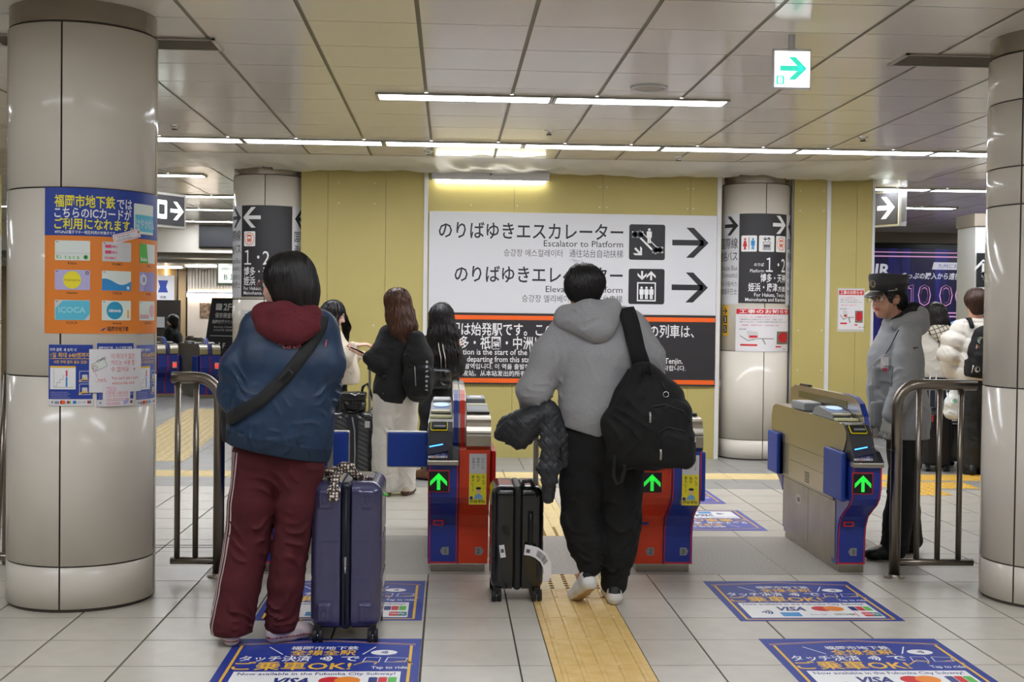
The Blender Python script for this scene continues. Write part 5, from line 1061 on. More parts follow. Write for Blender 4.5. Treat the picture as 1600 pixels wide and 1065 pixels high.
        Q = np.concatenate(Q) if Q else np.zeros((0, 4), int); return V, Q[(Q >= 0).all(1)]
    def build(s, name, mats, parent=None, region=None, smooth=1, label=None):
        V, Q = s.mesh(); V = V.astype(np.float64)
        if smooth:
            A = np.concatenate([Q[:, [0, 1]], Q[:, [1, 2]], Q[:, [2, 3]], Q[:, [3, 0]]]); A = np.concatenate([A, A[:, ::-1]])
            for _ in range(smooth):
                cn = np.bincount(A[:, 0], minlength=len(V)); V = .5*V+.5*np.stack([np.bincount(A[:, 0], V[A[:, 1], i], len(V)) for i in range(3)], 1)/np.maximum(cn, 1)[:, None]
        me = bpy.data.meshes.new(name); me.vertices.add(len(V)); me.vertices.foreach_set('co', V.ravel()); me.loops.add(len(Q)*4); me.loops.foreach_set('vertex_index', Q.ravel().astype(np.int32)); me.polygons.add(len(Q)); me.polygons.foreach_set('loop_start', np.arange(0, len(Q)*4, 4, dtype=np.int32)); me.polygons.foreach_set('loop_total', np.full(len(Q), 4, np.int32))
        mats = mats if isinstance(mats, (list, tuple)) else [mats]
        for m in mats: me.materials.append(m)
        me.polygons.foreach_set('use_smooth', np.ones(len(Q), bool))
        if region is not None: me.polygons.foreach_set('material_index', region(V[Q].mean(1)).astype(np.int32))
        me.update(calc_edges=True); me.validate(); o = link(name, me, parent); s.V, s.Q = V, Q
        if label: o['label'] = label
        return o
def ribbon(S, path, width, d, off, th, m, name, parent, label=None, n=60, side=None):
    """strap laid on a surface: the path is projected along d; side: width direction"""
    P = np.array(path, F32); L = np.r_[0, np.cumsum(np.linalg.norm(np.diff(P, axis=0), axis=1))]; u = np.linspace(0, L[-1], n); C = np.stack([np.interp(u, L, P[:, i]) for i in range(3)], 1).astype(F32)
    for _ in range(3): C[1:-1] = (C[:-2]+2*C[1:-1]+C[2:])/4
    T = np.gradient(C, axis=0); T /= np.linalg.norm(T, axis=1, keepdims=True)+1e-9; d = unit(d); rows = []
    W_ = np.cross(T, d) if side is None else np.tile(unit(side), (n, 1)); W_ /= np.linalg.norm(W_, axis=1, keepdims=True)+1e-9
    for k in (-.5, -.17, .17, .5): rows.append(S.march(C-d*.25+W_*(width*k), d, off))
    out = np.stack(rows, 1)
    for _ in range(2): out[1:-1] = (out[:-2]+2*out[1:-1]+out[2:])/4
    vs = []; fs = []
    for i in range(n):
        for j in range(4): vs.append(tuple(out[i, j]))
        for j in range(4): vs.append(tuple(out[i, j]-d*th))
    for i in range(n-1):
        a, b = 8*i, 8*i+8
        for j in range(3): fs.append((a+4+j, a+5+j, b+5+j, b+4+j)); fs.append((a+j, b+j, b+1+j, a+1+j))
        fs += [(a, a+4, b+4, b), (a+3, b+3, b+7, a+7)]
    o = MB().add(vs, fs, m, True).build(name, parent)
    if label: o['label'] = label
    return o
def hair_strands(S, parent, mats, nst, zmin, length=.3, w=.0022, lift=.004, seed=1, root=None, part=None, wave=.0, step=.016, name='hair_strand'):
    r = np.random.default_rng(seed); V = S.V; ok = np.ones(len(V), bool) if root is None else root(V); V = V[ok]
    P = V[r.integers(0, len(V), nst)].astype(F32); C = V.mean(0); paths = [P]; off = r.uniform(.0, lift, nst).astype(F32); ph = r.uniform(0, 6, nst); ns = int(length/step); jit = r.normal(size=(nst, 3)).astype(F32)*.12
    for k in range(ns):
        g = S.grad(P); d = np.tile(V3(0, 0, -1), (nst, 1))+jit
        if part is not None: q = P-V3(part); q[:, 2] = 0; q /= np.linalg.norm(q, axis=1, keepdims=True)+1e-6; d = d+.9*q*np.clip(1.2-k*.12, 0, 1)
        d = d-g*(d*g).sum(1)[:, None]; d /= np.linalg.norm(d, axis=1, keepdims=True)+1e-6; sd = np.cross(d, g); P = P+d*step+sd*(wave*np.sin(ph+k*.7))[:, None]; v = S.at(P); P = np.where((P[:, 2] > zmin)[:, None] | (v > -.02)[:, None], P-S.grad(P)*(np.clip(v, -.04, .04)-off)[:, None], P); paths.append(P.copy())
    A = np.stack(paths, 1); mb = MB(); zc = r.uniform(zmin-.03, zmin+.03, nst)
    for i in range(nst):
        p = A[i]; c = p[:, 2] > zc[i]; p = p[:max(3, int(c.sum()))]; N = len(p); t = np.gradient(p, axis=0); t /= np.linalg.norm(t, axis=1, keepdims=True)+1e-9; g = unit(p.mean(0)-C); s_ = np.cross(t, g); s_ /= np.linalg.norm(s_, axis=1, keepdims=True)+1e-9; ww = w*r.uniform(.7, 1.4)*np.sin(np.linspace(.5, PI-.15, N))[:, None]
        vs = np.concatenate([p-s_*ww, p+s_*ww, p+np.cross(s_, t)*ww*.8*np.sign((np.cross(s_, t)@g).mean()+1e-9)]); f = []
        for k in range(N-1): f += [(k, k+1, 2*N+k+1, 2*N+k), (2*N+k, 2*N+k+1, N+k+1, N+k)]
        mb.add(vs, f, mats[i % len(mats)], True)
    o = mb.build(name, parent); o['kind'] = 'stuff'; return o
# ------------------------------------------------------------------ body pieces
SKIN = mat('skin', '#e0b094', .5, var=.08, vscale=25, col2='#cf9478'); SKIN2 = mat('skin_pale', '#ecc4ae', .5, var=.06, vscale=25, col2='#e2b09a'); LIPS = mat('lips', '#b8605c', .45); HAIRB = mat('hair_black', '#110e10', .42, spec=.5); HAIRD = mat('hair_dark', '#1d1716', .45, spec=.5); HAIRBR = mat('hair_brown', '#4a2c1e', .42, spec=.5); HAIRB2 = mat('hair_brown_light', '#63402b', .42)
EYEW = mat('eye_white', '#e8e4e0', .2); EYED = mat('eye_dark', '#1a1310', .15)
def frame_of(f, up=(0, 0, 1)): f = unit(f); r = unit(np.cross(f, V3(up))); return r, f, np.cross(r, f)
def add_head(S, c, f, up=(0, 0, 1), sc=1.0, neck=None):
    r, f, u = frame_of(f, up); c = V3(c); P = lambda a, b, d: c+sc*(r*a+f*b+u*d); e = lambda q, rr, k=.02, mode='add': S.ell(P(*q), tuple(x*sc for x in rr), k*sc, f, mode, up)
    e((0, -.012, .032), (.073, .092, .082)); e((0, .022, -.035), (.060, .066, .075), .03); e((0, .062, -.088), (.028, .026, .024), .03)
    e((.034, .052, -.035), (.03, .03, .035), .03); e((-.034, .052, -.035), (.03, .03, .035), .03)
    e((0, .068, .026), (.050, .020, .014), .02)
    for s_ in (1, -1): e((s_*.032, .098, .004), (.017, .016, .011), .012, 'sub'); e((s_*.074, -.006, -.004), (.010, .020, .031), .008)
    S.seg(P(0, .083, .016), P(0, .105, -.022), .007*sc, .012*sc, .014*sc); 
    for s_ in (1, -1): e((s_*.011, .094, -.026), (.009, .010, .008), .008)
    e((0, .083, -.053), (.022, .011, .0065), .006); e((0, .081, -.063), (.019, .011, .007), .006); S.seg(P(-.02, .092, -.0575), P(.02, .092, -.0575), .0022*sc, .0022*sc, .004, None, 'sub')
    if neck is not None: S.seg(P(0, -.022, -.05), neck, .052*sc, .058*sc, .03)
    return P
def face_parts(P, parent, f, up, hair, sc=1.0, closed=False):
    r, f, u = frame_of(f, up)
    for s_ in (1, -1):
        c = P(s_*.032, .083, .004); mb = MB(); bm = bmesh.new(); bmesh.ops.create_uvsphere(bm, u_segments=14, v_segments=10, radius=.0125*sc); mb.bm(bm, EYEW, True, Matrix.Translation(Vector([float(x) for x in c]))); o = mb.build('eye', parent)
        q = c+f*.0115*sc; mb = MB(); mb.add([tuple(q+r*(.0058*sc*math.cos(a))+u*(.0058*sc*math.sin(a))+f*.001) for a in np.linspace(0, 2*PI, 13)[:-1]], [list(range(12))], EYED); mb.build('iris', o)
        b = [P(s_*.014, .093, .026), P(s_*.03, .093, .031), P(s_*.05, .080, .026)]; MB().tube([tuple(float(v) for v in x) for x in b], [.0025*sc, .0034*sc, .0015*sc], hair, 6).build('eyebrow', parent)
        lid = [P(s_*.018, .0945, .006), P(s_*.032, .0975, .012), P(s_*.047, .088, .006)]; MB().tube([tuple(float(v) for v in x) for x in lid], [.001*sc, .002*sc, .001*sc], EYED, 5).build('eyelash', parent)
def add_hand(S, w, d, n, thumb, sc=1.0, curl=.5):
    """hand from the wrist w; d: along the fingers, n: back of the hand, thumb: +1/-1 side along d x n"""
    w = V3(w); d = unit(d); n = unit(np.asarray(n)-d*np.dot(n, d)); s_ = np.cross(d, n)*thumb; k = .008*sc
    S.seg(w, w+d*.03*sc, (.027*sc, .019*sc), (.034*sc, .016*sc), .015, s_); S.seg(w+d*.03*sc, w+d*.085*sc, (.036*sc, .015*sc), (.040*sc, .012*sc), .012, s_)
    for j, (o, L) in enumerate(((.030, .070), (.010, .080), (-.010, .074), (-.029, .058))):
        p = w+(d*.088+s_*o)*sc; dd = d
        for q, fr in enumerate((.45, .32, .25)):
            a = curl*(.5+.35*q); dd = unit(d*math.cos(a*(q+1)*.8)-n*math.sin(a*(q+1)*.8)); p2 = p+dd*L*fr*sc; S.seg(p, p2, (.0090-.0010*q)*sc, (.0082-.0010*q)*sc, .004); p = p2
    p = w+(d*.028+s_*.028)*sc; q = p+(d*.028+s_*.028-n*.012)*sc; S.seg(p, q, .014*sc, .0105*sc, .012); S.seg(q, q+(d*.030+s_*.008-n*.008)*sc, .0105*sc, .0085*sc, .005)
def add_shoe(parent, heel, d, L, mats, name='shoe', res=.005, pitch=0.0, w=.042, high=.0, band=None, label=None, sole_h=.028):
    """shoe with its heel at heel (on the ground), pointing along d; pitch lifts the heel"""
    d = unit(d); t = V3(-d[1], d[0], 0); cp, sp = math.cos(pitch), math.sin(pitch); toe = V3(heel)+V3(d[0], d[1], 0)*L
    def Q(a, b, c): a2 = a-L*.72; return V3(heel)+V3(d[0], d[1], 0)*(L*.72+a2*cp+c*sp)+t*b+V3(0, 0, -a2*sp+c*cp)
    P = np.stack([Q(a, b, c) for a in (0, L) for b in (-.06, .06) for c in (-.02, .16+high)]); S = SDF(P.min(0)-.03, P.max(0)+.03, res); up = Q(0, 0, 1)-Q(0, 0, 0); sd = t
    S.tube([Q(.035, 0, .03), Q(L*.45, 0, .03), Q(L*.72, .004, .03), Q(L-.045, .002, .028)], [(w*.82, .032), (w*.86, .032), (w*1.05, .030), (w*.80, .026)], .02, sd)
    S.tube([Q(.038, 0, .05), Q(.042, 0, .068+high)], [(.033, .036), (.033, .036)], .025, sd); S.tube([Q(.06, 0, .075), Q(L*.5, 0, .055), Q(L*.8, 0, .035)], [(.033, .03), (.034, .026), (.034, .02)], .02, sd)
    S.cut(Q(0, 0, 0), -up)
    def reg(c):
        z = (c-Q(0, 0, 0))@up; a = (c-Q(0, 0, 0))@(Q(1, 0, 0)-Q(0, 0, 0)); out = np.where(z < sole_h, 1, 0)
        if band is not None: out = np.where((a < band[0]) & (z > band[1]) & (z < band[2]) & (np.abs((c-Q(0, 0, 0))@t) < band[3]), 2, out)
        if len(mats) > 3: out = np.where(z < .004, 3, out)
        return out
    o = S.build(name, mats, parent, reg, 2)
    if label: o['label'] = label
    return o
def person(label, X, Y, group=None, rz=0.0):
    return thing('person', label, 'person', (X, Y, 0), rz, group)
def body(parent, J, skin, res=.007, f=(0, 1, 0), up=(0, 0, 1), hsc=1.0, hands=(), build_=.85, legs=True):
    """one continuous figure from its joints"""
    K_ = [np.asarray(v, F32) for v in J.values()]; lo = np.min(K_, 0)-.16; hi = np.max(K_, 0)+.17; lo[2] = min(lo[2], -.0); S = SDF(lo, hi, res); b = build_; sh = unit(J['shR']-J['shL'])
    S.tube([J['pelvis'], J['waist'], J['chest'], (J['neck']+J['chest'])/2+V3(0, 0, .03)], [(.145*b, .095*b), (.125*b, .085*b), (.15*b, .095*b), (.11*b, .07*b)], .05, sh); S.seg((J['neck']+J['chest'])/2, J['neck'], .06, .052, .04)
    for a in 'LR':
        S.seg(J['sh'+a], J['el'+a], .046*b, .037*b, .02); S.seg(J['el'+a], J['wr'+a], .036*b, .026*b, .015); S.seg(J['neck']-V3(0, 0, .06), J['sh'+a], .05*b, .05*b, .03)
        if legs: S.seg(J['hip'+a], J['kn'+a], .078*b, .05*b, .03); S.seg(J['kn'+a], J['an'+a], .05*b, .035*b, .02); S.seg(J['an'+a], J['an'+a]+J.get('ft'+a, V3(0, .1, -.03)), .034, .028, .02)
    P = add_head(S, J['head'], f, up, hsc, J['neck'])
    for (w, d, n, th, cu) in hands: add_hand(S, w, d, n, th, .95, cu)
    c0 = np.asarray(J['head'], F32); r, ff, u = frame_of(f, up)
    def reg(c):
        q = (c-c0)/hsc; a, bb, dd = q@r, q@ff, q@u; return np.where((np.abs(a) < .021) & (bb > .078) & (np.abs(dd+.058) < .0105), 1, 0)
    S.build('body', [skin, LIPS], parent, reg, 1); return P, S
def trousers(parent, J, m, rad_, res=.007, folds_=(), seed=3, top=None, hemcut=None, rough=.003, side=(1, 0, 0), name='trousers', belt=None):
    """rad_: dict a -> radii at hip, knee, low, hem for each leg; legs are J['hip'],J['kn'],J['an']"""
    pts = [J[k+a] for k in ('hip', 'kn', 'an') for a in 'LR']+[J['pelvis']]; lo = np.min(pts, 0)-.2; hi = np.max(pts, 0)+.24; S = SDF(lo, hi, res)
    for a in 'LR':
        h, k, n = J['hip'+a], J['kn'+a], J['an'+a]; r = rad_[a]; S.tube([h, h*.45+k*.55, k, k*.5+n*.5, n], [r[0], r[1], r[2], r[3], r[4]], .014, side)
    if belt: S.tube([J['pelvis']-V3(0, 0, .06), J['pelvis']+V3(0, 0, .10)], [belt[0], belt[1]], .06, side)
    S.folds(folds_, seed, rough)
    if hemcut is not None: S.cut((0, 0, hemcut), (0, 0, -1))
    return S

def garment(name, parent, lo, hi, torso, tr, side, sleeves, mats, res=.007, folds_=(), seed=1, rough=.002, cut=None, region=None, extra=None, k=.035):
    S = SDF(lo, hi, res); S.tube([V3(p) for p in torso], tr, .06, side)
    for pts, rs in sleeves: S.tube([V3(p) for p in pts], rs, k)
    if extra: extra(S)
    S.folds(folds_, seed, rough)
    if cut: S.cut(*cut)
    S.build(name, mats, parent, region, 1); return S
# ------------------------------------------------------------------ person in the navy jacket
def girl():
    t = person('person in navy bomber jacket over a maroon hood with wide maroon striped trousers', -.713, 5.42)
    J = dict(head=V3(.0, .02, 1.545), neck=V3(.02, 0, 1.42), chest=V3(.02, 0, 1.22), waist=V3(0, 0, 1.0), pelvis=V3(-.01, 0, .84), shL=V3(-.135, .0, 1.32), shR=V3(.175, .0, 1.33), elL=V3(-.195, .03, 1.06), elR=V3(.155, .05, 1.09), wrL=V3(-.10, .24, 1.02), wrR=V3(.10, .25, 1.05),
             hipL=V3(-.10, 0, .80), hipR=V3(.085, 0, .80), knL=V3(-.150, .01, .42), knR=V3(.038, .01, .42), anL=V3(-.205, -.05, .075), anR=V3(.0, .0, .075), ftL=V3(-.03, .1, -.03), ftR=V3(.06, .1, -.03))
    f = (-.80, .58, -.12)
    P, B = body(t, J, SKIN2, .0075, f, hands=[(J['wrL'], (.7, .5, .3), (0, .5, -.8), 1, .6), (J['wrR'], (-.7, .5, .3), (0, .5, -.8), -1, .6)])
    face_parts(P, t, f, (0, 0, 1), HAIRB)
    # glasses
    r, ff, u = frame_of(f); mb = MB(); gm = mat('glasses_frame', '#8d2a2e', .3); gl = mat('lens_glass', '#dfe6ee', .05, alpha=.35)
    for s_ in (1, -1):
        c = P(s_*.034, .108, .004); mb.tube([tuple(c+r*.024*math.cos(a)+u*.020*math.sin(a)) for a in np.linspace(0, 2*PI, 19)[:-1]], .0018, gm, 6, True); mb.tube([tuple(P(s_*.058, .106, .006)), tuple(P(s_*.078, .05, .008)), tuple(P(s_*.082, -.01, .004))], .0016, gm, 6)
    mb.tube([tuple(P(-.011, .110, .006)), tuple(P(.011, .110, .006))], .0015, gm, 6); mb.build('glasses', t)
    # hair: chin-length bob
    H = SDF((-.18, -.18, 1.38), (.20, .20, 1.72), .005); c = V3(.022, .005, 1.575)
    H.ell(c, (.103, .112, .102), .02, f); H.tube([c+V3(.012, -.012, .0), c+V3(.03, -.02, -.065), c+V3(.038, -.02, -.115)], [(.096, .100), (.093, .094), (.082, .080)], .03, (1, 0, 0))
    fc = V3(*P(0, .03, 0)); H.ell(V3(*P(-.025, .115, -.06)), (.085, .085, .095), .012, f, 'sub'); H.ell(V3(*P(.0, .13, -.02)), (.07, .07, .05), .01, f, 'sub'); H.ell(V3(*P(-.080, .072, -.055)), (.04, .045, .06), .01, f, 'sub')
    H.folds([((.03, 0, 1.52), .2, (1, .4, .05), .022, .0035), ((.03, 0, 1.52), .2, (.6, -1, .1), .014, .002)], 5, .002)
    H.cut((0.05, 0, 1.432), (.22, 0, -1)); H.build('hair', HAIRB, t, None, 1)
    hair_strands(H, t, [HAIRB, HAIRD], 900, 1.435, .34, .0017, .005, 3, lambda V: (V[:, 2] > 1.50), c+V3(-.01, 0, 0))
    # bomber jacket
    NV = mat('navy_nylon', '#183453', .52, var=.12, vscale=12, col2='#142c48', bump=.15, bscale=350); RIB = mat('navy_rib', '#12293f', .75, bump=.5, bscale=240)
    S = SDF((-.36, -.26, .70), (.36, .36, 1.48), .0055); X = (1, .18, 0)
    S.tube([V3(.022, 0, 1.33), V3(.02, -.005, 1.20), V3(.0, -.012, 1.02), V3(-.008, -.010, .89), V3(-.012, -.01, .66)], [(.165, .10), (.195, .135), (.20, .145), (.208, .148), (.205, .14)], .06, X)
    S.tube([J['shL']+V3(.02, 0, .0), V3(-.180, 0, 1.18), J['elL']+V3(-.005, 0, .0), V3(-.175, .15, 1.03), J['wrL']], [(.075, .075), (.085, .085), (.082, .08), (.07, .065), (.048, .045)], .035)
    S.tube([J['shR']+V3(-.01, 0, .0), V3(.178, 0, 1.20), J['elR']+V3(.0, 0, 0), V3(.145, .16, 1.06), J['wrR']], [(.078, .078), (.082, .085), (.080, .08), (.068, .065), (.048, .045)], .035)
    S.seg(V3(-.10, 0, 1.36), V3(.14, 0, 1.365), (.07, .07), (.07, .07), .05)
    S.folds([((-.17, -.02, 1.10), (.10, .2, .14), (.35, 0, 1), .060, .008), ((.21, .0, 1.10), (.08, .2, .14), (-.3, 0, 1), .065, .006), ((.04, -.1, .96), (.2, .2, .09), (.5, 0, 1), .075, .006), ((-.1, -.1, .90), (.14, .2, .05), (1, 0, .25), .045, .006), ((.08, -.1, .85), (.16, .2, .05), (1, 0, -.2), .048, .006), ((.06, -.1, 1.2), (.14, .2, .14), (1, 0, .4), .12, .003)], 11, .002)
    S.seg(V3(-.25, -.14, .925), V3(.25, -.14, .835), .004, .004, .012, None, 'sub'); S.cut((0, 0, .812), (-.20, 0, -1)); hem = lambda c: np.where(c[:, 2] < .872-.20*c[:, 0], 1, 0); S.build('jacket', [NV, RIB], t, hem, 1)
    # maroon hood lying on the shoulders
    M = mat('maroon_fleece', '#5e1822', .9, bump=.5, bscale=500, var=.1, vscale=20); Hd = SDF((-.22, -.28, 1.22), (.26, .18, 1.50), .0055)
    Hd.tube([V3(-.10, .05, 1.375), V3(-.07, -.05, 1.40), V3(.02, -.10, 1.395), V3(.11, -.05, 1.40), V3(.145, .05, 1.375)], [(.045, .04), (.055, .05), (.06, .055), (.055, .05), (.045, .04)], .04, (0, 0, 1))
    Hd.ell((.03, -.095, 1.355), (.135, .065, .055), .04); Hd.ell((.04, -.13, 1.335), (.085, .045, .05), .04); Hd.ell((.045, -.14, 1.318), (.03, .035, .03), .03)
    Hd.seg((.048, -.20, 1.40), (.046, -.19, 1.27), .012, .008, .012, None, 'sub'); Hd.seg((-.12, -.17, 1.36), (.02, -.215, 1.325), .008, .008, .02, None, 'sub'); Hd.seg((.17, -.15, 1.365), (.07, -.205, 1.325), .008, .008, .02, None, 'sub')
    Hd.folds([((.03, -.1, 1.38), .15, (.1, .3, 1), .045, .004)], 4, .003); Hd.build('hood', M, t, None, 1)
    # lettering on the back
    TX = mat('coral_thread', '#e8685c', .7); cv = Canvas(lambda u, v, l: Vector((u, 0, v)), None)
    for s_, x, z, rr_ in (('Va', -.035, 1.292, -14), ('ca', .012, 1.270, -4), ('tio', .055, 1.268, 6), ('n', .105, 1.280, 10), ('i', .185, 1.275, 4)): cv.text(s_, x, z, .032, TX, 1, 'l', .0, None, .2, rr_)
    vs, fs = cv.items[TX]; q = S.march(np.array([(v[0], -.4, v[1]) for v in vs], F32), (0, 1, 0), .003); MB().add([tuple(p) for p in q], fs, TX).build('lettering', t)
    # trousers with a white stripe down the left leg
    MR = mat('maroon_jersey', '#521019', .85, var=.14, vscale=9, col2='#460b14')
    Tr = trousers(t, J, MR, {'L': [(.108, .11), (.106, .108), (.098, .10), (.092, .10), (.090, .105)], 'R': [(.094, .105), (.092, .106), (.078, .10), (.078, .098), (.070, .095)]}, .0065,
                  [((-.12, -.05, .44), (.14, .2, .12), (.35, 0, 1), .07, .012), ((.05, -.05, .44), (.12, .2, .14), (-.4, 0, 1), .075, .011), ((-.17, -.05, .12), (.14, .2, .09), (.3, 0, 1), .05, .010), ((.02, -.05, .13), (.13, .2, .10), (-.3, 0, 1), .052, .010), ((0, -.05, .70), (.2, .2, .10), (.6, 0, 1), .08, .007), ((-.02, 0, .5), (.06, .2, .4), (1, 0, .1), .09, .004)], 8, .05, .045, belt=((.165, .115), (.15, .11)), rough=.002)
    Tr.build('trousers', MR, t, None, 1)
    zs = np.linspace(.82, .045, 26); xc = np.interp(zs, [.045, .2, .42, .8], [-.21, -.185, -.15, -.10]); yc = np.interp(zs, [.045, .42, .8], [-.05, .01, 0]); WS = mat('white_tape', '#c9b4b4', .7)
    for dy, nm_ in ((-.062, 'stripe'), (-.042, 'stripe'), (-.022, 'stripe')):
        ribbon(Tr, np.stack([xc-.02, yc+dy, zs], 1), .008, (1, .25, 0), .0015, .001, WS, 'stripe', t, n=50, side=(0.25, -1, 0))
    SW = mat('shoe_white', '#d9c9cc', .5); RS = mat('shoe_stripe_red', '#9c2c36', .5); PW = mat('shoe_sole', '#cfc4c2', .55)
    add_shoe(t, (-.190, -.125, 0), (-.22, .97, 0), .25, [SW, PW, RS], band=(.5, .024, .030, .2)); add_shoe(t, (-.055, -.06, 0), (.80, .55, 0), .25, [SW, PW, RS], band=(.5, .024, .030, .2))
    # crossbody strap is part of the bag
    g = thing('crossbody_bag', 'black crossbody bag with wide strap over the navy jacket', 'bag', (-.713, 5.42, 0)); BK = mat('black_webbing', '#141416', .7, bump=.6, bscale=500)
    ribbon(S, [(.172, .0, 1.405), (.168, -.05, 1.36), (.12, -.1, 1.27), (.034, -.1, 1.151), (-.07, -.1, 1.05), (-.16, -.1, .995), (-.215, -.05, .965), (-.225, .02, .95)], .055, (0, 1, 0), .006, .004, BK, 'strap', g, n=90)
    q = S.march([(.036, -.4, 1.152)], (0, 1, 0), .012)[0]; mb = MB(); mb.box(-.03, -.006, -.014, .03, .006, .014, K['blkplastic'], .004); o = mb.build('buckle', g); o.location = tuple(q); o.rotation_euler = (0, rad(-48), 0)
    Bg = SDF((-.34, .0, .82), (-.12, .36, 1.03), .006); Bg.rbox((-.235, .17, .92), (.04, .12, .075), .025); Bg.folds([], 2, .003); Bg.build('pouch', mat('black_nylon', '#18181b', .6), g, None, 1)
    mb = MB(); mb.tube([(-.218, -.02, .975), (-.228, -.045, .94), (-.222, -.05, .90), (-.214, -.045, .935), (-.212, -.02, .975)], .0032, K['blkplastic'], 6); mb.tube([(-.222, -.05, .90), (-.228, -.05, .87)], .006, K['blkplastic'], 8); mb.build('key_loop', g)
girl()
# ------------------------------------------------------------------ person in the grey hoodie
def man():
    t = person('person in grey hoodie and black sweatpants walking to the gates', .734, 6.12)
    J = dict(head=V3(-.072, .03, 1.548), neck=V3(-.045, .0, 1.42), chest=V3(.0, 0, 1.21), waist=V3(-.02, 0, .98), pelvis=V3(.02, 0, .84), shL=V3(-.19, .0, 1.33), shR=V3(.185, .0, 1.345), elL=V3(-.315, -.02, 1.05), elR=V3(.27, .04, 1.08), wrL=V3(-.285, .14, .905), wrR=V3(.16, .24, 1.10),
             hipL=V3(-.075, 0, .80), hipR=V3(.115, 0, .80), knL=V3(-.075, .0, .42), knR=V3(.125, .02, .42), anL=V3(-.03, -.03, .19), anR=V3(.095, .02, .10), ftL=V3(-.03, .09, -.08), ftR=V3(.0, .1, -.05))
    f = (.05, .98, -.16); P, B = body(t, J, SKIN, .0075, f, hands=[((-.285, .13, .925), (.1, .6, -.75), (-.95, -.2, -.1), -1, 1.1), (J['wrR'], (-.8, .5, .1), (0, .5, .8), 1, .6)])
    face_parts(P, t, f, (0, 0, 1), HAIRB)
    H = SDF((-.22, -.14, 1.40), (.08, .18, 1.72), .0048); c = V3(-.070, .016, 1.578); H.ell(c, (.100, .108, .098), .02, f); H.seg(c+V3(0, -.03, -.02), c+V3(.004, -.035, -.075), (.078, .068), (.054, .05), .03, (1, 0, 0))
    H.ell(V3(*P(0, .10, -.055)), (.09, .10, .095), .012, f, 'sub')
    for s_ in (1, -1): H.ell(V3(*P(s_*.085, -.004, -.012)), (.026, .034, .044), .008, f, 'sub')
    H.folds([((-.07, 0, 1.60), .16, (.5, 0, 1), .02, .003), ((-.07, -.08, 1.55), .14, (1, 0, .3), .017, .003)], 9, .003); H.build('hair', HAIRB, t, None, 1)
    hair_strands(H, t, [HAIRB, HAIRD, HAIRB], 900, 1.475, .10, .0017, .006, 5, lambda V: V[:, 2] > 1.50, c+V3(-.02, -.03, 0), step=.012)
    mb = MB(); r_ = random.Random(3)
    for k in range(5): x = -.09+r_.uniform(-.03, .03); mb.tube([(x, .0, 1.665), (x-.012+r_.uniform(-.01, .01), -.01, 1.685), (x-.03+r_.uniform(-.02, .02), -.01, 1.698)], [.0008, .0007, .0003], HAIRB, 4)
    mb.build('hair_tuft', t)
    G = mat('grey_fleece', '#9c9c9e', .9, bump=.35, bscale=450, var=.12, vscale=120); GR = mat('grey_rib', '#929294', .9, bump=.6, bscale=260)
    S = SDF((-.45, -.26, .74), (.38, .34, 1.47), .0062)
    S.tube([V3(-.01, 0, 1.35), V3(.0, -.01, 1.22), V3(-.02, -.012, 1.06), V3(-.035, -.012, .95), V3(-.045, -.01, .86)], [(.17, .10), (.185, .135), (.155, .14), (.145, .14), (.125, .125)], .06, (1, 0, 0))
    S.seg(V3(.04, -.01, 1.0), V3(.10, -.01, .93), (.12, .13), (.09, .12), .05, (1, 0, 0))
    S.tube([J['shL']+V3(.03, 0, .01), V3(-.235, -.01, 1.22), J['elL']+V3(0, .0, .0), V3(-.31, .06, .97), J['wrL']], [(.085, .088), (.092, .092), (.080, .080), (.062, .062), (.042, .042)], .04)
    S.tube([J['shR']+V3(-.02, 0, .01), V3(.24, .0, 1.22), J['elR'], V3(.23, .16, 1.08), J['wrR']], [(.088, .09), (.085, .09), (.074, .075), (.06, .06), (.045, .045)], .04)
    S.seg(V3(-.13, 0, 1.375), V3(.12, 0, 1.395), .07, .07, .05)
    S.folds([((-.30, -.03, 1.02), (.10, .2, .10), (.5, 0, 1), .055, .009), ((-.19, -.08, 1.17), (.06, .2, .16), (1, 0, .35), .06, .007), ((0, -.1, 1.10), (.18, .2, .2), (.75, 0, 1), .12, .004), ((-.05, -.1, .93), (.13, .2, .08), (.5, 0, 1), .05, .004), ((.25, 0, 1.2), (.08, .2, .12), (.3, 0, 1), .06, .006), ((-.33, .05, .93), (.07, .1, .05), (.1, 0, 1), .03, .004)], 21, .002)
    S.seg(V3(-.225, -.2, 1.33), V3(-.245, -.02, 1.10), .003, .003, .002)
    S.cut((-.05, 0, .845), (-.28, 0, -1)); reg = lambda c: np.where((c[:, 2] < .895+.27*(c[:, 0]+.05)) & (c[:, 0] > -.19), 1, 0); S.build('hoodie', [G, GR], t, reg, 1)
    Hd = SDF((-.28, -.30, 1.26), (.20, .18, 1.53), .0055)
    Hd.tube([V3(-.18, .06, 1.385), V3(-.165, -.05, 1.405), V3(-.06, -.105, 1.425), V3(.05, -.06, 1.445), V3(.085, .05, 1.43)], [(.05, .04), (.055, .05), (.065, .058), (.055, .05), (.045, .04)], .04, (0, 0, 1))
    Hd.ell((-.05, -.10, 1.385), (.135, .07, .07), .04); Hd.ell((-.025, -.135, 1.355), (.085, .05, .06), .04); Hd.ell((-.015, -.145, 1.34), (.04, .035, .04), .03)
    Hd.seg((-.005, -.22, 1.45), (-.012, -.20, 1.31), .010, .008, .010, None, 'sub'); Hd.seg((-.20, -.14, 1.375), (-.06, -.225, 1.335), .010, .008, .02, None, 'sub'); Hd.seg((-.17, -.17, 1.42), (-.04, -.225, 1.395), .006, .006, .02, None, 'sub')
    Hd.folds([((-.05, -.1, 1.40), .16, (.3, .2, 1), .05, .005)], 6, .003); Hd.build('hood', G, t, None, 1)
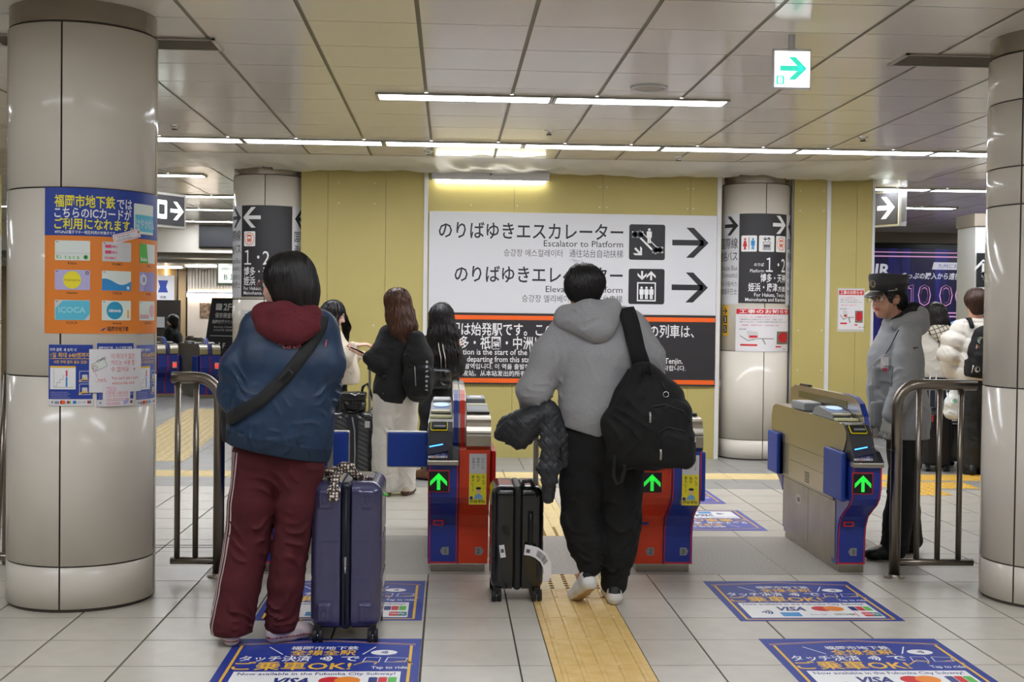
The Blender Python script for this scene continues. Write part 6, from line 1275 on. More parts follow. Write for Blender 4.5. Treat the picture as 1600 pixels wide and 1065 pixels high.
    BKP = mat('black_fleece', '#0b0b0c', .9, bump=.4, bscale=400)
    Tr = trousers(t, J, BKP, {'L': [(.112, .12), (.108, .115), (.098, .105), (.088, .095), (.060, .065)], 'R': [(.118, .12), (.112, .118), (.108, .11), (.095, .10), (.068, .072)]}, .0068,
                  [((-.08, -.05, .45), (.13, .2, .14), (.3, 0, 1), .075, .012), ((.12, -.05, .42), (.13, .2, .16), (-.35, 0, 1), .08, .011), ((-.03, -.05, .24), (.12, .2, .06), (.2, 0, 1), .045, .010), ((.1, -.05, .16), (.12, .2, .07), (-.2, 0, 1), .045, .010), ((.02, -.05, .68), (.2, .2, .10), (.5, 0, 1), .09, .007)], 17, None, None, .004, belt=((.16, .125), (.14, .12)))
    Tr.build('sweatpants', BKP, t, None, 1)
    SW = mat('sneaker_white', '#dcdad8', .45); TN = mat('sneaker_sole_tan', '#b59a6c', .6); BT = mat('sneaker_black_tab', '#17181a', .4); SO = mat('sneaker_sole', '#d2d0cc', .5)
    add_shoe(t, (-.018, -.155, .012), (-.30, .95, 0), .26, [SW, SO, BT, TN], 'sneaker', .0045, rad(28), .044, 0, (.03, .062, .10, .03)); add_shoe(t, (.090, -.07, 0), (.06, 1, 0), .27, [SW, SO, BT, TN], 'sneaker', .0045, 0, .044, 0, (.03, .06, .10, .03))
    So = MB().tube([(-.035, -.035, .21), (-.038, -.045, .14)], .036, mat('sock_white', '#d8d8d8', .8), 12).build('sock', t)
    # backpack hanging on the right shoulder
    g = thing('backpack', 'black backpack hanging low from the grey hoodie shoulder', 'bag', (.734, 6.12, 0)); CV = mat('black_canvas', '#0c0d0e', .85, bump=.5, bscale=420)
    Bp = SDF((-.02, -.44, .62), (.50, -.02, 1.26), .0065); q = lambda x, z, y=-.20: V3(x, y, z)
    Bp.tube([q(.20, 1.12), q(.235, 1.02), q(.25, .90), q(.24, .80)], [(.085, .085), (.145, .105), (.165, .12), (.14, .115)], .06, (1, .25, 0)); Bp.rbox((.30, -.27, .90), (.115, .075, .12), .05, .03, (.3, 1, .1)); Bp.rbox((.33, -.29, .80), (.10, .07, .095), .045, .02, (.35, 1, .1)); Bp.tube([q(.15, 1.05, -.17), q(.10, .90, -.17), q(.12, .76, -.17)], [(.06, .09), (.09, .09), (.10, .08)], .05, (1, .2, 0))
    Bp.folds([((.12, -.25, .9), (.12, .2, .2), (1, 0, .5), .07, .008), ((.25, -.3, 1.02), (.12, .2, .06), (.4, 0, 1), .05, .005), ((.3, -.3, .86), (.15, .2, .03), (.2, 0, 1), .05, .006)], 31, .004); Bp.build('main_bag', CV, g, None, 1)
    ribbon(S, [(.125, -.02, 1.455), (.135, -.08, 1.42), (.15, -.12, 1.36), (.175, -.14, 1.25), (.205, -.15, 1.17)], .085, (0, 1, -.15), .012, .014, CV, 'strap', g, n=50, side=(1, .1, .25))
    Zp = K['alu']; mb = MB(); mb.tube([(.17, -.31, 1.14), (.175, -.315, 1.19), (.20, -.315, 1.20), (.215, -.31, 1.15)], .010, CV, 8); mb.build('grab_loop', g)
    def onb(pts, r_, m, nm, off=.004): p = Bp.march(np.array([(a, -.6, b) for a, b in pts], F32), (0, 1, 0), off); return MB().tube([tuple(v) for v in p], r_, m, 6).build(nm, g)
    onb([(.20, .97), (.22, 1.0), (.28, 1.01), (.36, .98), (.40, .93)], .0035, K['blkplastic'], 'zipper'); onb([(.255, .83), (.25, .88), (.29, .905), (.36, .89), (.415, .85)], .0035, K['blkplastic'], 'zipper'); onb([(.205, .975), (.207, .955), (.207, .925)], .006, Zp, 'zip_pull', .006); onb([(.258, .80), (.26, .78), (.26, .75)], .006, Zp, 'zip_pull', .006)
    p = Bp.march([(.285, -.6, 1.055)], (0, 1, 0), .006)[0]; MB().tube([(p[0]+.013*math.cos(a), p[1], p[2]+.013*math.sin(a)) for a in np.linspace(0, 2*PI, 15)[:-1]], .0025, K['chrome'], 6, True).build('ring', g); onb([(.29, 1.07), (.275, 1.09), (.265, 1.12)], .0035, K['blkplastic'], 'cord')
    p = Bp.march([(.415, -.6, .835), (.43, -.6, .835), (.43, -.6, .86), (.415, -.6, .86)], (0, 1, 0), .003); MB().add([tuple(v) for v in p], [(0, 1, 2, 3)], K['lgrey']).build('logo_patch', g)
    mb = MB(); lp = [(.07, -.21, .80), (.055, -.24, .72), (.05, -.25, .66), (.065, -.255, .625), (.09, -.25, .635), (.105, -.24, .69), (.10, -.22, .74), (.08, -.2, .79)]; mb.tube(lp, .009, CV, 8); mb.build('strap_tail', g)
    mb = MB(); mb.tube([(.14, -.165, 1.16), (.075, -.18, 1.06), (.035, -.185, .95), (.03, -.19, .85), (.055, -.2, .78)], .017, CV, 10); mb.build('strap', g)
man()
# ------------------------------------------------------------------ staff member with cap
def staff():
    t = person('staff member in grey parka and dark peaked cap standing beside the gate, facing left', 2.699, 7.37)
    J = dict(head=V3(-.075, -.01, 1.545), neck=V3(-.015, 0, 1.42), chest=V3(.0, 0, 1.2), waist=V3(.0, 0, .97), pelvis=V3(.04, 0, .82), shL=V3(-.02, -.175, 1.32), shR=V3(-.01, .185, 1.32), elL=V3(-.05, -.225, 1.05), elR=V3(.02, .235, 1.05), wrL=V3(-.125, -.235, .86), wrR=V3(-.06, .22, .84),
             hipL=V3(.035, -.085, .80), hipR=V3(.05, .085, .80), knL=V3(-.0, -.10, .42), knR=V3(.085, .10, .42), anL=V3(-.045, -.11, .08), anR=V3(.12, .10, .08), ftL=V3(-.1, 0, -.03), ftR=V3(-.1, 0, -.03))
    f = (-.93, -.36, -.08); P, B = body(t, J, SKIN, .0065, f, hands=[((-.05, .22, .82), (-.1, 0, -1), (0, 1, 0), 1, .7)]); face_parts(P, t, f, (0, 0, 1), HAIRB)
    r, ff, u = frame_of(f); mb = MB(); gm = mat('wire_frame', '#8a8c90', .25, metal=.9)
    for s_ in (1, -1):
        c = P(s_*.033, .112, .002); mb.tube([tuple(c+r*.023*math.cos(a)+u*.016*math.sin(a)) for a in np.linspace(0, 2*PI, 19)[:-1]], .0016, gm, 6, True); mb.tube([tuple(P(s_*.056, .108, .006)), tuple(P(s_*.078, .05, .010)), tuple(P(s_*.083, -.01, .006))], .0015, gm, 6)
    mb.tube([tuple(P(-.010, .114, .004)), tuple(P(.010, .114, .004))], .0015, gm, 6); mb.build('glasses', t)
    H = SDF((-.22, -.16, 1.38), (.09, .15, 1.70), .005); c = V3(*P(0, -.012, .02)); H.ell(c, (.086, .105, .085), .02, f); H.ell(V3(*P(0, -.06, -.05)), (.07, .05, .06), .03, f); H.ell(V3(*P(0, .10, -.03)), (.09, .085, .11), .01, f, 'sub')
    for s_ in (1, -1): H.ell(V3(*P(s_*.085, .0, -.012)), (.03, .03, .04), .008, f, 'sub')
    H.folds([((-.07, 0, 1.52), .2, (1, .3, .2), .02, .003)], 3, .003); H.build('hair', HAIRB, t, None, 1); hair_strands(H, t, [HAIRB, HAIRD], 260, 1.44, .14, .002, .006, 3, lambda V: (V[:, 2] > 1.50), c)
    CG = mat('cap_charcoal', '#3c3c3f', .8, bump=.4, bscale=400, sheen=.2); CB = mat('cap_band', '#2a2a2d', .7)
    S = SDF((-.30, -.22, 1.52), (.14, .2, 1.78), .005); cc = V3(*P(0, -.008, .075)); S.tube([cc-u*.02, cc+u*.045], [(.092, .108), (.104, .120)], .02, r); S.tube([cc+u*.045, cc+u*.075+ff*.015], [(.106, .122), (.085, .095)], .03, r); S.cut(cc-u*.032, -u); S.cut(cc+u*.070+ff*.0, unit(u*1.0-ff*.12))
    S.folds([(cc+u*.06, .14, (.3, .4, .2), .08, .004)], 3, .002); S.build('cap', [CG, CB], t, lambda q: np.where(((q-cc)@u) < .012, 1, 0), 1)
    S = SDF((-.36, -.26, 1.46), (.06, .16, 1.70), .0045); bc = V3(*P(0, .085, .045)); S.ell(bc, (.085, .075, .010), .005, unit(ff-.45*u)); S.cut(V3(*P(0, .06, .03)), -ff); S.build('cap_brim', mat('brim_black', '#1c1c1f', .3, coat=.4), t, None, 1)
    p = P(0, .108, .095); mb = MB(); fr = [tuple(p+r*.018*math.cos(a)+u*.020*math.sin(a)) for a in np.linspace(0, 2*PI, 13)[:-1]]; mb.tube(fr, .004, mat('badge_gold', '#b3a07a', .35, metal=.7), 6, True); mb.build('cap_badge', t)
    pts = [P(.098*math.sin(a), -.008+.113*math.cos(a), .05) for a in np.linspace(-1.3, 1.3, 15)]; MB().tube([tuple(float(v) for v in x) for x in pts], .0035, mat('cap_cord', '#c4bda6', .5), 6).build('cap_cord', t); q = P(-.096, .02, .055); bm = bmesh.new(); bmesh.ops.create_uvsphere(bm, u_segments=10, v_segments=8, radius=.008); MB().bm(bm, mat('badge_gold', '#b3a07a', .35, metal=.7), True, Matrix.Translation(Vector([float(v) for v in q]))).build('cap_button', t)
    GP = mat('parka_grey', '#a6a9ad', .7, var=.06, vscale=10, bump=.2, bscale=300); GD = mat('parka_dark', '#37383b', .8)
    def ex(S):
        S.ell((.05, 0, 1.40), (.085, .16, .075), .05, (0, 1, 0)); S.seg((-.045, -.06, 1.37), (-.06, .0, 1.40), .05, .045, .03); S.seg((-.19, -.05, 1.02), (-.17, -.05, .78), .012, .012, .02)
        S.ell((.0, .0, 1.50), (.075, .085, .09), .015, (0, 1, 0), 'sub')
        S.rbox((-.155, -.10, 1.08), (.018, .055, .065), .012, .006, (-.85, -.5, 0)); S.rbox((-.15, -.11, .86), (.018, .07, .075), .012, .006, (-.85, -.5, 0))
    S = garment('parka', t, (-.30, -.36, .66), (.26, .36, 1.52), [(-.0, 0, 1.33), (-.02, 0, 1.18), (-.015, 0, 1.0), (.015, 0, .86), (.03, 0, .68)], [(.11, .16), (.148, .185), (.155, .185), (.158, .19), (.155, .19)], (1, 0, 0),
        [([(.0, -.15, 1.325), (-.03, -.205, 1.2), (-.05, -.235, 1.04), (-.095, -.24, .93), (-.122, -.238, .868)], [.075, .078, .070, .062, .055]), ([(.0, .155, 1.325), (.0, .215, 1.2), (.02, .245, 1.04), (-.03, .24, .92), (-.058, .22, .85)], [.075, .078, .070, .062, .055])],
        [GP, GD], .006, [((-.05, -.24, 1.08), (.10, .1, .14), (.3, 0, 1), .06, .008), ((-.12, -.1, 1.1), (.1, .2, .25), (.2, .3, 1), .09, .006), ((.1, -.2, .85), (.1, .2, .15), (1, 0, .3), .08, .006), ((.02, -.2, 1.25), (.08, .1, .1), (.8, 0, 1), .05, .005)], 7, .002, ((0, 0, .712), (0, 0, -1)), None, ex, .010)
    Hd = SDF((-.14, -.24, 1.28), (.22, .24, 1.56), .006); Hd.tube([(-.07, -.11, 1.385), (.03, -.13, 1.42), (.10, -.06, 1.44), (.115, 0, 1.44), (.10, .06, 1.44), (.03, .13, 1.42)], [(.035, .03), (.045, .045), (.055, .05), (.055, .055), (.055, .05), (.045, .04)], .03, (0, 0, 1)); Hd.ell((.10, 0, 1.38), (.07, .12, .06), .04, (0, 1, 0)); Hd.folds([((.08, -.1, 1.4), .15, (.3, .2, 1), .05, .004)], 2, .002)
    Hd.build('hood', [GP], t, None, 1); L = SDF((-.12, -.2, 1.30), (.14, .2, 1.56), .006); L.tube([(-.05, -.085, 1.40), (.03, -.095, 1.445), (.075, -.03, 1.475), (.075, .03, 1.475), (.03, .095, 1.445)], [.038, .042, .045, .045, .04], .03); L.build('hood_lining', mat('fleece_charcoal', '#232426', .95, bump=.8, bscale=250), t, None, 1)
    def onb(pts, r_, m, nm, off=.003, d=(.55, .83, 0), n=None): p = S.march(np.array(pts, F32)-.4*unit(d), d, off); return MB().tube([tuple(v) for v in p], r_, m, 6).build(nm, t)
    onb([(-.08, -.19, 1.36), (-.12, -.16, 1.25), (-.15, -.13, 1.18)], .003, K['blkplastic'], 'lanyard'); q = S.march(np.array([(-.17, -.155, 1.20), (-.13, -.18, 1.20), (-.13, -.18, 1.13), (-.17, -.155, 1.13)], F32)-.4*unit((.55, .83, 0)), (.55, .83, 0), .008); MB().add([tuple(v) for v in q], [(0, 3, 2, 1)], K['paper']).build('name_badge', t); q = S.march(np.array([(-.158, -.16, 1.135), (-.135, -.175, 1.135), (-.135, -.175, 1.115), (-.158, -.16, 1.115)], F32)-.4*unit((.55, .83, 0)), (.55, .83, 0), .011); MB().add([tuple(v) for v in q], [(0, 3, 2, 1)], K['pink']).build('badge_charm', t)
    onb([(-.16, -.15, 1.145), (-.10, -.2, 1.145), (-.10, -.2, 1.03)], .0022, GD, 'pocket_seam'); onb([(.045, -.3, .80), (.055, -.3, .95)], .002, GD, 'pocket_seam', .002, (0, 1, 0)); onb([(.0, -.3, 1.36), (.09, -.3, 1.30), (.11, -.3, 1.15)], .002, GD, 'shoulder_seam', .001, (0, 1, 0)); q = S.march(np.array([(-.135, -.6, .915), (-.105, -.6, .915), (-.105, -.6, .895), (-.135, -.6, .895)], F32), (0, 1, 0), .004); MB().add([tuple(v) for v in q], [(0, 1, 2, 3)], K['blkplastic']).build('cuff_tab', t); TXm = K['blkplastic']; onb([(-.02, -.3, 1.255), (.01, -.3, 1.26)], .004, TXm, 'chest_print', .002, (.2, 1, 0))
    G = SDF((-.28, -.36, .66), (.0, -.12, .93), .004); add_hand(G, (-.128, -.238, .862), (-.22, -.02, -1), (-.1, -1, 0), -1, 1.08, .9); G.seg((-.122, -.238, .887), (-.132, -.238, .852), .034, .036, .01); G.build('glove', mat('glove_white', '#c9c8c4', .85, bump=.4, bscale=300), t, None, 1)
    TB = mat('trouser_black', '#1d1d1f', .8, bump=.2, bscale=300); Tr = trousers(t, J, TB, {'L': [(.09, .095), (.092, .09), (.085, .082), (.085, .082), (.085, .08)], 'R': [(.09, .095), (.09, .09), (.082, .082), (.08, .08), (.08, .075)]}, .007, [((0, -.1, .42), (.12, .2, .12), (.4, 0, 1), .07, .008), ((-.04, -.1, .12), (.12, .2, .10), (.2, 0, 1), .045, .008)], 6, None, .03, .003, belt=((.11, .125), (.11, .12))); Tr.build('trousers', TB, t, None, 1)
    SK = mat('shoe_black', '#161617', .45); add_shoe(t, (.02, -.11, 0), (-1, -.06, 0), .27, [SK, K['rubber'], SK], res=.006); add_shoe(t, (.18, .10, 0), (-1, -.05, 0), .27, [SK, K['rubber'], SK], res=.006)
staff()
# ------------------------------------------------------------------ three women past the gates
def woman_phone_left():
    t = person('woman in cream jacket with long black hair pointing at a phone', -.930, 10.40)
    J = dict(head=V3(-.03, .0, 1.405), neck=V3(-.05, 0, 1.29), chest=V3(-.04, 0, 1.09), waist=V3(-.03, 0, .9), pelvis=V3(-.03, 0, .78), shL=V3(-.03, .155, 1.2), shR=V3(-.02, -.155, 1.2), elL=V3(.04, .19, .98), elR=V3(.03, -.2, .97), wrL=V3(.17, .10, 1.06), wrR=V3(.15, -.13, 1.155), hipL=V3(-.03, .08, .74), hipR=V3(-.03, -.08, .74), knL=V3(-.02, .08, .40), knR=V3(-.02, -.08, .40), anL=V3(-.03, .08, .07), anR=V3(-.03, -.08, .07), ftL=V3(.1, 0, -.03), ftR=V3(.1, 0, -.03))
    f = (.93, -.10, -.36); P, B = body(t, J, SKIN2, .0058, f, hsc=.95, hands=[(J['wrR'], (.92, .1, .10), (.1, -.2, .95), -1, .35)]); face_parts(P, t, f, (0, 0, 1), HAIRB, .95)
    H = SDF((-.24, -.2, .98), (.12, .2, 1.58), .006); c = V3(*P(0, -.015, .03)); H.ell(c, (.088, .10, .092), .02, f); H.tube([c+V3(-.03, 0, -.02), (-.09, 0, 1.28), (-.115, 0, 1.12), (-.12, 0, 1.03)], [(.075, .095), (.065, .10), (.05, .10), (.03, .08)], .03, (1, 0, 0)); H.tube([c+V3(.0, -.06, -.0), (-.02, -.085, 1.30), (.0, -.09, 1.16)], [(.04, .03), (.035, .03), (.02, .02)], .03, (1, 0, 0)); H.tube([c+V3(.06, .06, -.0), (.07, .085, 1.30), (.065, .09, 1.18)], [(.03, .03), (.03, .03), (.02, .02)], .03, (1, 0, 0))
    H.ell(V3(*P(0, .10, -.035)), (.075, .078, .09), .01, f, 'sub'); H.ell(V3(*P(.07, .03, -.02)), (.03, .045, .05), .01, f, 'sub'); H.folds([((-.06, 0, 1.3), .3, (1, .4, .1), .03, .004)], 3, .003); H.build('hair', HAIRB, t, None, 1); hair_strands(H, t, [HAIRB, HAIRD], 350, 1.03, .48, .0028, .006, 7, lambda V: V[:, 2] > 1.38, c)
    CR = mat('cream_wool', '#d5c9b6', .9, bump=.5, bscale=200); garment('jacket', t, (-.26, -.32, .76), (.24, .3, 1.34), [(-.03, 0, 1.2), (.0, 0, 1.05), (.03, 0, .92), (.035, 0, .78)], [(.09, .15), (.135, .18), (.145, .19), (.15, .195)], (1, 0, 0), [([(-.025, -.14, 1.2), (.03, -.2, 1.0), (.08, -.185, 1.04), (.14, -.14, 1.14)], [.065, .062, .058, .046]), ([(-.03, .14, 1.2), (.04, .19, 1.0), (.16, .10, 1.06)], [.062, .06, .046])], CR, .007, [((.04, -.18, 1.0), .12, (.4, 0, 1), .05, .007), ((0, -.15, .87), (.15, .2, .08), (1, 0, .4), .06, .006)], 5, .002, ((0, 0, .832), (0, 0, -1)))
    BT = mat('trouser_black', '#1d1d1f', .8); Tr = trousers(t, J, BT, {a: [(.10, .10), (.095, .095), (.085, .085), (.085, .085), (.085, .085)] for a in 'LR'}, .009, [((0, 0, .4), .2, (.3, 0, 1), .08, .006)], 4, None, .03, belt=((.12, .15), (.11, .14))); Tr.build('trousers', BT, t, None, 1); SK = mat('shoe_black', '#161617', .45)
    add_shoe(t, (-.09, .08, 0), (1, 0, 0), .24, [SK, K['rubber'], SK], res=.007); add_shoe(t, (-.09, -.08, 0), (1, 0, 0), .24, [SK, K['rubber'], SK], res=.007)
def woman_backpack():
    t = person('woman with long brown hair in black coat and wide white trousers holding a phone', -.400, 9.78)
    J = dict(head=V3(-.012, .0, 1.49), neck=V3(.01, 0, 1.35), chest=V3(.01, 0, 1.14), waist=V3(-.01, 0, .94), pelvis=V3(-.02, 0, .80), shL=V3(-.10, .03, 1.25), shR=V3(.115, -.03, 1.25), elL=V3(-.145, .06, 1.03), elR=V3(.14, -.05, 1.02), wrL=V3(-.255, .12, 1.12), wrR=V3(.05, .16, 1.0), hipL=V3(-.08, 0, .78), hipR=V3(.055, 0, .78), knL=V3(-.085, 0, .42), knR=V3(.06, 0, .42), anL=V3(-.08, 0, .07), anR=V3(.055, .03, .07), ftL=V3(-.05, .08, -.03), ftR=V3(.03, .1, -.03))
    J['elL'] = V3(-.15, -.10, 1.02); J['wrL'] = V3(-.26, -.05, 1.10); f = (-.72, .66, -.25); P, B = body(t, J, SKIN2, .0065, f, hsc=.95, hands=[(J['wrL'], (-.9, .15, .35), (0, .2, -.9), 1, .55)]); face_parts(P, t, f, (0, 0, 1), HAIRBR, .95)
    H = SDF((-.18, -.22, 1.12), (.22, .16, 1.68), .006); c = V3(*P(0, -.01, .035)); H.ell(c, (.092, .105, .098), .02, f); H.tube([c+V3(.01, -.02, -.02), (.02, -.035, 1.40), (.05, -.06, 1.30), (.075, -.07, 1.20)], [(.09, .085), (.098, .08), (.09, .07), (.06, .05)], .03, (1, 0, 0)); H.ell(V3(*P(0, .115, -.04)), (.075, .08, .10), .01, f, 'sub'); H.folds([((.03, -.05, 1.36), .3, (1, .4, .15), .034, .006)], 3, .003); H.build('hair', HAIRBR, t, None, 1); hair_strands(H, t, [HAIRBR, HAIRB2, HAIRBR], 550, 1.21, .44, .0027, .010, 9, lambda V: V[:, 2] > 1.47, c, .003)
    CO = mat('black_wool', '#1a1a1c', .9, bump=.5, bscale=220); garment('coat', t, (-.32, -.3, .64), (.30, .28, 1.40), [(.01, 0, 1.26), (.01, 0, 1.1), (-.01, 0, .95), (-.02, 0, .82), (-.025, 0, .66)], [(.13, .09), (.15, .115), (.145, .12), (.155, .13), (.16, .135)], (1, 0, 0), [([(-.085, .02, 1.26), (-.135, -.06, 1.12), (-.15, -.09, 1.03), (-.215, -.06, 1.075)], [.065, .068, .066, .055]), ([(.10, -.02, 1.26), (.14, -.04, 1.1), (.14, -.04, 1.0), (.07, .12, 1.0)], [.065, .066, .06, .05])], CO, .0065, [((-.12, -.06, 1.08), .12, (.4, 0, 1), .055, .008), ((-.02, -.1, .85), (.15, .2, .12), (1, 0, .2), .09, .006)], 6, .002, ((0, 0, .725), (-.12, 0, -1)), None, lambda S: S.tube([(-.05, .03, 1.33), (.02, -.06, 1.335), (.09, .0, 1.33)], [.03, .035, .03], .02))
    for z in (.93, .80): bm = bmesh.new(); bmesh.ops.create_uvsphere(bm, u_segments=8, v_segments=6, radius=.011); MB().bm(bm, K['blkplastic'], True, Matrix.Translation((-.10, -.125, z))).build('button', t)
    WT = mat('white_denim', '#d6d2ca', .8, bump=.2, bscale=250, var=.06, vscale=8); Tr = trousers(t, J, WT, {'L': [(.105, .11), (.105, .108), (.108, .108), (.112, .11), (.112, .11)], 'R': [(.105, .11), (.10, .108), (.095, .10), (.095, .10), (.092, .098)]}, .0065, [((-.05, -.08, .5), (.12, .2, .3), (1, 0, .15), .07, .007), ((-.08, -.05, .12), (.14, .2, .10), (.3, 0, 1), .06, .009), ((.06, -.05, .10), (.1, .2, .09), (-.6, 0, 1), .05, .010)], 6, None, .028, .002, belt=((.15, .12), (.13, .11))); Tr.build('trousers', WT, t, None, 1)
    BS = mat('brown_leather', '#5e3d28', .5); BS2 = mat('cream_leather', '#b9ab95', .5); add_shoe(t, (-.06, -.10, 0), (-.3, .95, 0), .25, [BS2, BS, BS], res=.006, sole_h=.035); add_shoe(t, (.06, -.07, 0), (.25, .97, 0), .25, [BS2, BS, BS], res=.006, sole_h=.035)
    p = thing('phone', 'dark smartphone held between the two women past the gates', 'phone', (-.72, 9.74, 1.13)); mb = MB(); mb.box(-.036, -.075, -.004, .036, .075, .004, K['blkplastic'], .003); o = mb.build('case', p); mb = MB().box(-.032, -.069, .0042, .032, .069, .0048, mat('phone_glass', '#1d2430', .1)); mb.build('screen', p); p.rotation_euler = (rad(18), rad(22), rad(65))
    g = thing('backpack', 'black backpack with pale lettering worn by the brown haired woman', 'bag', (-.400, 9.78, 0)); CV = mat('black_canvas', '#101112', .85); Bp = SDF((.0, -.34, .66), (.34, .02, 1.36), .0065); Bp.tube([(.145, -.13, 1.23), (.165, -.15, 1.08), (.17, -.155, .92), (.165, -.15, .83)], [(.07, .06), (.105, .09), (.115, .10), (.10, .09)], .05, (1, .25, 0)); Bp.rbox((.19, -.225, .90), (.085, .06, .12), .05, .02, (.35, .95, 0)); Bp.folds([((.15, -.2, 1.05), .14, (.4, 0, 1), .06, .006)], 3, .003); Bp.build('main_bag', CV, g, None, 1)
    mb = MB(); mb.tube([(.14, -.10, 1.27), (.11, -.06, 1.31), (.10, .03, 1.29)], .02, CV, 8); mb.build('strap', g); cv = Canvas(lambda u, v, l: Vector((u, 0, v)), None); 
    for k, ch in enumerate('outdoor'): cv.text(ch, .222, 1.06-.036*k, .026, K['wprint'], 1, 'l', .0, None, 0, -78)
    vs, fs = cv.items[K['wprint']]; q = Bp.march(np.array([(v[0], -.6, v[1]) for v in vs], F32), (0, 1, 0), .003); MB().add([tuple(x) for x in q], fs, K['wprint']).build('lettering', g); q = Bp.march(np.array([(.14+.002*k, -.6, 1.02-.03*k) for k in range(6)], F32), (0, 1, 0), .003); MB().tube([tuple(x) for x in q], .004, K['alu'], 6).build('zipper', g)
def woman_shoulder_bag():
    t = person('woman with long black hair in long black coat carrying a shoulder bag', -.043, 10.73)
    J = dict(head=V3(-.03, .0, 1.395), neck=V3(-.02, 0, 1.27), chest=V3(-.03, 0, 1.08), waist=V3(-.03, 0, .88), pelvis=V3(-.03, 0, .76), shL=V3(-.15, 0, 1.17), shR=V3(.10, 0, 1.17), elL=V3(-.19, .05, .94), elR=V3(.12, .05, .95), wrL=V3(-.13, .18, .95), wrR=V3(.05, .2, .97), hipL=V3(-.10, 0, .72), hipR=V3(.03, 0, .72), knL=V3(-.11, 0, .40), knR=V3(.03, 0, .40), anL=V3(-.13, -.02, .08), anR=V3(.03, 0, .08), ftL=V3(-.08, .06, -.03), ftR=V3(.0, .1, -.03))
    f = (-.5, .84, -.2); P, B = body(t, J, SKIN2, .008, f, hsc=.95); face_parts(P, t, f, (0, 0, 1), HAIRB, .95)
    H = SDF((-.2, -.24, .78), (.2, .14, 1.58), .007); c = V3(*P(0, -.01, .03)); H.ell(c, (.09, .105, .096), .02, f); H.tube([c+V3(.0, -.03, -.02), (-.01, -.06, 1.25), (.025, -.10, 1.08), (.06, -.11, .92)], [(.095, .08), (.115, .07), (.095, .05), (.06, .04)], .03, (1, 0, 0)); H.ell(V3(*P(0, .115, -.04)), (.075, .08, .10), .01, f, 'sub'); H.folds([((.0, -.08, 1.2), .35, (1, .4, .1), .035, .006)], 3, .003); H.build('hair', HAIRB, t, None, 1); hair_strands(H, t, [HAIRB, HAIRD], 400, .92, .6, .003, .010, 9, lambda V: V[:, 2] > 1.36, c, .003)
    CO = mat('black_wool', '#1a1a1c', .9); garment('coat', t, (-.32, -.26, .18), (.28, .30, 1.32), [(-.025, 0, 1.18), (-.03, 0, 1.02), (-.03, 0, .85), (-.03, 0, .6), (-.03, 0, .2)], [(.14, .09), (.155, .115), (.15, .12), (.165, .135), (.18, .15)], (1, 0, 0), [([(-.13, 0, 1.17), (-.18, .02, 1.02), (-.185, .05, .94), (-.13, .17, .95)], [.06, .064, .06, .05]), ([(.08, 0, 1.17), (.12, .03, 1.0), (.12, .05, .95), (.05, .19, .97)], [.06, .062, .058, .05])], CO, .008, [((-.03, -.1, .6), (.2, .2, .3), (1, 0, .1), .1, .008)], 6, .003, ((0, 0, .25), (0, 0, -1)))
    BT = mat('trouser_black', '#1d1d1f', .8); Tr = trousers(t, J, BT, {a: [(.09, .09), (.08, .08), (.07, .07), (.065, .065), (.06, .06)] for a in 'LR'}, .010, [], 4, None, .06, belt=((.13, .11), (.12, .10))); Tr.build('trousers', BT, t, None, 1); BR = mat('suede_tan', '#6a4a2e', .9, bump=.4, bscale=300)
    add_shoe(t, (-.10, -.10, 0), (-.75, .65, 0), .26, [BR, K['rubber'], BR], 'boot', .006, 0, .05, .05, sole_h=.02); add_shoe(t, (.04, -.08, 0), (.2, 1, 0), .26, [BR, K['rubber'], BR], 'boot', .006, 0, .05, .05, sole_h=.02)
    g = thing('shoulder_bag', 'small black leather shoulder bag with chain strap on the long black coat', 'bag', (-.043, 10.73, 0)); LE = mat('black_leather', '#17171a', .3, coat=.3); S = SDF((-.22, -.34, .72), (.12, -.06, 1.06), .006); S.rbox((-.045, -.185, .87), (.11, .05, .085), .03, .02, (.15, 1, 0)); S.rbox((-.045, -.20, .91), (.105, .05, .05), .03, .01, (.15, 1, .2)); S.folds([((-.05, -.2, .86), .15, (1, 0, .4), .06, .006)], 3, .002); S.build('bag_body', LE, g, None, 1)
    mb = MB(); 
    for x0 in (-.02, .015): mb.tube([(x0, -.215, .95), (x0-.005, -.18, 1.05), (x0-.025, -.155, 1.14), (x0-.03, -.10, 1.22)], .005, mat('chain_silver', '#a8a49a', .3, metal=1), 6)
    mb.build('chain_strap', g)
woman_phone_left(); woman_backpack(); woman_shoulder_bag()
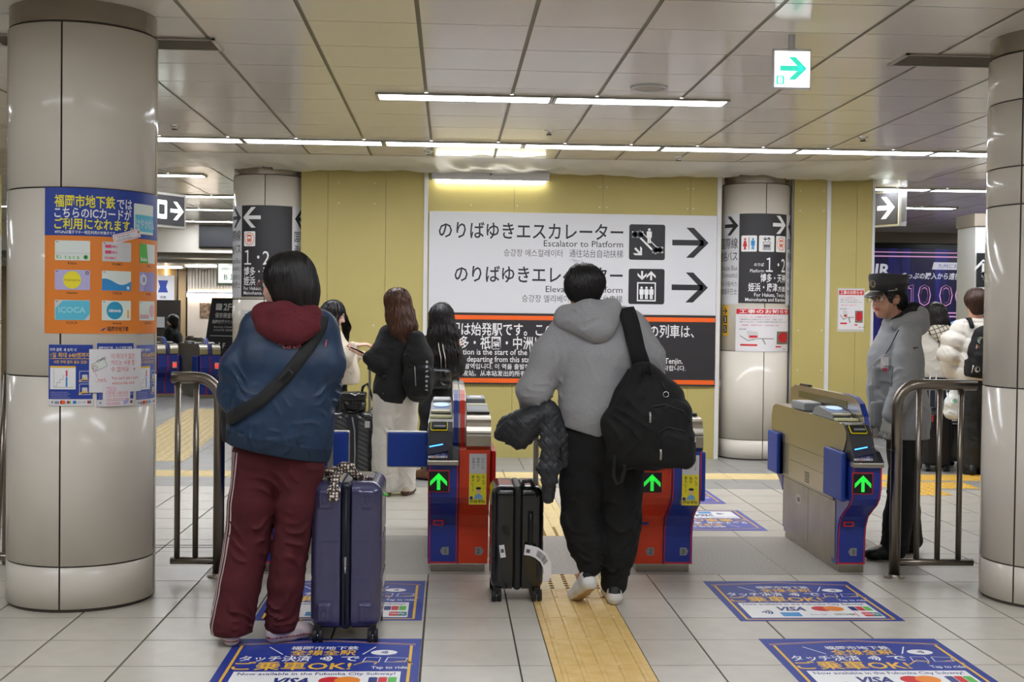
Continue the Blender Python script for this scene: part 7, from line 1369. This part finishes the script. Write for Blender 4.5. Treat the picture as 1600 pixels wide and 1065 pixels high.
# ------------------------------------------------------------------ two people past the staff member, one far away
def woman_white_jacket():
    t = person('person with black hair and checked hood on a white jacket', 4.925, 12.30)
    J = dict(head=V3(-.05, .0, 1.475), neck=V3(-.03, 0, 1.35), chest=V3(-.01, 0, 1.13), waist=V3(-.01, 0, .93), pelvis=V3(-.01, 0, .8), shL=V3(-.14, 0, 1.25), shR=V3(.13, 0, 1.25), elL=V3(-.17, .05, 1.0), elR=V3(.17, .05, 1.0), wrL=V3(-.1, .2, .95), wrR=V3(.12, .2, .95), hipL=V3(-.08, 0, .76), hipR=V3(.06, 0, .76), knL=V3(-.08, 0, .42), knR=V3(.07, 0, .42), anL=V3(-.08, 0, .08), anR=V3(.07, 0, .08))
    f = (.45, .88, -.1); P, B = body(t, J, SKIN2, .008, f); H = SDF((-.2, -.2, 1.26), (.14, .14, 1.66), .007); c = V3(*P(0, -.01, .03)); H.ell(c, (.09, .105, .096), .02, f); H.tube([c+V3(.0, -.02, -.02), (-.03, -.04, 1.40), (.06, -.06, 1.30)], [(.095, .09), (.095, .08), (.03, .03)], .03, (1, 0, 0)); H.ell(V3(*P(0, .12, -.05)), (.075, .08, .10), .01, f, 'sub'); H.folds([((-.04, -.05, 1.45), .25, (1, .4, .1), .03, .004)], 3, .003); H.build('hair', HAIRB, t, None, 1); hair_strands(H, t, [HAIRB, HAIRD], 300, 1.30, .34, .0032, .007, 9, lambda V: V[:, 2] > 1.45, c); face_parts(P, t, f, (0, 0, 1), HAIRB)
    WJ = mat('white_jacket', '#cfc9bf', .8); garment('jacket', t, (-.32, -.26, .78), (.32, .3, 1.40), [(-.01, 0, 1.26), (-.01, 0, 1.1), (0, 0, .95), (.0, 0, .80)], [(.14, .10), (.17, .13), (.175, .14), (.175, .14)], (1, 0, 0), [([(-.12, 0, 1.26), (-.17, .03, 1.1), (-.17, .05, 1.0), (-.1, .19, .95)], [.07, .072, .065, .05]), ([(.11, 0, 1.26), (.17, .03, 1.1), (.17, .05, 1.0), (.12, .19, .95)], [.07, .072, .065, .05])], WJ, .008, [((0, -.1, 1.0), .25, (.3, 0, 1), .09, .006)], 3, .003, ((0, 0, .845), (0, 0, -1)))
    CK = bpy.data.materials.new('checked_fleece'); CK.use_nodes = True; nt = CK.node_tree; b = nt.nodes['Principled BSDF']; b.inputs['Roughness'].default_value = .9; tc = nt.nodes.new('ShaderNodeTexCoord'); mixp = None
    bt = nt.nodes.new('ShaderNodeTexBrick'); bt.offset = 0; bt.inputs['Color1'].default_value = bt.inputs['Color2'].default_value = (*srgb('#d4ccb8'), 1); bt.inputs['Mortar'].default_value = (*srgb('#55534c'), 1); bt.inputs['Scale'].default_value = 14; bt.inputs['Mortar Size'].default_value = .06; bt.inputs['Brick Width'].default_value = .6; bt.inputs['Row Height'].default_value = .6; mp = nt.nodes.new('ShaderNodeMapping'); mp.inputs['Rotation'].default_value = (rad(90), 0, rad(20)); nt.links.new(tc.outputs['Object'], mp.inputs['Vector']); nt.links.new(mp.outputs['Vector'], bt.inputs['Vector']); nt.links.new(bt.outputs['Color'], b.inputs['Base Color'])
    Hd = SDF((-.22, -.26, 1.14), (.2, .14, 1.42), .007); Hd.ell((-.035, -.09, 1.31), (.125, .07, .075), .04); Hd.ell((-.02, -.12, 1.25), (.08, .05, .07), .04); Hd.folds([((0, -.1, 1.3), .15, (.2, 0, 1), .06, .005)], 3, .002); Hd.build('hood', CK, t, None, 1)
    DJ = mat('dark_denim', '#232a3c', .8); Tr = trousers(t, J, DJ, {a: [(.10, .10), (.095, .095), (.085, .085), (.08, .08), (.08, .08)] for a in 'LR'}, .010, [((0, 0, .4), .2, (.3, 0, 1), .08, .006)], 4, None, .03, belt=((.14, .12), (.12, .11))); Tr.build('trousers', DJ, t, None, 1); SK = mat('shoe_black', '#161617', .45); add_shoe(t, (-.08, -.08, 0), (0, 1, 0), .25, [SK, K['rubber'], SK], res=.008); add_shoe(t, (.07, -.08, 0), (0, 1, 0), .25, [SK, K['rubber'], SK], res=.008)
    g = thing('bag_charm', 'round bead charms hanging on the white jacket under the checked hood', 'charm', (4.925, 12.30, 1.05)); mb = MB()
    for (x, z, r_, m) in ((-.07, 1.12, .024, mat('charm_peach', '#e2a98c', .4)), (-.075, 1.06, .026, mat('charm_green', '#1f4a3c', .3)), (-.01, 1.085, .013, K['blkplastic'])): bm = bmesh.new(); bmesh.ops.create_uvsphere(bm, u_segments=12, v_segments=8, radius=r_); MB().bm(bm, m, True, Matrix.Translation((x, -.175, z-1.05))).build('bead', g)
    MB().tube([(-.075, -.165, .17), (-.08, -.17, .10), (-.07, -.175, .02)], .004, K['blkplastic'], 6).build('cord', g)
def person_puffer():
    t = person('person in white puffer jacket with short brown hair, partly behind the bare column', 4.866, 11.25)
    J = dict(head=V3(-.035, .0, 1.585), neck=V3(-.035, 0, 1.45), chest=V3(-.03, 0, 1.2), waist=V3(-.03, 0, .98), pelvis=V3(-.02, 0, .84), shL=V3(-.19, 0, 1.34), shR=V3(.13, 0, 1.34), elL=V3(-.27, .0, 1.10), elR=V3(.2, .05, 1.08), wrL=V3(-.22, .08, .88), wrR=V3(.15, .2, 1.0), hipL=V3(-.10, 0, .80), hipR=V3(.07, 0, .80), knL=V3(-.08, 0, .44), knR=V3(.08, 0, .44), anL=V3(-.06, 0, .09), anR=V3(.07, 0, .09))
    f = (.1, .98, -.1); P, B = body(t, J, SKIN, .008, f, hands=[((-.22, .08, .88), (.1, 0, -1), (-1, 0, 0), -1, 1.0)]); face_parts(P, t, f, (0, 0, 1), HAIRBR); H = SDF((-.18, -.16, 1.42), (.10, .14, 1.76), .006); c = V3(*P(0, -.01, .035)); H.ell(c, (.098, .108, .10), .02, f); H.seg(c+V3(0, -.03, -.02), c+V3(0, -.035, -.10), (.085, .07), (.06, .05), .03, (1, 0, 0)); H.ell(V3(*P(0, .115, -.05)), (.085, .09, .10), .01, f, 'sub'); H.folds([((-.04, -.05, 1.6), .25, (1, .4, .4), .025, .004)], 3, .004); H.build('hair', mat('hair_auburn', '#3a221a', .45), t, None, 1); hair_strands(H, t, [mat('hair_auburn', '#3a221a', .45), HAIRBR], 350, 1.46, .2, .0026, .010, 9, lambda V: V[:, 2] > 1.55, c)
    WP = mat('puffer_white', '#d9d2c8', .55); 
    def ex(S):
        I = np.argwhere(np.abs(S.D) < .03); p = S.lo+I.astype(F32)*S.res; sl = (p[:, 0] < -.165); ph = np.where(sl, (p[:, 2]*.92+p[:, 0]*.35), p[:, 2]); d = -.020*(np.abs(np.sin(ph*PI/.14))**.6-.6); S.D[I[:, 0], I[:, 1], I[:, 2]] += d
    garment('puffer_jacket', t, (-.42, -.28, .80), (.34, .32, 1.52), [(-.03, 0, 1.34), (-.03, 0, 1.18), (-.03, 0, 1.0), (-.025, 0, .85)], [(.16, .11), (.19, .15), (.19, .155), (.17, .14)], (1, 0, 0), [([(-.16, 0, 1.34), (-.245, 0, 1.22), (-.275, .0, 1.09), (-.235, .06, .93)], [.09, .10, .092, .06]), ([(.10, 0, 1.34), (.2, .02, 1.2), (.2, .05, 1.08), (.15, .19, 1.0)], [.09, .10, .09, .06])], WP, .0075, [((-.2, -.05, 1.1), .2, (.7, 0, 1), .06, .005)], 3, .003, ((0, 0, .875), (0, 0, -1)), None, ex)
    BT = mat('trouser_charcoal', '#28292a', .8); Tr = trousers(t, J, BT, {a: [(.105, .105), (.10, .10), (.09, .09), (.085, .085), (.07, .07)] for a in 'LR'}, .009, [((0, -.05, .4), .2, (.3, 0, 1), .08, .008)], 4, None, .04, belt=((.15, .12), (.13, .11))); Tr.build('trousers', BT, t, None, 1); SK = mat('shoe_black', '#161617', .45); add_shoe(t, (-.06, -.10, 0), (-.1, 1, 0), .27, [SK, K['rubber'], SK], res=.008); add_shoe(t, (.07, -.08, 0), (0, 1, 0), .27, [SK, K['rubber'], SK], res=.008)
    g = thing('backpack', 'black backpack with round badges on the white puffer jacket', 'bag', (4.866, 11.25, 0)); CV = mat('black_canvas', '#101112', .85); S = SDF((-.24, -.36, .86), (.22, -.06, 1.44), .0075); S.tube([(-.02, -.2, 1.30), (-.02, -.21, 1.15), (-.025, -.21, 1.0)], [(.12, .08), (.15, .10), (.15, .10)], .05, (1, 0, 0)); S.rbox((-.025, -.27, 1.03), (.135, .05, .10), .03, .03); S.rbox((-.03, -.2, .99), (.16, .10, .08), .03, .03); S.folds([((0, -.25, 1.1), .2, (.2, 0, 1), .08, .004)], 3, .003); S.build('main_bag', CV, g, None, 1)
    for x0 in (-.12, .08): MB().tube([(x0, -.13, 1.36), (x0*.95, -.06, 1.43), (x0*.9-.02, .02, 1.42)], .022, CV, 8).build('strap', g)
    def disc(x, z, r_, m, nm='badge'): p = S.march([(x, -.6, z)], (0, 1, 0), .004)[0]; MB().lathe([(0, -.004), (r_*.8, -.003), (r_, .004)], m, n=18).build(nm, g).matrix_local = Matrix.Translation(Vector([float(v) for v in p])) @ Matrix.Rotation(rad(90), 4, 'X')
    disc(-.105, 1.245, .032, mat('badge_green', '#9fb8a4', .4)); disc(-.035, 1.215, .032, mat('badge_peach', '#c98a5f', .4)); disc(-.15, .985, .026, mat('badge_pale', '#bcb2a4', .4)); disc(-.075, .97, .028, mat('badge_lilac', '#a892b8', .4)); disc(-.005, .965, .026, mat('badge_pale', '#bcb2a4', .4)); q = S.march(np.array([(-.14, -.6, 1.205), (.03, -.6, 1.14), (.02, -.6, 1.105), (-.15, -.6, 1.17)], F32), (0, 1, 0), .004); MB().add([tuple(v) for v in q], [(0, 1, 2, 3)], mat('badge_orange_frame', '#c78a66', .5)).build('name_tag', g); q = S.march(np.array([(-.132, -.6, 1.195), (.022, -.6, 1.136), (.016, -.6, 1.115), (-.14, -.6, 1.174)], F32), (0, 1, 0), .006); MB().add([tuple(v) for v in q], [(0, 1, 2, 3)], K['dark']).build('tag_field', g); p = S.march([(-.175, -.6, 1.02), (-.185, -.6, .95)], (0, 1, 0), .004); MB().tube([tuple(v) for v in p], .007, K['alu'], 6).build('zipper', g)
    g = thing('plastic_bag', 'white plastic carrier bag with green marks held beside the black trousers', 'bag', (4.65, 11.25, .5)); S = SDF((-.2, -.16, -.02), (.16, .16, .38), .007); S.tube([(0, 0, .06), (0, 0, .16), (-.005, 0, .30)], [(.10, .06), (.09, .055), (.025, .02)], .04, (1, 0, 0)); S.folds([((0, 0, .15), .2, (1, 0, .3), .05, .008)], 3, .003); S.build('bag_body', mat('white_polythene', '#d8dad6', .35), g, None, 1); c = Canvas(plane_map((-.05, -.07, .06)), g)
    q = S.march(np.array([(x+.022*math.cos(a), -.4, z+.022*math.sin(a)) for x, z in ((-.02, .18),) for a in np.linspace(0, 2*PI, 9)[:-1]], F32), (0, 1, 0), .003); MB().add([tuple(v) for v in q], [list(range(8))], mat('mark_green', '#7fb08a', .5)).build('logo', g); q = S.march(np.array([(.04+.022*math.cos(a), -.4, .07+.022*math.sin(a)) for a in np.linspace(0, 2*PI, 9)[:-1]], F32), (0, 1, 0), .003); MB().add([tuple(v) for v in q], [list(range(8))], mat('mark_green', '#7fb08a', .5)).build('logo', g)
def far_person():
    t = person('person in black coat and dark cap far off behind the left column', -5.05, 22.9); J = dict(head=V3(.04, .0, 1.23), neck=V3(.02, 0, 1.12), chest=V3(.0, 0, .92), waist=V3(0, 0, .75), pelvis=V3(0, 0, .65), shL=V3(0, .16, 1.04), shR=V3(0, -.16, 1.04), elL=V3(-.05, .18, .8), elR=V3(-.05, -.2, .8), wrL=V3(-.15, .12, .75), wrR=V3(-.15, -.12, .75), hipL=V3(0, .08, .62), hipR=V3(0, -.08, .62), knL=V3(0, .08, .33), knR=V3(0, -.08, .33), anL=V3(0, .08, .07), anR=V3(0, -.08, .07), ftL=V3(-.1, 0, -.03), ftR=V3(-.1, 0, -.03))
    f = (-.95, -.1, -.1); P, B = body(t, J, SKIN, .011, f, hsc=.95); face_parts(P, t, f, (0, 0, 1), HAIRB, .95); H = SDF((-.12, -.15, 1.08), (.18, .15, 1.40), .010); c = V3(*P(0, -.012, .03)); H.ell(c, (.10, .11, .10), .02, f); H.ell(V3(*P(0, -.04, -.06)), (.09, .08, .09), .02, f); H.ell(V3(*P(0, .12, -.05)), (.07, .08, .08), .01, f, 'sub'); H.build('hair', HAIRB, t, None, 1)
    CO = mat('black_wool', '#1a1a1c', .9); garment('coat', t, (-.3, -.34, .3), (.3, .34, 1.2), [(0, 0, 1.06), (0, 0, .9), (0, 0, .7), (0, 0, .35)], [(.10, .16), (.15, .2), (.15, .2), (.16, .2)], (1, 0, 0), [([(0, -.14, 1.05), (-.04, -.2, .82), (-.14, -.12, .76)], [.07, .065, .05]), ([(0, .14, 1.05), (-.04, .2, .82), (-.14, .12, .76)], [.07, .065, .05])], CO, .011, [], 3, .004, ((0, 0, .4), (0, 0, -1)), None, lambda S: S.ell((.12, 0, .9), (.09, .16, .16), .04, (0, 1, 0))); BT = mat('trouser_black', '#1d1d1f', .8); Tr = trousers(t, J, BT, {a: [.08, .075, .065, .06, .06] for a in 'LR'}, .012, [], 4, None, .04, belt=((.11, .14), (.10, .13))); Tr.build('trousers', BT, t, None, 1)
woman_white_jacket(); person_puffer(); far_person()
# ------------------------------------------------------------------ suitcases, bags and the carried coat
def wheel(parent, x, y, r=.026, tw=.022, m=None):
    o = MB().tube([(x-tw, y, r), (x-.004, y, r)], r, K['rubber'], 18).tube([(x+.004, y, r), (x+tw, y, r)], r, K['rubber'], 18).tube([(x-tw-.001, y, r), (x+tw+.001, y, r)], r*.45, m or K['mgrey'], 14).build('wheel', parent)
    MB().box(x-tw*.7, y-.016, r*1.2, x+tw*.7, y+.016, r*2+.022, K['blkplastic'], .006).build('fork', o); return o
def navy_case():
    t = thing('suitcase', 'glossy navy hard suitcase with patterned scarf on its handle beside the maroon trousers', 'suitcase', (-.434, 5.36, 0)); M = mat('navy_polycarbonate', '#4e4d70', .25, metal=.4, coat=.5, var=.1, vscale=30); D = mat('navy_trim', '#14182c', .35)
    for s_ in (-1, 1):
        x0, x1 = (-.152, -.022) if s_ < 0 else (.022, .152); S = SDF((x0-.02, -.03, .04), (x1+.02, .47, .72), .0055); S.rbox(((x0+x1)/2+s_*-.02, .22, .375), (.085, .215, .318), .05, .002); S.cut((s_*.0225, 0, 0), (-s_, 0, 0))
        for z in (.62, .13): S.rbox((s_*.088, .012, z), (.030, .016, .040), .012, .012)
        for z in (.445, .275): S.seg((s_*.03, .0, z), (s_*.17, .0, z), .005, .005, .006, None, 'sub'); S.seg((s_*.155, -.02, z), (s_*.155, .46, z), .006, .006, .006, None, 'sub')
        for y in (.10, .22, .34): S.seg((s_*.156, y, .10), (s_*.156, y, .66), .006, .006, .008, None, 'sub')
        S.seg((s_*.118, .002, .60), (s_*.118, .002, .15), .002, .002, .004, None, 'sub'); o = S.build('shell', M, t, None, 1)
        for z in (.62, .13):
            b = MB().lathe([(0, -.006), (.008, -.006), (.011, 0)], D, n=16); q = b.build('corner_stud', t); q.location = (s_*.092, -.006, z); q.rotation_euler = (rad(90), 0, 0); q.scale = (1, 1.7, 1)
        for y in (.03, .41): wheel(t, s_*.118, y, .029, .022, K['chrome'])
    Z = SDF((-.05, -.02, .05), (.05, .46, .72), .0055); Z.rbox((0, .22, .375), (.024, .214, .318), .022, .002); Z.seg((0, .0, .06), (0, .0, .70), .006, .006, .004, None, 'sub'); Z.build('zip_band', D, t, None, 1)
    MB().tube([(0, -.0, .085), (0, .0, .665)], .0035, K['blkplastic'], 6).build('zipper', t); MB().box(-.005, -.014, .335, .005, -.004, .375, K['alu'], .002).tube([(0, -.012, .335), (0, -.016, .32), (0, -.012, .305)], .0045, K['alu'], 8).build('zip_pull', t)
    MB().tube([(-.075, .10, .69), (-.075, .12, .715), (-.075, .26, .715), (-.075, .28, .69)], .010, D, 10).build('carry_handle', t); MB().box(.02, .12, .688, .11, .30, .698, D, .004).build('handle_housing', t); MB().add([(.1525, .15, .20), (.1525, .33, .20), (.1525, .33, .26), (.1525, .15, .26)], [(0, 1, 2, 3)], K['lgrey']).build('logo', t); MB().tube([(.153, .2, .61), (.156, .2, .62)], .018, K['green'], 12).build('sticker', t)
    for y in (.14, .27): MB().box(-.094, y-.006, .68, -.082, y+.006, .985, K['alu'], .002).build('pull_pole', t)
    MB().box(-.102, .12, .97, -.074, .29, 1.0, K['blkplastic'], .009).build('pull_grip', t)
    g = thing('scarf', 'dark scarf with pale dots tied on the navy suitcase top', 'scarf', (-.434, 5.36, .69)); m = bpy.data.materials.new('dotted_silk'); m.use_nodes = True; nt = m.node_tree; b = nt.nodes['Principled BSDF']; b.inputs['Roughness'].default_value = .55; tc = nt.nodes.new('ShaderNodeTexCoord'); v = nt.nodes.new('ShaderNodeTexVoronoi'); v.inputs['Scale'].default_value = 75; v.inputs['Randomness'].default_value = .25; r = nt.nodes.new('ShaderNodeValToRGB'); r.color_ramp.interpolation = 'CONSTANT'; r.color_ramp.elements[0].color = (*srgb('#d8cdbd'), 1); r.color_ramp.elements[1].position = .42; r.color_ramp.elements[1].color = (*srgb('#231a18'), 1); e = r.color_ramp.elements.new(.62); e.color = (*srgb('#59392c'), 1)
    nt.links.new(tc.outputs['Object'], v.inputs['Vector']); nt.links.new(v.outputs['Distance'], r.inputs['Fac']); nt.links.new(r.outputs['Color'], b.inputs['Base Color']); S = SDF((-.2, -.12, -.16), (.16, .36, .12), .005); S.tube([(-.14, .12, .0), (-.10, .12, .03), (-.06, .12, .035), (-.02, .10, .055), (.01, .10, .05), (.03, .10, .02)], [.012, .016, .014, .022, .022, .014], .012); S.tube([(-.03, .10, .05), (-.045, .03, .02), (-.05, -.01, -.03), (-.045, -.022, -.07)], [(.016, .014), (.022, .010), (.022, .008), (.014, .006)], .01); S.tube([(.02, .10, .03), (.06, .12, .012), (.10, .12, .008)], [.014, .012, .006], .012); S.tube([(-.075, .10, .03), (-.075, .2, .035), (-.075, .27, .03)], [.016, .016, .014], .01); S.folds([((0, .1, .03), .15, (.3, .5, 1), .022, .004)], 4, .003); S.build('cloth', m, g, None, 1)
navy_case()
def black_case():
    t = thing('suitcase', 'black hard cabin suitcase with an airline tag beside the black sweatpants', 'suitcase', (.348, 6.12, 0)); M = mat('black_polycarbonate', '#0f1011', .2, coat=.5); D = mat('black_trim', '#1a1a1c', .5)
    for s_ in (-1, 1):
        x0, x1 = (-.130, -.020) if s_ < 0 else (.020, .130); S = SDF((x0-.02, -.03, .04), (x1+.02, .40, .60), .0055); S.rbox(((x0+x1)/2-s_*.02, .18, .318), (.075, .178, .258), .045, .002); S.cut((s_*.0205, 0, 0), (-s_, 0, 0))
        S.cut((s_*.125, 0, .575), (s_*.75, 0, .66), .0) if s_ < 0 else S.cut((.128, 0, .572), (.7, 0, .7))
        for z in (.18, .30, .42): S.seg((s_*.075, -.004, z), (s_*.14, -.004, z+s_*.05*-1+.03), .003, .003, .004, None, 'sub'); S.seg((s_*.133, 0, z+.02), (s_*.133, .36, z-.03), .005, .005, .006, None, 'sub')
        S.build('shell', M, t, None, 1)
        for y in (.035, .325): wheel(t, s_*.100, y, .030, .024)
    Z = SDF((-.05, -.02, .05), (.05, .40, .60), .0055); Z.rbox((0, .18, .318), (.022, .176, .258), .02, .002); 
    for x in (-.012, 0, .012): Z.seg((x, .002, .07), (x, .002, .57), .004, .004, .002, None, 'sub')
    Z.build('zip_band', D, t, None, 1); MB().tube([(.062, -.002, .45), (.062, -.014, .43), (.062, -.014, .30), (.062, -.002, .28)], .011, K['blkplastic'], 8).build('side_handle', t); MB().box(.048, -.004, .27, .076, .002, .46, D, .004).build('handle_plate', t)
    MB().tube([(.02, .02, .572), (.025, .015, .598), (.06, .015, .602), (.075, .02, .575)], .011, K['blkplastic'], 8).build('carry_handle', t)
    for y in (.12, .26): MB().box(.090, y-.006, .54, .106, y+.006, .90, K['alu'], .002).build('pull_pole', t)
    MB().box(.084, .10, .885, .112, .28, .915, K['blkplastic'], .008).build('pull_grip', t); o = MB().box(-.013, -.003, -.03, .013, -.001, .032, K['paper']).build('sticker', t); o.location = (-.075, 0, .255); o.rotation_euler = (0, rad(-8), 0); o = MB().box(-.008, -.0035, -.006, .008, -.003, .012, K['ink']).build('sticker_print', o)
    g = thing('luggage_tag', 'white airline luggage tag with barcode looped on the black suitcase handle', 'luggage tag', (.41, 6.10, .27)); path = [(-.03, -.012, .0), (.0, -.022, -.003), (.03, -.028, -.012), (.06, -.03, -.035), (.082, -.028, -.075), (.085, -.024, -.12), (.075, -.02, -.155)]; vs = []; n = len(path); wv = [(.006, 0, .052), (.006, 0, .05), (.016, 0, .05), (.028, 0, .043), (.035, 0, .03), (.036, 0, .015), (.033, 0, .0)]
    for p, w in zip(path, wv): vs += [tuple(np.subtract(p, np.multiply(w, .5))), tuple(np.add(p, np.multiply(w, .5)))]
    MB().add(vs, [(2*i, 2*i+2, 2*i+3, 2*i+1) for i in range(n-1)], K['paper'], True).build('tag_strip', g); mb = MB(); A = lambda u, v: Vector(path[min(int(u), n-2)]).lerp(Vector(path[min(int(u), n-2)+1]), u-int(u) if u < n-1 else 1)+(Vector(wv[min(int(u), n-2)]).lerp(Vector(wv[min(int(u), n-2)+1]), u-int(u) if u < n-1 else 1))*(v-.5)+Vector((0, -.0015, 0)); rr = random.Random(4); u = 2.0
    while u < 3.6: du = rr.choice((.03, .05, .08)); mb.add([A(u, .2), A(u+du, .2), A(u+du, .8), A(u, .8)], [(0, 1, 2, 3)], K['black']); u += du+.06
    mb.add([A(.3, .25), A(.9, .25), A(.9, .6), A(.3, .6)], [(0, 1, 2, 3)], K['ink']).build('barcode', g)
black_case()
def carried_coat():
    t = thing('quilted_coat', 'dark grey quilted coat draped over the black suitcase handle', 'coat', (.450, 6.09, .5)); S = SDF((-.28, -.18, -.06), (.22, .22, .52), .005); z = lambda *p: (p[0], p[1], p[2]-.5)
    S.tube([z(-.205, 0, .83), z(-.15, -.01, .865), z(-.085, -.03, .89), z(-.01, -.04, .93)], [(.02, .02), (.058, .06), (.07, .07), (.05, .06)], .04, (.6, 0, 1)); S.tube([z(-.17, 0, .83), z(-.10, -.02, .825), z(-.05, -.02, .86)], [(.03, .04), (.055, .06), (.05, .06)], .03, (.3, 0, 1))
    S.tube([z(-.03, -.02, .945), z(.035, -.02, .955), z(.075, 0, .94)], [.035, .045, .03], .03); S.tube([z(.04, -.05, .93), z(.045, -.075, .80), z(.04, -.08, .68), z(.05, -.08, .61)], [(.045, .03), (.056, .022), (.056, .022), (.045, .02)], .02, (1, 0, 0)); S.tube([z(.07, -.03, .94), z(.10, -.05, .83), z(.112, -.05, .74), z(.115, -.05, .69)], [(.03, .03), (.03, .02), (.028, .02), (.026, .018)], .012, (1, 0, 0)); S.tube([z(.04, -.055, .66), z(.042, -.055, .58), z(.04, -.055, .53)], [(.036, .03), (.036, .03), (.032, .028)], .012, (1, 0, 0))
    S.folds([(z(-.12, 0, .85), .12, (.6, 0, 1), .045, .007), (z(.06, -.05, .78), (.1, .1, .2), (1, 0, .1), .03, .005)], 5, .002); I = np.argwhere(np.abs(S.D) < .02); p = S.lo+I.astype(F32)*S.res; a = np.abs(np.sin((p[:, 0]+p[:, 2])*PI/.045)); b = np.abs(np.sin((p[:, 0]-p[:, 2])*PI/.045)); S.D[I[:, 0], I[:, 1], I[:, 2]] += .0035*np.exp(-(np.minimum(a, b)/.22)**2)
    S.build('coat_shell', mat('quilt_charcoal', '#2b2d31', .5, var=.15, vscale=20), t, None, 1)
carried_coat()
def ribbed_case():
    t = thing('suitcase', 'dark grey ribbed suitcase standing behind the closed gate flap', 'suitcase', (-.755, 9.85, 0)); S = SDF((-.22, -.03, .04), (.22, .36, .68), .006); S.rbox((0, .16, .345), (.165, .16, .29), .045, .002); I = np.argwhere(np.abs(S.D) < .03); p = S.lo+I.astype(F32)*S.res; s_ = np.sin((p[:, 2]+.5*p[:, 0]-.5*p[:, 1])*2*PI/.038); S.D[I[:, 0], I[:, 1], I[:, 2]] -= np.where(np.abs(p[:, 0]) > .045, .004*s_, 0); S.build('shell', mat('graphite_shell', '#26272b', .28, coat=.4), t, None, 1)
    MB().box(-.03, -.004, .07, .03, .0, .62, K['dkplastic'], .002).build('zip_band', t); MB().tube([(-.0, -.008, .60), (.02, -.014, .50), (.025, -.016, .30), (.02, -.012, .20)], .006, K['greyplastic'], 8).build('zip_cord', t)
    for x in (-.12, .12):
        for y in (.04, .28): wheel(t, x, y, .026, .02)
    for y in (.10, .22): MB().box(.118, y-.006, .62, .13, y+.006, .985, K['alu'], .002).build('pull_pole', t)
    MB().box(.108, .08, .97, .145, .24, 1.005, K['blkplastic'], .010).build('pull_grip', t); MB().box(.10, -.02, .52, .14, -.004, .57, K['lgrey'], .002).build('sticker', t); 
    g = thing('luggage_tag', 'round pale gold luggage tag hanging on the ribbed suitcase', 'luggage tag', (-.735, 9.83, .17)); o = MB().lathe([(0, -.004), (.026, -.004), (.028, 0), (.026, .004), (0, .004)], mat('tag_gold', '#c9b98c', .4), n=20).build('disc', g); o.rotation_euler = (rad(90), 0, 0); MB().tube([(0, 0, .026), (-.01, .005, .08)], .003, K['blkplastic'], 6).build('loop', g)
    g = thing('handbag', 'black glossy leather handbag standing on the ribbed suitcase', 'bag', (-.755, 9.96, .635)); S = SDF((-.16, -.14, -.02), (.16, .14, .26), .005); S.rbox((-.005, 0, .075), (.10, .055, .072), .022, .02, (.1, 1, 0)); S.rbox((.0, -.02, .125), (.105, .052, .032), .018, .008, (.1, 1, .15)); S.rbox((.03, -.06, .05), (.045, .02, .038), .015, .005); S.folds([((0, 0, .08), .14, (1, 0, .5), .05, .006)], 3, .003); S.build('bag_body', mat('black_leather', '#17171a', .3, coat=.3), g, None, 1)
    MB().tube([(-.02, -.075, .15), (.02, -.085, .135), (.05, -.08, .15)], .005, K['chrome'], 8).build('clasp', g); MB().tube([(.06, 0, .14), (.075, .0, .20), (.11, .0, .225), (.13, .02, .17), (.16, .03, .06), (.14, .03, .01)], [.008, .012, .012, .010, .008, .006], mat('black_leather', '#17171a', .3), 8).build('strap', g); MB().tube([(-.08, -.06, .07), (-.06, -.08, .01), (.0, -.09, -.005), (.05, -.085, .02), (.08, -.07, .06)], .005, mat('black_leather', '#17171a', .3), 8).build('strap', g)
ribbed_case()
def far_cases():
    t = thing('suitcase', 'black suitcase with a bright pink zip strap behind the railing', 'suitcase', (4.58, 11.42, 0)); S = SDF((-.18, -.03, .03), (.18, .36, .62), .006); S.rbox((0, .14, .305), (.128, .14, .245), .03, .002); S.build('shell', mat('black_fabric', '#121214', .7, bump=.4, bscale=300), t, None, 1); MB().box(-.012, -.006, .08, .016, .002, .545, mat('strap_pink', '#d8184c', .5), .002).build('pink_strap', t); MB().box(-.075, -.005, .47, -.06, .0, .535, mat('tag_red', '#c83a34', .5), .002).build('name_tag', t); MB().tube([(-.06, .1, .55), (-.05, .1, .59), (.05, .1, .59), (.06, .1, .55)], .010, K['blkplastic'], 8).build('carry_handle', t)
    for x in (-.09, .09):
        for y in (.04, .25): wheel(t, x, y, .03, .018)
    for x in (.0, .06): MB().tube([(x, .25, .55), (x, .25, .92)], .007, K['alu'], 8).build('pull_pole', t)
    t = thing('suitcase', 'small black suitcase half hidden behind the charcoal trousers', 'suitcase', (4.83, 11.72, 0)); S = SDF((-.2, -.03, .03), (.2, .32, .52), .007); S.rbox((0, .13, .26), (.13, .13, .20), .05, .002); S.build('shell', mat('black_polycarbonate', '#0f1011', .2), t, None, 1)
    for x in (-.09, .09):
        for y in (.04, .23): wheel(t, x, y, .028, .018)
    for x in (-.02, .05): MB().tube([(x-.0, .0, .44), (x-.03, .06, .80)], .008, K['chrome'], 8).build('pull_pole', t)
far_cases()
t = thing('paper_slip', 'curled white paper slip on the single blue gate reader', 'paper', (2.33, 6.66, .70)); vs = []
for k in range(9): u = k/8; vs += [(-.10+.22*u, -.035+.02*math.sin(u*3), .012+.016*math.sin(u*4.0)), (-.10+.22*u, .0+.02*math.sin(u*3), .018+.02*math.sin(u*4.0+.4))]
MB().add(vs, [(2*k, 2*k+2, 2*k+3, 2*k+1) for k in range(8)], K['paper'], True).build('sheet', t)
